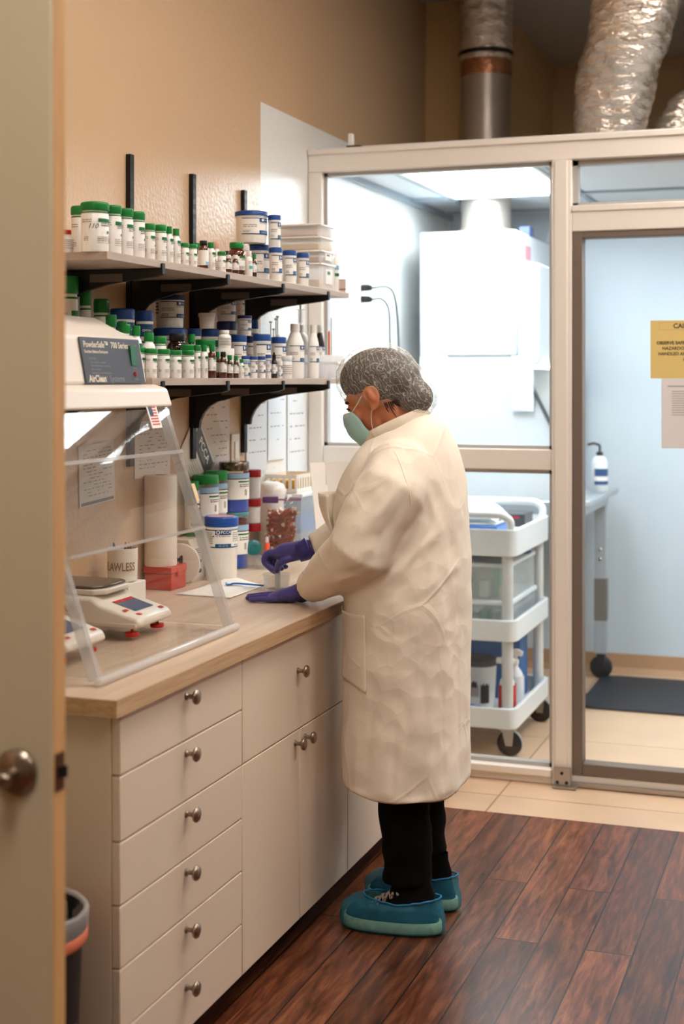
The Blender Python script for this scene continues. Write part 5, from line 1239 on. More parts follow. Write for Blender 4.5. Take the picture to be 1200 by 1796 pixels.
# hair and hairnet
def blob(extra):
    g = G()
    hell(g, (-.020, 0, .055), (.117 + extra, .085 + extra, .090 + extra), -.28)
    hell(g, (-.085, 0, .015), (.060 + extra, .064 + extra, .062 + extra), -.3)
    hell(g, (-.022, 0, .026), (.090 + extra, .082 + extra, .066 + extra), -.3)
    ellipsoid(g, (-1.166, PY - .008, 1.498), (.050 + extra, .053 + extra, .052 + extra), None, 24, 16)
    g.sweep([h(-.06, 0, .07), (-1.195, PY, 1.525), (-1.17, PY - .004, 1.508)], [.062 + extra, .053 + extra, .046 + extra], 18, round_caps=True)
    return g
def cut_below(o, co, no):
    bm = bmesh.new(); bm.from_mesh(o.data)
    bmesh.ops.bisect_plane(bm, geom=bm.verts[:] + bm.edges[:] + bm.faces[:], plane_co=co, plane_no=no, clear_inner=True)
    loop = []
    be = [e for e in bm.edges if e.is_boundary]
    if be:
        nb = {}
        for e in be:
            a, b = e.verts; nb.setdefault(a.index, []).append(b.index); nb.setdefault(b.index, []).append(a.index)
        bm.verts.ensure_lookup_table(); bm.verts.index_update(); nb = {}
        for e in be:
            a, b = e.verts; nb.setdefault(a.index, []).append(b.index); nb.setdefault(b.index, []).append(a.index)
        bm.verts.ensure_lookup_table()
        best = []; seen = set()
        for st in nb:
            if st in seen: continue
            cur, prev, L = st, None, []
            while cur is not None and cur not in seen:
                seen.add(cur); L.append(cur); nx = [q for q in nb[cur] if q not in seen]; cur = nx[0] if nx else None
            if len(L) > len(best): best = L
        loop = [bm.verts[i].co.copy() for i in best]
    bm.to_mesh(o.data); bm.free()
    return loop
cutA, cutB = Vector((-1.388, PY, 1.497)), Vector((-1.22, PY, 1.432))
cdir = (cutB - cutA).normalized(); cno = hs.cross(cdir); cno = cno if cno.dot(hu) > 0 else -cno
HAIR = mat('dark_hair', (50, 40, 35), rough=.55, vary=(60, .6), bump=(90, .6, .004))
g0 = blob(-.003); hell(g0, (-.062, 0, -.028), (.036, .056, .042)); o = g0.build('hair', HAIR); bake(o, [('REMESH', dict(mode='VOXEL', voxel_size=.006)), ('SMOOTH', dict(factor=.5, iterations=6))]); pw(o)
g = G()
for k in range(6):
    a = -.75 + k * .03; s0 = -.062 + .004 * (k % 3)
    f0 = -.028 - k * .004
    g.sweep([h(f0, s0 + .0, -.028 - k * .001), h(f0 + .002, s0 + .006, -.05), h(f0 - .002 + .004 * noise.noise((k * 3.1, 0, 0)), s0 + .012, -.072 - .012 * (k % 4) / 3)], [.0022, .0018, .0006], 5)
child(g, 'hair_wisp', HAIR)
def net_material():
    m = bpy.data.materials.new('hairnet_mesh'); m.use_nodes = True; nt = m.node_tree
    b = nt.nodes['Principled BSDF']; b.inputs['Base Color'].default_value = srgb(232, 226, 216); b.inputs['Roughness'].default_value = .8
    tc = nt.nodes.new('ShaderNodeTexCoord')
    n = nt.nodes.new('ShaderNodeTexNoise'); n.inputs['Scale'].default_value = 26; n.inputs['Detail'].default_value = 3; n.inputs['Distortion'].default_value = .8
    nt.links.new(tc.outputs['Object'], n.inputs['Vector'])
    mixv = nt.nodes.new('ShaderNodeVectorMath'); mixv.operation = 'MULTIPLY_ADD'; mixv.inputs[1].default_value = (.035, .035, .035); nt.links.new(n.outputs['Color'], mixv.inputs[0]); nt.links.new(tc.outputs['Object'], mixv.inputs[2])
    def lines(scale, w, rot):
        mp = nt.nodes.new('ShaderNodeMapping'); mp.inputs['Rotation'].default_value = rot; nt.links.new(mixv.outputs[0], mp.inputs[0])
        wv = nt.nodes.new('ShaderNodeTexWave'); wv.inputs['Scale'].default_value = scale; wv.inputs['Distortion'].default_value = 1.6; wv.inputs['Detail'].default_value = 2; wv.inputs['Detail Scale'].default_value = 2.0
        nt.links.new(mp.outputs[0], wv.inputs['Vector'])
        r = nt.nodes.new('ShaderNodeMapRange'); r.inputs['From Min'].default_value = w; r.inputs['From Max'].default_value = 1.0; nt.links.new(wv.outputs['Fac'], r.inputs['Value'])
        return r
    l1 = lines(30, .93, (0, .5, .3)); l2 = lines(24, .95, (.4, -.6, 1.2))
    mx = nt.nodes.new('ShaderNodeMath'); mx.operation = 'MAXIMUM'; nt.links.new(l1.outputs[0], mx.inputs[0]); nt.links.new(l2.outputs[0], mx.inputs[1])
    fine = nt.nodes.new('ShaderNodeTexNoise'); fine.inputs['Scale'].default_value = 420; fine.inputs['Detail'].default_value = 2; nt.links.new(tc.outputs['Object'], fine.inputs['Vector'])
    fr = nt.nodes.new('ShaderNodeMapRange'); fr.inputs['From Min'].default_value = .42; fr.inputs['From Max'].default_value = .70; fr.inputs['To Max'].default_value = .26; nt.links.new(fine.outputs[0], fr.inputs['Value'])
    mu = nt.nodes.new('ShaderNodeMath'); mu.operation = 'MULTIPLY_ADD'; mu.inputs[1].default_value = .30; mu.use_clamp = True
    nt.links.new(mx.outputs[0], mu.inputs[0])
    ad = nt.nodes.new('ShaderNodeMath'); ad.operation = 'ADD'; ad.inputs[1].default_value = .05; nt.links.new(fr.outputs[0], ad.inputs[0]); nt.links.new(ad.outputs[0], mu.inputs[2])
    lw = nt.nodes.new('ShaderNodeLayerWeight'); lw.inputs['Blend'].default_value = .5
    p5 = nt.nodes.new('ShaderNodeMath'); p5.operation = 'POWER'; p5.inputs[1].default_value = 3.5; nt.links.new(lw.outputs['Facing'], p5.inputs[0])
    fa = nt.nodes.new('ShaderNodeMath'); fa.operation = 'MULTIPLY_ADD'; fa.inputs[1].default_value = .55; fa.use_clamp = True; nt.links.new(p5.outputs[0], fa.inputs[0]); nt.links.new(mu.outputs[0], fa.inputs[2])
    nt.links.new(fa.outputs[0], b.inputs['Alpha'])
    return m
o = blob(.009).build('hairnet', net_material()); bake(o, [('REMESH', dict(mode='VOXEL', voxel_size=.0065)), ('SMOOTH', dict(factor=.5, iterations=10))])
for v in o.data.vertices:
    p = v.co; v.co = p + v.normal * (.005 * noise.noise(p * 32) + .003 * noise.noise(Vector((p.x * 90, p.y * 40, p.z * 60))))
loop = cut_below(o, cutA - cno * .006, cno); pw(o); net = o
if loop:
    step = max(1, len(loop) // 90); pts = [p + Vector((0, 0, .001 * math.sin(i * 1.7))) for i, p in enumerate(loop[::step])]
    g = G(); g.sweep(pts, [.0034 + .0012 * math.sin(i * 2.1) for i in range(len(pts))], 8, closed=True); child(g, 'hairnet_elastic', mat('elastic_white', (206, 192, 172), rough=.8))

# mask with folds and ear loops
def curve3(P, t):
    n = len(P) - 1; x = t * n; i = min(int(x), n - 1); f = x - i
    a, b = P[max(i - 1, 0)], P[i]; c, d = P[i + 1], P[min(i + 2, n)]
    return tuple(.5 * ((2 * b[k]) + (-a[k] + c[k]) * f + (2 * a[k] - 5 * b[k] + 4 * c[k] - d[k]) * f * f + (-a[k] + 3 * b[k] - 3 * c[k] + d[k]) * f ** 3) for k in range(len(b)))
MC = [(.112, -.006), (.124, -.040), (.118, -.078), (.096, -.114), (.052, -.130)]
MS = [(.074, -.012, .056), (.060, -.040, .061), (.054, -.068, .060), (.038, -.104, .056)]
def mk(a, b):
    u = a * 2 - 1; c = curve3(MC, b); s = curve3(MS, b)
    w = max(0.0, math.cos(u * PI / 2)) ** .75
    f = s[0] + (c[0] - s[0]) * w; up_ = s[1] + (c[1] - s[1]) * w; la = s[2] * math.copysign(abs(math.sin(u * PI / 2)) ** .9, u)
    f += .0034 * abs(math.sin(b * PI * 3.2)) * w + .0012 * noise.noise((u * 4, b * 5, 2))
    return h(f, la, up_)
g = G(); g.grid(mk, 36, 26); child(g, 'face_mask', mat('mask_teal', (166, 206, 204), rough=.75, bump=(260, .2, .001)), solid=.0012)
g = G(); g.grid(lambda a, b: mk(a, b * .13) + hf * .0026, 30, 3); child(g, 'mask_nose_strip', mat('mask_pale', (206, 214, 208), rough=.75))
for s in (-1, 1):
    e = 0 if s < 0 else 1
    for P in ([mk(e, .02), h(.046, s * .070, .000), h(.016, s * .077, .018), h(-.010, s * .083, .022)], [mk(e, .96), h(.030, s * .064, -.066), h(.012, s * .074, -.035), h(-.012, s * .082, -.022)]):
        pts = [curve3([tuple(q) for q in P], k / 8) for k in range(9)]
        g = G(); g.sweep(pts, .0013, 6); child(g, 'ear_loop', mat('loop_white', (240, 232, 224), rough=.7))

# ---- lab coat
COAT = mat('lab_coat_cloth', (240, 227, 209), rough=.78, sheen=.15)
nt = COAT.node_tree; b_ = nt.nodes['Principled BSDF']; tc_ = [n for n in nt.nodes if n.type == 'TEX_COORD'][0]
def cnoise(scale, detail, sc=(1, 1, 1), dist=0.0, rot=(0, 0, 0)):
    mp = nt.nodes.new('ShaderNodeMapping'); mp.inputs['Scale'].default_value = sc; mp.inputs['Rotation'].default_value = rot; nt.links.new(tc_.outputs['Object'], mp.inputs[0])
    n = nt.nodes.new('ShaderNodeTexNoise'); n.inputs['Scale'].default_value = scale; n.inputs['Detail'].default_value = detail; n.inputs['Distortion'].default_value = dist; nt.links.new(mp.outputs[0], n.inputs['Vector']); return n
c1 = cnoise(6, 3, (1, 1, .6), 1.2)
def crumple(scale, wob):
    nz = cnoise(scale * .5, 2); mv = nt.nodes.new('ShaderNodeVectorMath'); mv.operation = 'MULTIPLY_ADD'; mv.inputs[1].default_value = (wob, wob, wob)
    nt.links.new(nz.outputs['Color'], mv.inputs[0]); nt.links.new(tc_.outputs['Object'], mv.inputs[2])
    vr = nt.nodes.new('ShaderNodeTexVoronoi'); vr.feature = 'F1'; vr.inputs['Scale'].default_value = scale; vr.inputs['Randomness'].default_value = 1.0
    nt.links.new(mv.outputs[0], vr.inputs['Vector']); return vr
def mad(a_, k, b_in=None):
    m = nt.nodes.new('ShaderNodeMath'); m.operation = 'MULTIPLY_ADD'; m.inputs[1].default_value = k; nt.links.new(a_, m.inputs[0])
    if b_in is not None: nt.links.new(b_in, m.inputs[2])
    return m.outputs[0]
c3 = cnoise(420, 2)
mask_ = cnoise(3.2, 2)
hgt = mad(c1.outputs[0], .20)
hgt = mad(crumple(7.5, .10).outputs['Distance'], .36, hgt)
fine_c = nt.nodes.new('ShaderNodeMath'); fine_c.operation = 'MULTIPLY'; nt.links.new(crumple(17, .05).outputs['Distance'], fine_c.inputs[0]); nt.links.new(mask_.outputs[0], fine_c.inputs[1])
hgt = mad(fine_c.outputs[0], .62, hgt)
vl = crumple(4.6, .03); vl.feature = 'DISTANCE_TO_EDGE'
lr = nt.nodes.new('ShaderNodeMapRange'); lr.inputs['From Max'].default_value = .035; lr.inputs['To Min'].default_value = 1.0; lr.inputs['To Max'].default_value = 0.0; nt.links.new(vl.outputs['Distance'], lr.inputs['Value'])
mk2 = nt.nodes.new('ShaderNodeMapRange'); mk2.inputs['From Min'].default_value = .42; mk2.inputs['From Max'].default_value = .62; nt.links.new(cnoise(4.1, 1).outputs[0], mk2.inputs['Value'])
ln = nt.nodes.new('ShaderNodeMath'); ln.operation = 'MULTIPLY'; nt.links.new(lr.outputs[0], ln.inputs[0]); nt.links.new(mk2.outputs[0], ln.inputs[1])
hgt = mad(ln.outputs[0], .16, hgt)
hgt = mad(c3.outputs[0], .03, hgt)
class _O: pass
m2 = _O(); m2.outputs = [hgt]
bp = nt.nodes.new('ShaderNodeBump'); bp.inputs['Strength'].default_value = .55; bp.inputs['Distance'].default_value = .018
nt.links.new(m2.outputs[0], bp.inputs['Height']); nt.links.new(bp.outputs[0], b_.inputs['Normal'])

rings = [  # x front, x back, z, tilt, half width
    (-1.366, -1.020, .395, 0, .243), (-1.366, -1.026, .55, 0, .240), (-1.366, -1.026, .70, 0, .236), (-1.366, -1.024, .86, 0, .232),
    (-1.372, -1.022, .98, 0, .226), (-1.392, -1.022, 1.08, 0, .22), (-1.402, -1.026, 1.17, .03, .216), (-1.388, -1.036, 1.255, .10, .208),
    (-1.366, -1.058, 1.325, .22, .186), (-1.348, -1.086, 1.372, .34, .142), (-1.332, -1.116, 1.40, .44, .094), (-1.322, -1.132, 1.408, .46, .078)]
g = G(); N = 48; vs = []; fs = []
def ringpt(rg, t):
    xf, xb, z, tilt, ry = rg; cx = (xf + xb) / 2; rx = (xb - xf) / 2; e = 2 / 2.35
    c, s = math.cos(t), math.sin(t)
    x = cx + rx * math.copysign(abs(c) ** e, c); y = PY + ry * math.copysign(abs(s) ** e, s)
    return Vector((x, y, z + tilt * (x - cx)))
fine = []
for k in range(45): fine.append(curve3(rings, k / 44))
for rg in fine:
    for i in range(N): vs.append(ringpt(rg, 2 * PI * i / N))
for j in range(len(fine) - 1):
    for i in range(N): fs.append((j * N + i, j * N + (i + 1) % N, (j + 1) * N + (i + 1) % N, (j + 1) * N + i))
fs += [tuple(reversed(range(N))), tuple(range((len(fine) - 1) * N, len(fine) * N))]
g.add(vs, fs)
ell = [LEL + Vector((-.0, -.008, .0))][0]
g.sweep([(-1.20, 3.90, 1.30), (-1.178, 3.815, 1.292), (-1.188, 3.766, 1.235), LSH.lerp(ell, .62) + Vector((-.018, -.008, 0)), ell + Vector((-.01, 0, 0)), ell.lerp(LWR, .3), ell.lerp(LWR, .62) + Vector((0, 0, .004)), ell.lerp(LWR, .88), LWR + Vector((-.004, 0, .001))], [.088, .098, .100, .096, .091, .082, .069, .054, .043], 26, caps=True)
g.sweep([(-1.20, 4.00, 1.30), RSH + Vector((-.02, -.01, -.02)), RSH.lerp(REL, .6), REL, REL.lerp(RWR, .35), REL.lerp(RWR, .7), REL.lerp(RWR, .98)], [.085, .093, .09, .084, .070, .056, .043], 24)
coat = g.build('lab_coat', COAT)
bake(coat, [('REMESH', dict(mode='VOXEL', voxel_size=.0075)), ('SMOOTH', dict(factor=.5, iterations=4))])
# folds: drape of the skirt, creases round the elbow and under the arm
def seg_dist(p, a, b):
    d = b - a; t = max(0, min(1, (p - a).dot(d) / d.length_squared)); return (p - (a + d * t)).length, t
folds = [  # crease lines from - to (world), width, depth (+ ridge, - groove)
    ((-1.11, 3.73, 1.25), (-1.24, 3.70, 1.02), .016, -.012), ((-1.07, 3.76, 1.24), (-1.20, 3.71, 1.00), .013, .008), ((-1.05, 3.78, 1.22), (-1.14, 3.72, .98), .012, -.006),
    ((-1.03, 3.82, 1.16), (-1.22, 3.71, .96), .013, .008), ((-1.015, 3.88, 1.10), (-1.16, 3.72, .97), .010, -.005), ((-1.01, 3.90, 1.04), (-1.12, 3.73, .95), .010, .007), ((-1.01, 3.88, .98), (-1.20, 3.70, .93), .009, .004), ((-1.02, 3.84, .88), (-1.20, 3.70, .84), .008, -.003),
    ((-1.05, 3.76, 1.32), (-1.075, 3.75, 1.14), .012, -.006), ((-1.08, 3.77, 1.32), (-1.02, 3.85, 1.16), .012, .006), ((-1.10, 3.76, 1.28), (-1.04, 3.80, 1.08), .011, .006), ((-1.04, 3.86, 1.33), (-1.02, 3.92, 1.16), .013, -.005),
    ((-1.18, 3.64, 1.14), (-1.35, 3.74, 1.06), .011, -.010), ((-1.19, 3.63, 1.10), (-1.35, 3.73, 1.02), .010, .010), ((-1.20, 3.63, 1.06), (-1.36, 3.74, .99), .010, -.009), ((-1.24, 3.64, 1.02), (-1.40, 3.76, .98), .010, .009),
    ((-1.33, 3.72, 1.08), (-1.42, 3.79, .97), .010, .008), ((-1.36, 3.73, 1.03), (-1.44, 3.79, .95), .008, -.008), ((-1.30, 3.71, .98), (-1.44, 3.81, .91), .009, .007), ((-1.26, 3.68, 1.00), (-1.38, 3.74, .93), .009, -.006),
    ((-1.23, 3.67, 1.22), (-1.29, 3.70, 1.06), .011, .008), ((-1.17, 3.67, 1.29), (-1.27, 3.68, 1.16), .012, -.007), ((-1.14, 3.69, 1.26), (-1.22, 3.65, 1.14), .011, .007), ((-1.26, 3.70, 1.29), (-1.31, 3.74, 1.14), .012, .007), ((-1.20, 3.68, 1.33), (-1.30, 3.72, 1.24), .012, .006), ((-1.25, 3.72, 1.34), (-1.34, 3.80, 1.22), .012, -.006),
    ((-1.40, 3.79, 1.0), (-1.395, 3.86, .89), .007, -.006), ((-1.43, 3.82, .99), (-1.43, 3.88, .90), .006, -.006), ((-1.415, 3.80, 1.0), (-1.415, 3.87, .89), .006, .006),
    ((-1.10, 3.73, .76), (-1.12, 3.71, .40), .018, .007), ((-1.22, 3.70, .74), (-1.25, 3.71, .40), .020, -.007), ((-1.31, 3.75, .66), (-1.33, 3.77, .40), .016, .007), ((-1.16, 3.70, .62), (-1.17, 3.70, .40), .013, -.006), ((-1.05, 3.79, .74), (-1.05, 3.80, .40), .016, -.007), ((-1.27, 3.71, .60), (-1.29, 3.72, .40), .012, .006), ((-1.075, 3.76, .70), (-1.08, 3.76, .40), .010, .005)]
fl = [(Vector(a), Vector(b), w, d) for a, b, w, d in folds]
nrm = [v.normal.copy() for v in coat.data.vertices]
for v, n in zip(coat.data.vertices, nrm):
    p = v.co.copy(); d = 0
    for a, b, w, dp in fl:
        q3, t = seg_dist(p, a, b)
        if q3 > .11: continue
        e_ = b - a; pq = p - (a + e_ * t); pq.y *= .12; q = pq.length
        if q < w * 2.6: d += 1.15 * dp * (.6 * math.exp(-q / (w * .8)) + .4 * math.exp(-(q / w) ** 2)) * math.sin(PI * min(1, max(0, t * .94 + .03))) * .85
    d += .006 * noise.noise(Vector((p.x * 9, p.y * 9, p.z * 4))) + .003 * noise.noise(Vector((p.x * 22, p.y * 22, p.z * 13)))
    k = max(0, min(1, (.75 - p.z) / .35)); ang = math.atan2(p.y - PY, p.x + 1.19)
    d += k * .006 * math.sin(ang * 7 + 1.3 * noise.noise(p * 3))
    if p.z < .41: d *= .5
    v.co = p + n * d
    if v.co.z < .42 : v.co.z += .008 * math.sin(ang * 2 + .6)
    if p.z < .90 and v.co.x < -1.383: v.co.x = -1.383
coat.data.update()
# open the hem and the neck
bm = bmesh.new(); bm.from_mesh(coat.data)
kill = [f for f in bm.faces if f.normal.z < -.85 and f.calc_center_median().z < .425]
kill += [f for f in bm.faces if f.normal.z > .55 and (f.calc_center_median() - Vector((-1.222, PY, 1.405))).length < .055]
bmesh.ops.delete(bm, geom=kill, context='FACES'); bm.to_mesh(coat.data); bm.free()
coat.data.shade_smooth(); pw(coat)
md = coat.modifiers.new('cloth', 'SOLIDIFY'); md.thickness = .0016; md.offset = -1
cb = bmesh.new(); cb.from_mesh(coat.data); CBVH = BVHTree.FromBMesh(cb)
def on_coat(px, py, off=.003):
    d = ray(px, py).normalized(); hit = CBVH.ray_cast(Vector((0, 0, CAMZ)), d)
    k = 0
    while hit[0] is None and k < 40:
        k += 1; d = ray(px + (k if px < 700 else -k), py).normalized(); hit = CBVH.ray_cast(Vector((0, 0, CAMZ)), d)
    n = hit[1]; n = n if n.dot(d) < 0 else -n
    return hit[0] + n * off
def coat_patch(c00, c10, c11, c01, off, name, sag=0.0):
    def f(a, b):
        x = (c00[0] * (1 - a) + c10[0] * a) * (1 - b) + (c01[0] * (1 - a) + c11[0] * a) * b
        y = (c00[1] * (1 - a) + c10[1] * a) * (1 - b) + (c01[1] * (1 - a) + c11[1] * a) * b
        return on_coat(x, y + sag * math.sin(PI * a) * (1 - b), off + .006 * max(0, .14 - b) * 4)
    g = G(); g.grid(f, 18, 24); return child(g, name, COAT, solid=.0025)
coat_patch((591, 1062), (642, 1079), (643, 1217), (599, 1184), .0035, 'hip_pocket', 5)
# chest pocket standing off the front of the coat
g = G()
def cp(a, b):
    y = 3.80 + .125 * a; z = 1.222 - .115 * b
    hit = CBVH.ray_cast(Vector((-1.9, y, z)), Vector((1, 0, 0)))
    x = hit[0].x if hit[0] is not None else -1.39
    return Vector((x - .006 - .048 * (1 - b) ** .7 * math.sin(PI * min(1, a * .8 + .15)), y, z))
g.grid(cp, 12, 12); child(g, 'chest_pocket', COAT, solid=.002)
# shoulder seam, back seam, collar
def seam(pts, r=.0028, name='seam'):
    P = [on_coat(x, y, -.0012) for x, y in pts]; Q = [curve3([tuple(p) for p in P], k / 40) for k in range(41)]
    g = G(); g.sweep(Q, r, 6); return child(g, name, COAT)
seam([(681, 777), (693, 793), (703, 815), (712, 842), (719, 868), (721, 886)])
g = G()
for k in range(2): pass
top = [ringpt(rings[-1], 2 * PI * i / 40) for i in range(40)]
ctr = Vector((-1.227, PY, 1.408))
vs = []
for p in top:
    q = p - ctr; vs.append(ctr + q * 1.06 + Vector((0, 0, -.012))); 
for p in top:
    q = p - ctr; vs.append(ctr + q * .93 + Vector((-.006, 0, .020)))
for p in top:
    q = p - ctr; vs.append(ctr + q * .86 + Vector((-.006, 0, .016)))
g.add(vs, [(r * 40 + i, r * 40 + (i + 1) % 40, (r + 1) * 40 + (i + 1) % 40, (r + 1) * 40 + i) for r in range(2) for i in range(40)])
child(g, 'collar', COAT, solid=.002)

# ---- trousers
g = G()
PANT = mat('black_trousers', (9, 8, 8), rough=.9, spec=.15, bump=(14, .5, .01))
def leg(yc, xs, zb):
    P = [(xs[0], yc, .80), (xs[0], yc, .55), (xs[1], yc, .36), (xs[2], yc, .25), (xs[3], yc, .19), (xs[3], yc, zb)]
    g.sweep(P, [.095, .086, .076, .072, .070, .073], 22, flat=[1.0, .95, .92, .9, .9, .92], up=(1, 0, 0))
leg(3.855, (-1.185, -1.178, -1.172, -1.168), .135); leg(4.045, (-1.19, -1.19, -1.186, -1.182), .16)
g.sweep([(-1.19, 3.86, .80), (-1.19, 4.04, .80)], .11, 16, round_caps=True)
tr_ = g.build('trousers', PANT); bake(tr_, [('REMESH', dict(mode='VOXEL', voxel_size=.009)), ('SMOOTH', dict(factor=.5, iterations=4))])
for v in tr_.data.vertices:
    p = v.co; v.co = p + v.normal * (.006 * noise.noise(Vector((p.x * 8, p.y * 8, p.z * 14))) + .005 * noise.noise(Vector((p.x * 14 + 3, p.y * 14, p.z * 26))))
pw(tr_)

# ---- shoes in shoe covers
COVER = bpy.data.materials.new('shoe_cover_film'); COVER.use_nodes = True
nt = COVER.node_tree; b_ = nt.nodes['Principled BSDF']; b_.inputs['Base Color'].default_value = srgb(58, 150, 184); b_.inputs['Roughness'].default_value = .45
tc_ = nt.nodes.new('ShaderNodeTexCoord'); n_ = nt.nodes.new('ShaderNodeTexNoise'); n_.inputs['Scale'].default_value = 28; n_.inputs['Detail'].default_value = 4; n_.inputs['Distortion'].default_value = 1.2; nt.links.new(tc_.outputs['Object'], n_.inputs['Vector'])
r_ = nt.nodes.new('ShaderNodeMapRange'); r_.inputs['To Min'].default_value = .14; r_.inputs['To Max'].default_value = .56; nt.links.new(n_.outputs[0], r_.inputs['Value'])
trn = nt.nodes.new('ShaderNodeBsdfTransparent'); trn.inputs[0].default_value = (.62, .86, .84, 1)
mx_ = nt.nodes.new('ShaderNodeMixShader'); nt.links.new(r_.outputs[0], mx_.inputs[0]); nt.links.new(trn.outputs[0], mx_.inputs[1]); nt.links.new(b_.outputs[0], mx_.inputs[2])
nt.links.new(mx_.outputs[0], nt.nodes['Material Output'].inputs[0])
bp_ = nt.nodes.new('ShaderNodeBump'); bp_.inputs['Strength'].default_value = .6; bp_.inputs['Distance'].default_value = .006; nt.links.new(n_.outputs[0], bp_.inputs['Height']); nt.links.new(bp_.outputs[0], b_.inputs['Normal'])
CANVAS = mat('shoe_canvas', (9, 9, 10), rough=.9, spec=.2); RUBBER = mat('shoe_rubber', (226, 206, 172), rough=.5); LACE = mat('shoe_lace', (178, 164, 150), rough=.8)
def foot_outline(t, L, W):
    """plan outline; t angle from the toe; x forward"""
    c, s = math.cos(t), math.sin(t); x = L / 2 * math.copysign(abs(c) ** .85, c)
    w = W / 2 * (1 + .16 * math.cos(t)) ; return Vector((x, w * math.copysign(abs(s) ** .8, s), 0))
def shoe(heel, toe, name_y):
    H = Vector(heel); T = Vector(toe); d = (T - H); L = d.length; d.normalize(); c = (H + T) / 2; sd = Vector((-d.y, d.x, 0))
    def w(x, y, z): return c + d * x + sd * y + Vector((0, 0, z))
    n = 44
    def loft(rows, name, m, cap=True):
        g = G(); vs = []
        for sx, z, L_, W_, dx, zt in rows:
            for i in range(n):
                p = foot_outline(2 * PI * i / n, L_ * sx, W_ * sx); zz = z + zt * (p.x / (L_ * .5))
                vs.append(w(p.x + dx, p.y, zz))
        fs = [(j * n + i, j * n + (i + 1) % n, (j + 1) * n + (i + 1) % n, (j + 1) * n + i) for j in range(len(rows) - 1) for i in range(n)]
        if cap: fs.append(tuple(reversed(range(n))))
        g.add(vs, fs); return child(g, name, m, angle=180)
    l, wd = L * .975, .106
    loft([(1, .006, l, wd, 0, 0), (1.01, .012, l, wd, 0, 0), (1.0, .036, l, wd, 0, 0), (.95, .037, l, wd, 0, 0)], 'sole', RUBBER)
    up_ = loft([(.95, .036, l, wd, 0, 0), (.93, .050, l, wd, 0, -.002), (.86, .066, l, wd, -.004, -.006), (.70, .082, l, wd, -.022, -.016), (.55, .097, l, wd, -.045, -.022), (.44, .115, l, wd * 1.15, -.056, -.016), (.38, .140, l, wd * 1.25, -.058, -.006), (.37, .165, l, wd * 1.25, -.058, 0)], 'shoe', CANVAS)
    # laces and eyelets on the slope above the toe
    for k in range(4):
        x0 = .055 - k * .020; z0 = .074 + k * .0115
        g = G(); g.sweep([w(x0, -.030, z0 - .006), w(x0 - .004, -.012, z0 + .006), w(x0 - .010, .012, z0 + .009), w(x0 - .018, .030, z0)], .0026, 6, flat=1.5, round_caps=True)
        g.sweep([w(x0, .030, z0 - .006), w(x0 - .004, .012, z0 + .007), w(x0 - .010, -.012, z0 + .008), w(x0 - .018, -.030, z0)], .0026, 6, flat=1.5, round_caps=True); child(g, 'lace', LACE)
        for s in (-1, 1):
            g = G(); q = w(x0 - .002, s * .034, z0 - .005); g.sweep([q + d * (.0042 * math.cos(a)) + Vector((0, 0, .0042 * math.sin(a))) for a in [2 * PI * i / 12 for i in range(12)]], .0013, 6, closed=True); child(g, 'eyelet', CHROME)
    # cover
    rows = [(.0, .0015), (.6, .0015), (.92, .002), (.99, .010), (1.0, .028), (.99, .050), (.95, .068)]
    g = G(); vs = []
    Lc, Wc = L + .014, .120
    for k, (s_, z) in enumerate(rows):
        for i in range(n):
            t = 2 * PI * i / n; p = foot_outline(t, Lc * max(s_, .01), Wc * max(s_, .01)); wob = .004 * noise.noise(Vector((p.x * 30, p.y * 30 + name_y * 7, z * 40))) if .9 < s_ else 0
            vs.append(w(p.x * (1 + wob * 4), p.y * (1 + wob * 6), z + max(0, wob)))
    for f_, zoff in ((.5, .014), (1.0, .012), (1.0, .018)):
        for i in range(n):
            t = 2 * PI * i / n; a = foot_outline(t, Lc * .95, Wc * .95); o_ = Vector((-.028 + .112 * math.cos(t), .050 * math.sin(t), 0))
            p = a.lerp(o_, f_); gz = .004 * math.sin(t * 26) * f_
            heel_up = .018 * max(0, -math.cos(t)) * f_ + .010 * max(0, math.cos(t)) * f_
            vs.append(w(p.x, p.y + gz * .5, .068 + zoff + heel_up + gz * .4))
    R = len(rows) + 3
    g.add(vs, [(j * n + i, j * n + (i + 1) % n, (j + 1) * n + (i + 1) % n, (j + 1) * n + i) for j in range(R - 1) for i in range(n)])
    child(g, 'shoe_cover', COVER, angle=180)
    g = G(); g.sweep([Vector(p) for p in vs[-n:]], .0028, 6, closed=True); child(g, 'cover_elastic', mat('elastic_blue', (40, 116, 160), rough=.6))
shoe((-1.062, 3.842, 0), (-1.352, 3.83, 0), 0.0); shoe((-1.066, 4.030, 0), (-1.352, 4.052, 0), 1.0)

# ---- gloves
GLOVE = mat('nitrile_glove', (72, 64, 132), rough=.42, bump=(150, .35, .0015), sheen=.1)
def fingers(g, F):
    for pts, r in F: 
        n = len(pts); g.sweep([curve3(pts, k / (3 * n)) for k in range(3 * n + 1)], [r * (1 - .22 * k / (3 * n)) for k in range(3 * n + 1)], 12, round_caps=True)
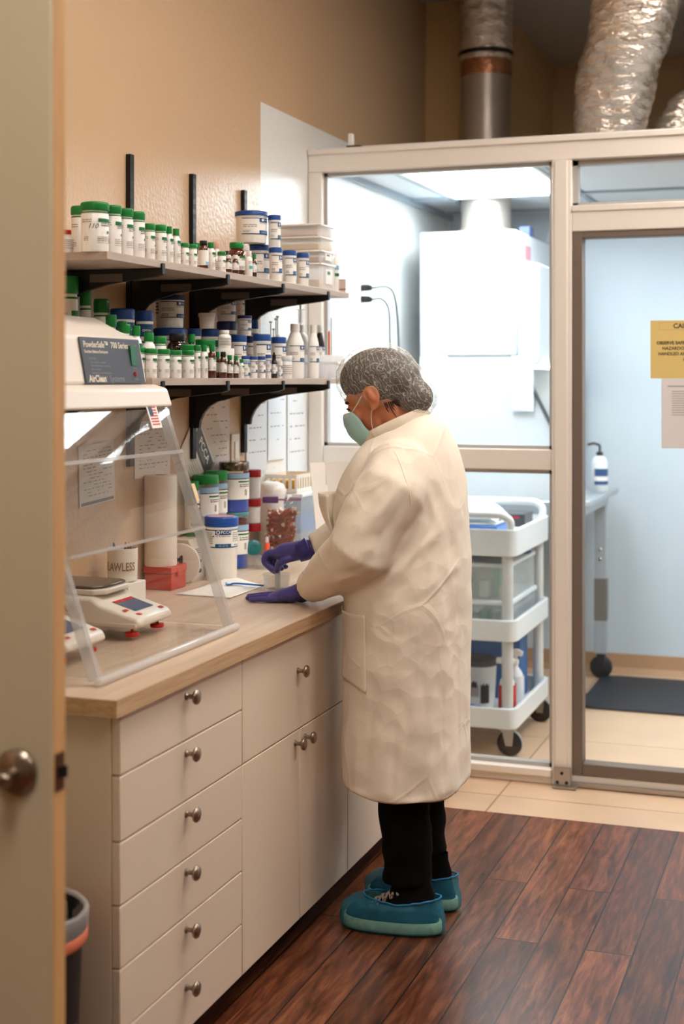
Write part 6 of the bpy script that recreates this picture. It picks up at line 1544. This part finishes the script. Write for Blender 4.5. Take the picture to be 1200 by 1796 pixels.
# hand lying flat (fingers towards the wall)
g = G(); z0 = TOP
g.sweep([LWR + Vector((.012, 0, .004)), LWR + Vector((-.02, .002, -.004)), (-1.515, 3.86, z0 + .026), (-1.548, 3.862, z0 + .020), (-1.578, 3.862, z0 + .015)], [.027, .026, .024, .019, .0125], 18, flat=[.95, 1.1, 1.55, 2.1, 2.9], up=(0, 0, 1), round_caps=True)
fingers(g, [([(-1.560, 3.829, z0 + .013), (-1.592, 3.823, z0 + .0125), (-1.616, 3.820, z0 + .010), (-1.634, 3.818, z0 + .0085)], .0088),
            ([(-1.565, 3.851, z0 + .015), (-1.604, 3.849, z0 + .015), (-1.632, 3.848, z0 + .011), (-1.655, 3.847, z0 + .009)], .0098),
            ([(-1.565, 3.873, z0 + .016), (-1.608, 3.874, z0 + .016), (-1.640, 3.875, z0 + .012), (-1.664, 3.876, z0 + .009)], .0100),
            ([(-1.562, 3.895, z0 + .015), (-1.600, 3.900, z0 + .015), (-1.628, 3.903, z0 + .011), (-1.650, 3.905, z0 + .009)], .0096),
            ([(-1.500, 3.880, z0 + .020), (-1.525, 3.905, z0 + .018), (-1.552, 3.924, z0 + .013), (-1.574, 3.934, z0 + .010)], .0108)])
o = g.build('glove', GLOVE); bake(o, [('REMESH', dict(mode='VOXEL', voxel_size=.0026)), ('SMOOTH', dict(factor=.5, iterations=4))])
for v in o.data.vertices: v.co.z = max(v.co.z, z0 + .0006)
pw(o); o['label'] = 'purple glove lying flat'
def cuff(p, d, r, name='glove_cuff'):
    d = Vector(d).normalized(); g = G()
    g.sweep([p - d * .030, p - d * .012, p, p + d * .006, p + d * .012], [r * .88, r * .96, r, r * 1.08, r * 1.02], 22, caps=False)
    child(g, name, mat('nitrile_cuff', (62, 54, 124), rough=.4), solid=.0015)
cuff(LWR + Vector((-.016, .002, -.004)), LEL - LWR, .031)
# hand holding the pestle
g = G(); bx, by = BK.x + .004, BK.y - .002
pz = TOP
g.sweep([RWR + Vector((.012, 0, .002)), RWR + Vector((-.02, -.003, -.002)), (-1.588, 4.060, 1.024), (-1.628, 4.066, 1.020), (-1.656, 4.072, 1.014)], [.027, .030, .030, .027, .018], 18, flat=[.95, 1.05, 1.25, 1.4, 1.8], up=(0, 0, 1), round_caps=True)
fingers(g, [([(-1.640, 4.046, 1.018), (-1.674, 4.042, 1.014), (-1.684, 4.043, .990), (-1.668, 4.047, .974), (bx - .008, by - .006, .964)], 0.0115),
            ([(-1.645, 4.066, 1.020), (-1.682, 4.066, 1.012), (-1.690, 4.068, .984), (-1.672, 4.068, .966), (bx - .011, by + .010, .958)], 0.0120),
            ([(-1.642, 4.086, 1.016), (-1.676, 4.088, 1.004), (-1.682, 4.088, .980), (-1.662, 4.086, .966), (-1.644, 4.084, .966)], 0.0115),
            ([(-1.634, 4.104, 1.010), (-1.662, 4.106, 1.000), (-1.668, 4.106, .982), (-1.652, 4.104, .970), (-1.636, 4.102, .970)], 0.0105),
            ([(-1.578, 4.046, 1.010), (-1.604, 4.028, 1.002), (-1.624, 4.026, .990), (-1.636, 4.034, .976), (bx + .003, by - .014, .966)], 0.0129)])
o = g.build('glove', GLOVE); bake(o, [('REMESH', dict(mode='VOXEL', voxel_size=.0026)), ('SMOOTH', dict(factor=.5, iterations=4))]); pw(o); o['label'] = 'purple glove pinching the pestle'
cuff(RWR + Vector((-.014, -.002, -.002)), REL - RWR, .0325)
# ------------------------------------------------------------------ fume cabinet in the clean room
CLW = mat('cabinet_enamel', (226, 232, 236), rough=0.35); CLG = mat('cabinet_grey', (168, 176, 184), rough=0.4)
fc = thing('fume_cabinet', 'big white fume cabinet standing inside the clean room', 'fume cabinet', (-1.6, 7.05, 0)); fo = Vector((-1.6, 7.05, 0))
def fput(o): o.location = -fo; o.parent = fc; return o
Y0, Y1 = 6.6, 7.48
g = G(); g.box2((-1.94, Y0, 1.66), (-1.467, Y1, 2.256)); fput(g.build('upper_housing', CLW, bevel=.01))
g = G(); g.box2((-1.467, Y0 + .02, 1.617), (-1.36, Y1 - .02, 2.097)); fput(g.build('front_housing', mat('cabinet_front', (216, 224, 230), rough=.35), bevel=.01))
g = G(); g.box2((-1.94, Y0, .98), (-1.80, Y1, 1.66)); g.box2((-1.80, Y1 - .03, .98), (-1.30, Y1, 1.66)); fput(g.build('back_panel', CLW, bevel=.004))
g = G(); g.prism([(-1.80, .98), (-1.22, .98), (-1.30, 1.33), (-1.467, 1.655), (-1.80, 1.655)], 1, Y0 + .004, Y0 + .016); fput(g.build('side_panel', mat('side_panel_white', (206, 214, 220), rough=.35)))
g = G(); g.sweep([(-1.462, Y0 - .006, 1.66), (-1.285, Y0 - .006, 1.31), (-1.215, Y0 - .006, 1.02)], .009, 8); fput(g.build('sash_strut', mat('strut_dark', (70, 74, 78), rough=.4)))
g = G()
for y in (Y0 + .22, Y0 + .55): g.lathe([(0, 0), (.02, 0), (.02, .012), (.012, .014), (.012, .03), (0, .032)], 16, (-1.31, y, 1.585), 0, Matrix.Rotation(PI / 2, 3, 'Y'))
fput(g.build('sash_catch', BLACK))
g = G(); g.box2((-1.40, Y0 + .06, 1.60), (-1.345, Y1 - .06, 1.616)); fput(g.build('lamp_tube', mat('cabinet_lamp', (255, 250, 235), emit=((1.0, .96, .86), 9.0))))
g = G(); g.box2((-1.95, Y0 - .01, .90), (-1.17, Y1, .98)); g.box2((-1.20, Y0, .955), (-1.12, Y1, .985)); fput(g.build('work_surface', mat('steel_bench', (176, 184, 190), rough=.3, metal=.5), bevel=.005))
for x in (-1.9, -1.2):
    for y in (Y0 + .05, Y1 - .06):
        g = G(); g.box2((x - .03, y - .03, .13), (x + .03, y + .03, .90), 0); g.box2((x - .032, y - .032, .30), (x + .032, y + .032, .52), 1)
        for z in (.62, .67): g.lathe([(0, 0), (.010, 0), (.008, .006), (0, .007)], 12, (x, y - .031, z), 2, Matrix.Rotation(PI / 2, 3, 'X'))
        l = fput(g.build('leg', [CLG, mat('leg_foot_grey', (110, 104, 100), rough=.5), CHROME], bevel=.003))
        g = G(); g.lathe([(0, -.016), (.05, -.016), (.058, -.01), (.058, .01), (.05, .016), (0, .016)], 24, (x, y, .0585), 0, Matrix.Rotation(PI / 2, 3, 'X')); g.box2((x - .02, y - .022, .06), (x + .02, y - .017, .135)); g.box2((x - .02, y + .017, .06), (x + .02, y + .022, .135))
        cst = g.build('caster', mat('caster_dark', (46, 46, 50), rough=.5), l)
g = G(); g.box2((-1.4665, 6.9, 2.2565), (-1.4665 - .05, 6.99, 2.30)); fput(g.build('gauge', mat('gauge_blue', (70, 84, 140), rough=.4)))
g = G(); g.quad((-1.466, 6.80, 2.13), (-1.466, 6.93, 2.13), (-1.466, 6.93, 2.20), (-1.466, 6.80, 2.20)); fput(g.build('warning_sticker', mat('sticker_pink', (206, 140, 150), rough=.5), smooth=False))
g = G(); g.box2((-1.485, Y0 - .0035, 1.40), (-1.38, Y0 - .0025, 1.66)); o = g.build('hanging_sheet', mat('bluish_paper', (206, 220, 234), rough=.7), smooth=False); o.location = (0, -.013, 0)
tag(o, 'bluish sheet hanging on the side of the fume cabinet', 'sheet')
s = thing('soap_bottle', 'white soap bottle with black pump on the fume cabinet bench', 'bottle', (-1.165, 7.16, .9855))
g = G(); g.lathe([(0, 0), (.036, 0), (.040, .005), (.040, .15), (.03, .172), (.015, .18), (.015, .19)], 24); g.build('body', CLW, s)
g = G(); g.lathe([(.017, .182), (.017, .2), (.006, .202), (.006, .235)], 14); g.sweep([(0, 0, .235), (-.03, -.0, .243), (-.06, 0, .236)], .007, 8); g.build('pump', BLACK, s)
label_mesh(.040, .19, [(-120, 0, .2, .62, 4, 1), (-120, 0, .3, .42, 0, 2)]).build('label', LM, s, recalc=False)
# ducts
GALV = mat('galvanised', (186, 176, 166), rough=.34, metal=.7, vary=(6, .25)); FOIL = foil_material()
dct = thing('exhaust_duct', 'straight metal exhaust duct rising from the fume cabinet', 'duct', (-1.70, 6.96, 2.257))
g = G(); g.lathe([(.135, 0), (.135, .04), (.125, .045), (.125, .86)], 40, caps=False); g.build('pipe', GALV, dct)
g = G(); g.lathe([(.127, .80), (.128, .80), (.128, .875), (.127, .88)], 40, caps=False); g.build('tape_band', mat('tape_copper', (196, 140, 104), rough=.25, metal=.9, bump=(50, .7, .006)), dct)
g = G(); pr = [(.12, .868), (.128, .885), (.134, .90), (.128, .915), (.133, .935), (.136, 1.0), (.135, 1.1), (.137, 1.24)]
g.lathe(pr, 64, caps=False)
g.v = [tuple(Vector(p) + Vector((p[0], p[1], 0)).normalized() * .006 * noise.noise(Vector(p) * 22)) for p in g.v]
g.build('foil_sleeve', FOIL, dct, angle=180)
g = G(); g.lathe([(.134, .905), (.138, .91), (.138, .922), (.134, .926)], 40, caps=False); g.build('crease_shade', BLACK, dct)  # black ring standing in for the shade in the foil crease
def flex(pts, rads, label, kink=.02):
    P = [Vector(curve3(pts, k / 60)) for k in range(61)]; R = [curve3([(r,) for r in rads], k / 60)[0] for k in range(61)]
    R = [r * (1 + .018 * math.sin(k * 2.1)) for k, r in enumerate(R)]
    g = G(); g.sweep(P, R, 56)
    g.v = [tuple(Vector(p) + Vector((noise.noise(Vector(p) * 7), noise.noise(Vector(p) * 7 + Vector((9, 0, 0))), .4 * noise.noise(Vector(p) * 7 + Vector((0, 9, 0))))) * kink + Vector((noise.noise(Vector(p) * 24), noise.noise(Vector(p) * 24 + Vector((5, 0, 0))), 0)) * .008) for p in g.v]
    return tag(g.build('flexible_duct', FOIL, angle=180), label, 'duct')
flex([(-.965, 6.18, 2.515), (-.96, 6.18, 2.62), (-.91, 6.10, 2.86), (-.83, 6.0, 3.12), (-.79, 5.95, 3.49)], [.155, .16, .165, .175, .178], 'crinkled foil flexible duct leaning above the sliding door')
flex([(-.735, 6.42, 2.515), (-.735, 6.42, 2.60), (-.70, 6.44, 2.70), (-.62, 6.46, 2.80)], [.10, .10, .085, .06], 'short foil duct end behind the leaning flexible duct', .012)
s = thing('sensor', 'small black and white sensor on top of the partition frame', 'sensor', (-1.875, GY + .0, 2.4805))
g = G(); g.box2((-.03, -.02, 0), (.03, .02, .012)); g.build('base', BLACK, s, bevel=.002)
g = G(); g.box2((-.025, -.012, .0125), (-.005, .012, .062)); g.build('head', WHITE, s, bevel=.003)
# ------------------------------------------------------------------ service cart
cx0, cx1, cy0, cy1 = -1.75, -1.272, 5.72, 6.43
cart = thing('service_cart', 'white three-tier plastic cart behind the glass partition', 'cart', ((cx0 + cx1) / 2, (cy0 + cy1) / 2, 0)); co_ = Vector(((cx0 + cx1) / 2, (cy0 + cy1) / 2, 0))
CP = mat('cart_plastic', (226, 230, 232), rough=.4)
def cput(o, par=None): o.location = -co_ if par is None else (0, 0, 0); o.parent = par or cart; return o
def rrect(x0, x1, y0, y1, r, n=5):
    P = []
    for cx, cy, a in ((x1 - r, y1 - r, 0), (x0 + r, y1 - r, PI / 2), (x0 + r, y0 + r, PI), (x1 - r, y0 + r, 1.5 * PI)):
        for k in range(n + 1): t = a + PI / 2 * k / n; P.append((cx + r * math.cos(t), cy + r * math.sin(t)))
    return P
for zt, zb, zs_ in ((.933, .822, .90), (.561, .473, .492), (.200, .115, .132)):
    A = rrect(cx0, cx1, cy0, cy1, .045); B = rrect(cx0 + .018, cx1 - .018, cy0 + .018, cy1 - .018, .032); n = len(A)
    vs = [(x, y, zb) for x, y in A] + [(x, y, zt) for x, y in A] + [(x, y, zt) for x, y in B] + [(x, y, zs_) for x, y in B]
    fs = [tuple(reversed(range(n)))] + [(j * n + i, j * n + (i + 1) % n, (j + 1) * n + (i + 1) % n, (j + 1) * n + i) for j in range(3) for i in range(n)] + [tuple(range(3 * n, 4 * n))]
    g = G(); g.add(vs, fs); cput(g.build('tray', CP, bevel=.004))
for x in (cx0 + .045, cx1 - .045):
    for y in (cy0 + .045, cy1 - .045):
        g = G(); g.sweep([(x, y, .132), (x, y, .822)], .0235, 18); cput(g.build('post', mat('cart_post', (206, 208, 208), rough=.4)))
        g = G(); wx = x + .01; wz = .053
        g.lathe([(0, -.014), (.044, -.014), (.052, -.009), (.052, .009), (.044, .014), (0, .014)], 28, (wx, y, wz), 0, Matrix.Rotation(PI / 2, 3, 'X')); g.lathe([(.0525, -.013), (.0535, -.01), (.0535, .01), (.0525, .013)], 28, (wx, y, wz), 1, Matrix.Rotation(PI / 2, 3, 'X'), caps=False)
        w_ = cput(g.build('caster', [mat('caster_black', (34, 32, 32), rough=.5), mat('tyre_grey', (150, 150, 152), rough=.5)]))
        g = G()
        for dy in (-.019, .019): g.prism([(wx - .014, wz - .01), (wx + .014, wz - .01), (x + .03, .108), (x - .02, .108)], 1, y + dy - .0025, y + dy + .0025)
        g.box2((x - .03, y - .03, .106), (x + .035, y + .03, .1145)); g.build('fork', ALU, w_)
for y, s_ in ((cy0 + .03, -1), (cy1 - .03, 1)):
    g = G(); x0, x1 = cx0 + .03, cx1 - .03
    P = [(x0, y, .925), (x0, y + s_ * .004, .965), (x0 + .03, y + s_ * .01, .988), (x0 + .08, y + s_ * .012, .992), (x1 - .08, y + s_ * .012, .992), (x1 - .03, y + s_ * .01, .988), (x1, y + s_ * .004, .965), (x1, y, .925)]
    g.sweep([curve3(P, k / 42) for k in range(43)], .0165, 14); cput(g.build('handle', CP))
def item(name, label, cat, a, b, m, bevel=.004, group=None):
    c = Vector(((a[0] + b[0]) / 2, (a[1] + b[1]) / 2, a[2])); g = G(); g.box2(tuple(Vector(a) - c), tuple(Vector(b) - c)); return tag(g.build(name, m, loc=c, bevel=bevel), label, cat, group)
item('blue_binder', 'flat blue binder on the top tray of the cart', 'binder', (-1.66, 5.80, .9005), (-1.37, 6.06, .938), mat('binder_blue', (52, 104, 176), rough=.4))
g = G(); g.grid(lambda a, b: (-1.64 + .27 * a, 5.81 + .24 * b, .940 + .10 * (math.sin(PI * min(.98, max(.02, a))) ** .35) * (math.sin(PI * min(.98, max(.02, b))) ** .35) + .006 * noise.noise((a * 6, b * 6, 0))), 24, 20)
g.box2((-1.63, 5.82, .939), (-1.38, 6.04, .945))
tag(g.build('white_wipes', mat('wipe_white', (236, 240, 242), rough=.8), angle=180), 'white folded wipes heaped on the blue binder', 'wipes')
d_ = item('label_printer', 'dark flat device on the far end of the top tray of the cart', 'device', (-1.50, 6.16, .9005), (-1.33, 6.33, .958), mat('device_dark', (54, 54, 60), rough=.4))
g = G(); g.box2((.02, -.086, .036), (.06, -.0852, .046)); g.build('display', mat('device_red', (170, 40, 50), rough=.4), d_)
for k, (z, h_, lb) in enumerate(((.4925, .135, 'lower clear lidded bin on the middle tray of the cart'), (.628, .155, 'upper clear lidded bin on the middle tray of the cart'))):
    b = thing('clear_bin', lb, 'bin', (-1.50, 6.06, z), 0, 'clear bins on the cart'); hx, hy = .185 - k * .005, .26 - k * .01
    g = G(); g.box2((-hx, -hy, 0), (hx, hy, .003))
    for a, c in (((-hx, -hy, .003), (hx, -hy + .003, h_ - .02)), ((-hx, hy - .003, .003), (hx, hy, h_ - .02)), ((hx - .003, -hy + .003, .003), (hx, hy - .003, h_ - .02)), ((-hx, -hy + .003, .003), (-hx + .003, hy - .003, h_ - .02))): g.box2(a, c)
    g.build('tub', glass_mat('cart_bin_clear', tint=(.97, .98, .98), refl=.6, rough=.1, haze=.22, hazecol=(.9, .93, .93)), b)
    g = G(); g.box2((-hx - .006, -hy - .006, h_ - .0195), (hx + .006, hy + .006, h_ - .0005)); g.build('lid', mat('bin_lid_frost', (222, 228, 230), rough=.35), b, bevel=.005)
    rnd = random.Random(9 + k)
    cols = [(226, 232, 232), (120, 190, 170), (230, 196, 160), (236, 236, 232), (110, 170, 150), (214, 220, 224)]
    for q in range(7):
        x = -.14 + .045 * q; dy = rnd.uniform(.06, .12); hh = rnd.uniform(.05, h_ - .03); c = cols[(q + k * 2) % 6]; y = -.16 + .05 * (q % 2)
        bb = item('packet', '%s packet, %s in the %s clear bin on the cart' % (['white', 'green', 'tan', 'off-white', 'teal', 'grey'][(q + k * 2) % 6], ['first', 'second', 'third', 'fourth', 'fifth', 'sixth', 'last'][q], ['lower', 'upper'][k]), 'packet', (-1.50 + x, 6.06 + y - dy / 2, z + .0035), (-1.50 + x + .036, 6.06 + y + dy / 2, z + hh), mat('packet_%d' % ((q + k * 2) % 6), c, rough=.6), .006, 'packets in the cart bins')
g = G(); g.lathe([(.02, 0), (.035, .002), (.035, .03), (.02, .032)], 20); tag(g.build('blue_coil', mat('coil_blue', (60, 84, 140), rough=.5), loc=(-1.345, 6.20, .7835)), 'small blue coil lying on the upper clear bin', 'coil')
pl_ = thing('white_pail', 'white tub with dark lid on the bottom tray of the cart', 'pail', (-1.50, 6.02, .1325))
g = G(); g.lathe([(0, 0), (.062, 0), (.066, .004), (.075, .19)], 32); g.build('body', mat('pail_white', (222, 222, 220), rough=.45), pl_)
g = G(); g.lathe([(.077, .184), (.080, .186), (.080, .212), (.074, .216), (0, .216)], 32); g.build('lid', mat('pail_lid', (62, 62, 66), rough=.5), pl_)
label_mesh(.070, .19, [(-110, -78, .30, .75, 3, 1), (-72, -40, .15, .70, 2, 1), (-104, -84, .5, .66, 2, 2)]).build('label', LM, pl_, recalc=False)
item('blue_box', 'blue box standing behind the white tub on the cart', 'box', (-1.68, 6.20, .1325), (-1.36, 6.36, .40), mat('tote_blue', (58, 104, 160), rough=.5), .006)
g = G(); g.grid(lambda a, b: (-1.66 + .25 * a, 5.75 + .15 * b, .134 + .055 * (math.sin(PI * min(.98, max(.02, a))) ** .4) * (math.sin(PI * min(.98, max(.02, b))) ** .4) + .006 * noise.noise((a * 9, b * 5, 3))), 24, 14); g.box2((-1.655, 5.755, .1325), (-1.415, 5.895, .136))
tag(g.build('blue_bag', mat('bag_blue', (92, 116, 190), rough=.3), angle=180), 'soft blue plastic bag at the near end of the bottom tray', 'bag')
for x, y, c1, c2, lb in ((-1.345, 5.88, (196, 44, 40), (226, 230, 232), 'spray bottle with red label at the near corner of the cart'), (-1.350, 6.06, (222, 226, 232), (236, 236, 238), 'white spray bottle on the bottom tray behind the red one')):
    s = thing('spray_bottle', lb, 'bottle', (x, y, .1325))
    g = G(); g.lathe([(0, 0), (.034, 0), (.037, .004), (.037, .10), (.030, .15), (.013, .175), (.013, .19)], 22); g.build('body', mat('spray_%d' % c2[0], c2, rough=.4), s)
    label_mesh(.0372, .19, [(-150, 60, .06, .72, 0, 1)]).build('label', [mat('spraylabel_%d' % c1[0], c1, rough=.5)], s, recalc=False)
    g = G(); g.lathe([(.016, .186), (.016, .205), (.010, .21), (.010, .225)], 14); g.prism([(-.045, .222), (.03, .222), (.034, .24), (.01, .252), (-.045, .244)], 1, -.011, .011); g.build('trigger_head', WHITE, s, bevel=.002)
# outlet with two plugs on the side wall of the clean room
ot = thing('wall_outlet', 'white outlet plate on the clean room wall above the head', 'outlet', (WX + .001, 6.06, 1.935))
g = G(); g.box2((0, -.036, -.06), (.006, .036, .06)); g.build('plate', WHITE, ot, bevel=.002)
for z, lb, end in ((1.96, 'upper black plug and cord in the clean room outlet', (-1.99, 6.40, 1.02)), (1.908, 'lower black plug and cord in the clean room outlet', (-1.99, 6.34, 1.0))):
    p_ = thing('power_cord', lb, 'power cord', (WX + .0075, 6.06, z), 0, 'power cords in the clean room')
    g = G(); g.sweep([(0, 0, 0), (.03, 0, 0), (.05, 0, -.002)], [.016, .016, .011], 12, flat=.8); g.build('plug', BLACK, p_, bevel=.001)
    e = Vector(end) - Vector((WX + .0075, 6.06, z)); k_ = .03 if z > 1.93 else 0
    P = [(.05, 0, -.002), (.08 + k_, .05, .002), (.085 + k_, .14, -.05), (.075 + k_, .19 + k_, -.22), (.07, e.y, -.5), tuple(e)]
    g = G(); g.sweep([curve3(P, k / 40) for k in range(41)], .0048, 8); g.build('cord', mat('cord_green_black', (30, 46, 44), rough=.5), p_)
# anti-fatigue mat
g = G(); g.prism(rrect(-1.20, .5, 6.70, 7.45, .08), 2, .0005, .013); tag(g.build('floor_mat', mat('mat_black', (40, 40, 46), rough=.6, bump=(200, .4, .002)), bevel=.004), 'dark rubber mat on the clean room floor behind the door', 'mat')
# notices on the sliding door
sg = thing('caution_sign', 'yellow caution notice taped to the glass sliding door', 'sign', (-.556, GY - .0036, 1.6615))
g = G(); g.box2((-.140, -.0008, -.109), (.140, 0, .109)); g.build('sheet', mat('caution_yellow', (224, 196, 124), rough=.6), sg, smooth=False)
sp_ = lambda x0, z0: (lambda x, y: Vector((x0 + x, -.0014, z0 + y)))
SI = mat('sign_ink', (66, 50, 26), rough=.7)
lettering('CAUTION', .0245, sp_(0, .087), SI, sg, bold=.0007)
for k, tx in enumerate(('OBSERVE SAFETY PRECAUTIONS', 'HAZARDOUS DRUGS ARE', 'HANDLED AND DISPENSED IN', 'AREA')): lettering(tx, .0165, sp_(0, .024 - k * .0205), SI, sg, bold=.0005, stretch=.98 if k != 1 else 1.0)
g = G()
for x0, x1, z0, z1 in ((-.108, .108, .0995, .1003), (-.108, .108, .073, .0738), (-.108, -.1072, .073, .1003), (.1072, .108, .073, .1003)): g.quad((x0, -.0012, z0), (x1, -.0012, z0), (x1, -.0012, z1), (x0, -.0012, z1))
g.build('border', mat('sign_border', (170, 140, 76), rough=.7), sg, smooth=False)
pp_ = thing('notice', 'white list of instructions taped under the yellow caution notice', 'notice', (-.547, GY - .0036, 1.421))
g = G(); g.box2((-.108, -.0008, -.1305), (.108, 0, .1305)); g.build('sheet', mat('notice_white', (226, 222, 222), rough=.7), pp_, smooth=False)
g = G(); rnd = random.Random(3)
for k in range(11):
    z = .082 - k * .0088; w_ = rnd.uniform(.05, .12); g.quad((-.07, -.0012, z), (-.07 + w_, -.0012, z), (-.07 + w_, -.0012, z + .0028), (-.07, -.0012, z + .0028))
g.quad((-.085, -.0012, .100), (.085, -.0012, .100), (.085, -.0012, .1045), (-.085, -.0012, .1045)); g.build('print', GREY, pp_, smooth=False)
# waste bin at the end of the cabinets
wb = thing('waste_bin', 'black waste bin with clear liner beside the drawer cabinet', 'waste bin', (-1.520, 2.415, 0))
g = G(); g.lathe([(0, 0), (.096, 0), (.100, .006), (.120, .49), (.124, .50), (.124, .51), (.119, .51), (.098, .012), (0, .012)], 40); g.build('body', mat('bin_black', (26, 24, 24), rough=.5), wb)
g = G(); vs = []
pr = [(.112, .36), (.117, .48), (.121, .516), (.127, .519), (.1305, .51), (.130, .492), (.1285, .478)]
g.lathe(pr, 56, caps=False)
g.v = [tuple(Vector(p) * 1.0 + Vector((p[0], p[1], 0)).normalized() * (.004 * noise.noise(Vector(p) * 30))) for p in g.v]
g.build('liner', glass_mat('bin_liner', tint=(.9, .9, .9), refl=1.0, rough=.25, haze=.5, hazecol=(.8, .78, .76)), wb, angle=180)
g = G(); g.lathe([(.1255, .452), (.1290, .456), (.1295, .475), (.128, .4775)], 40, caps=False); g.build('drawstring', mat('drawstring_orange', (226, 128, 96), rough=.5), wb)
g = G(); g.cyl_patch(.1075, -70, 10, .13, .30, 0, 10, r1=.1135); g.build('label', PAPER, wb, recalc=False)
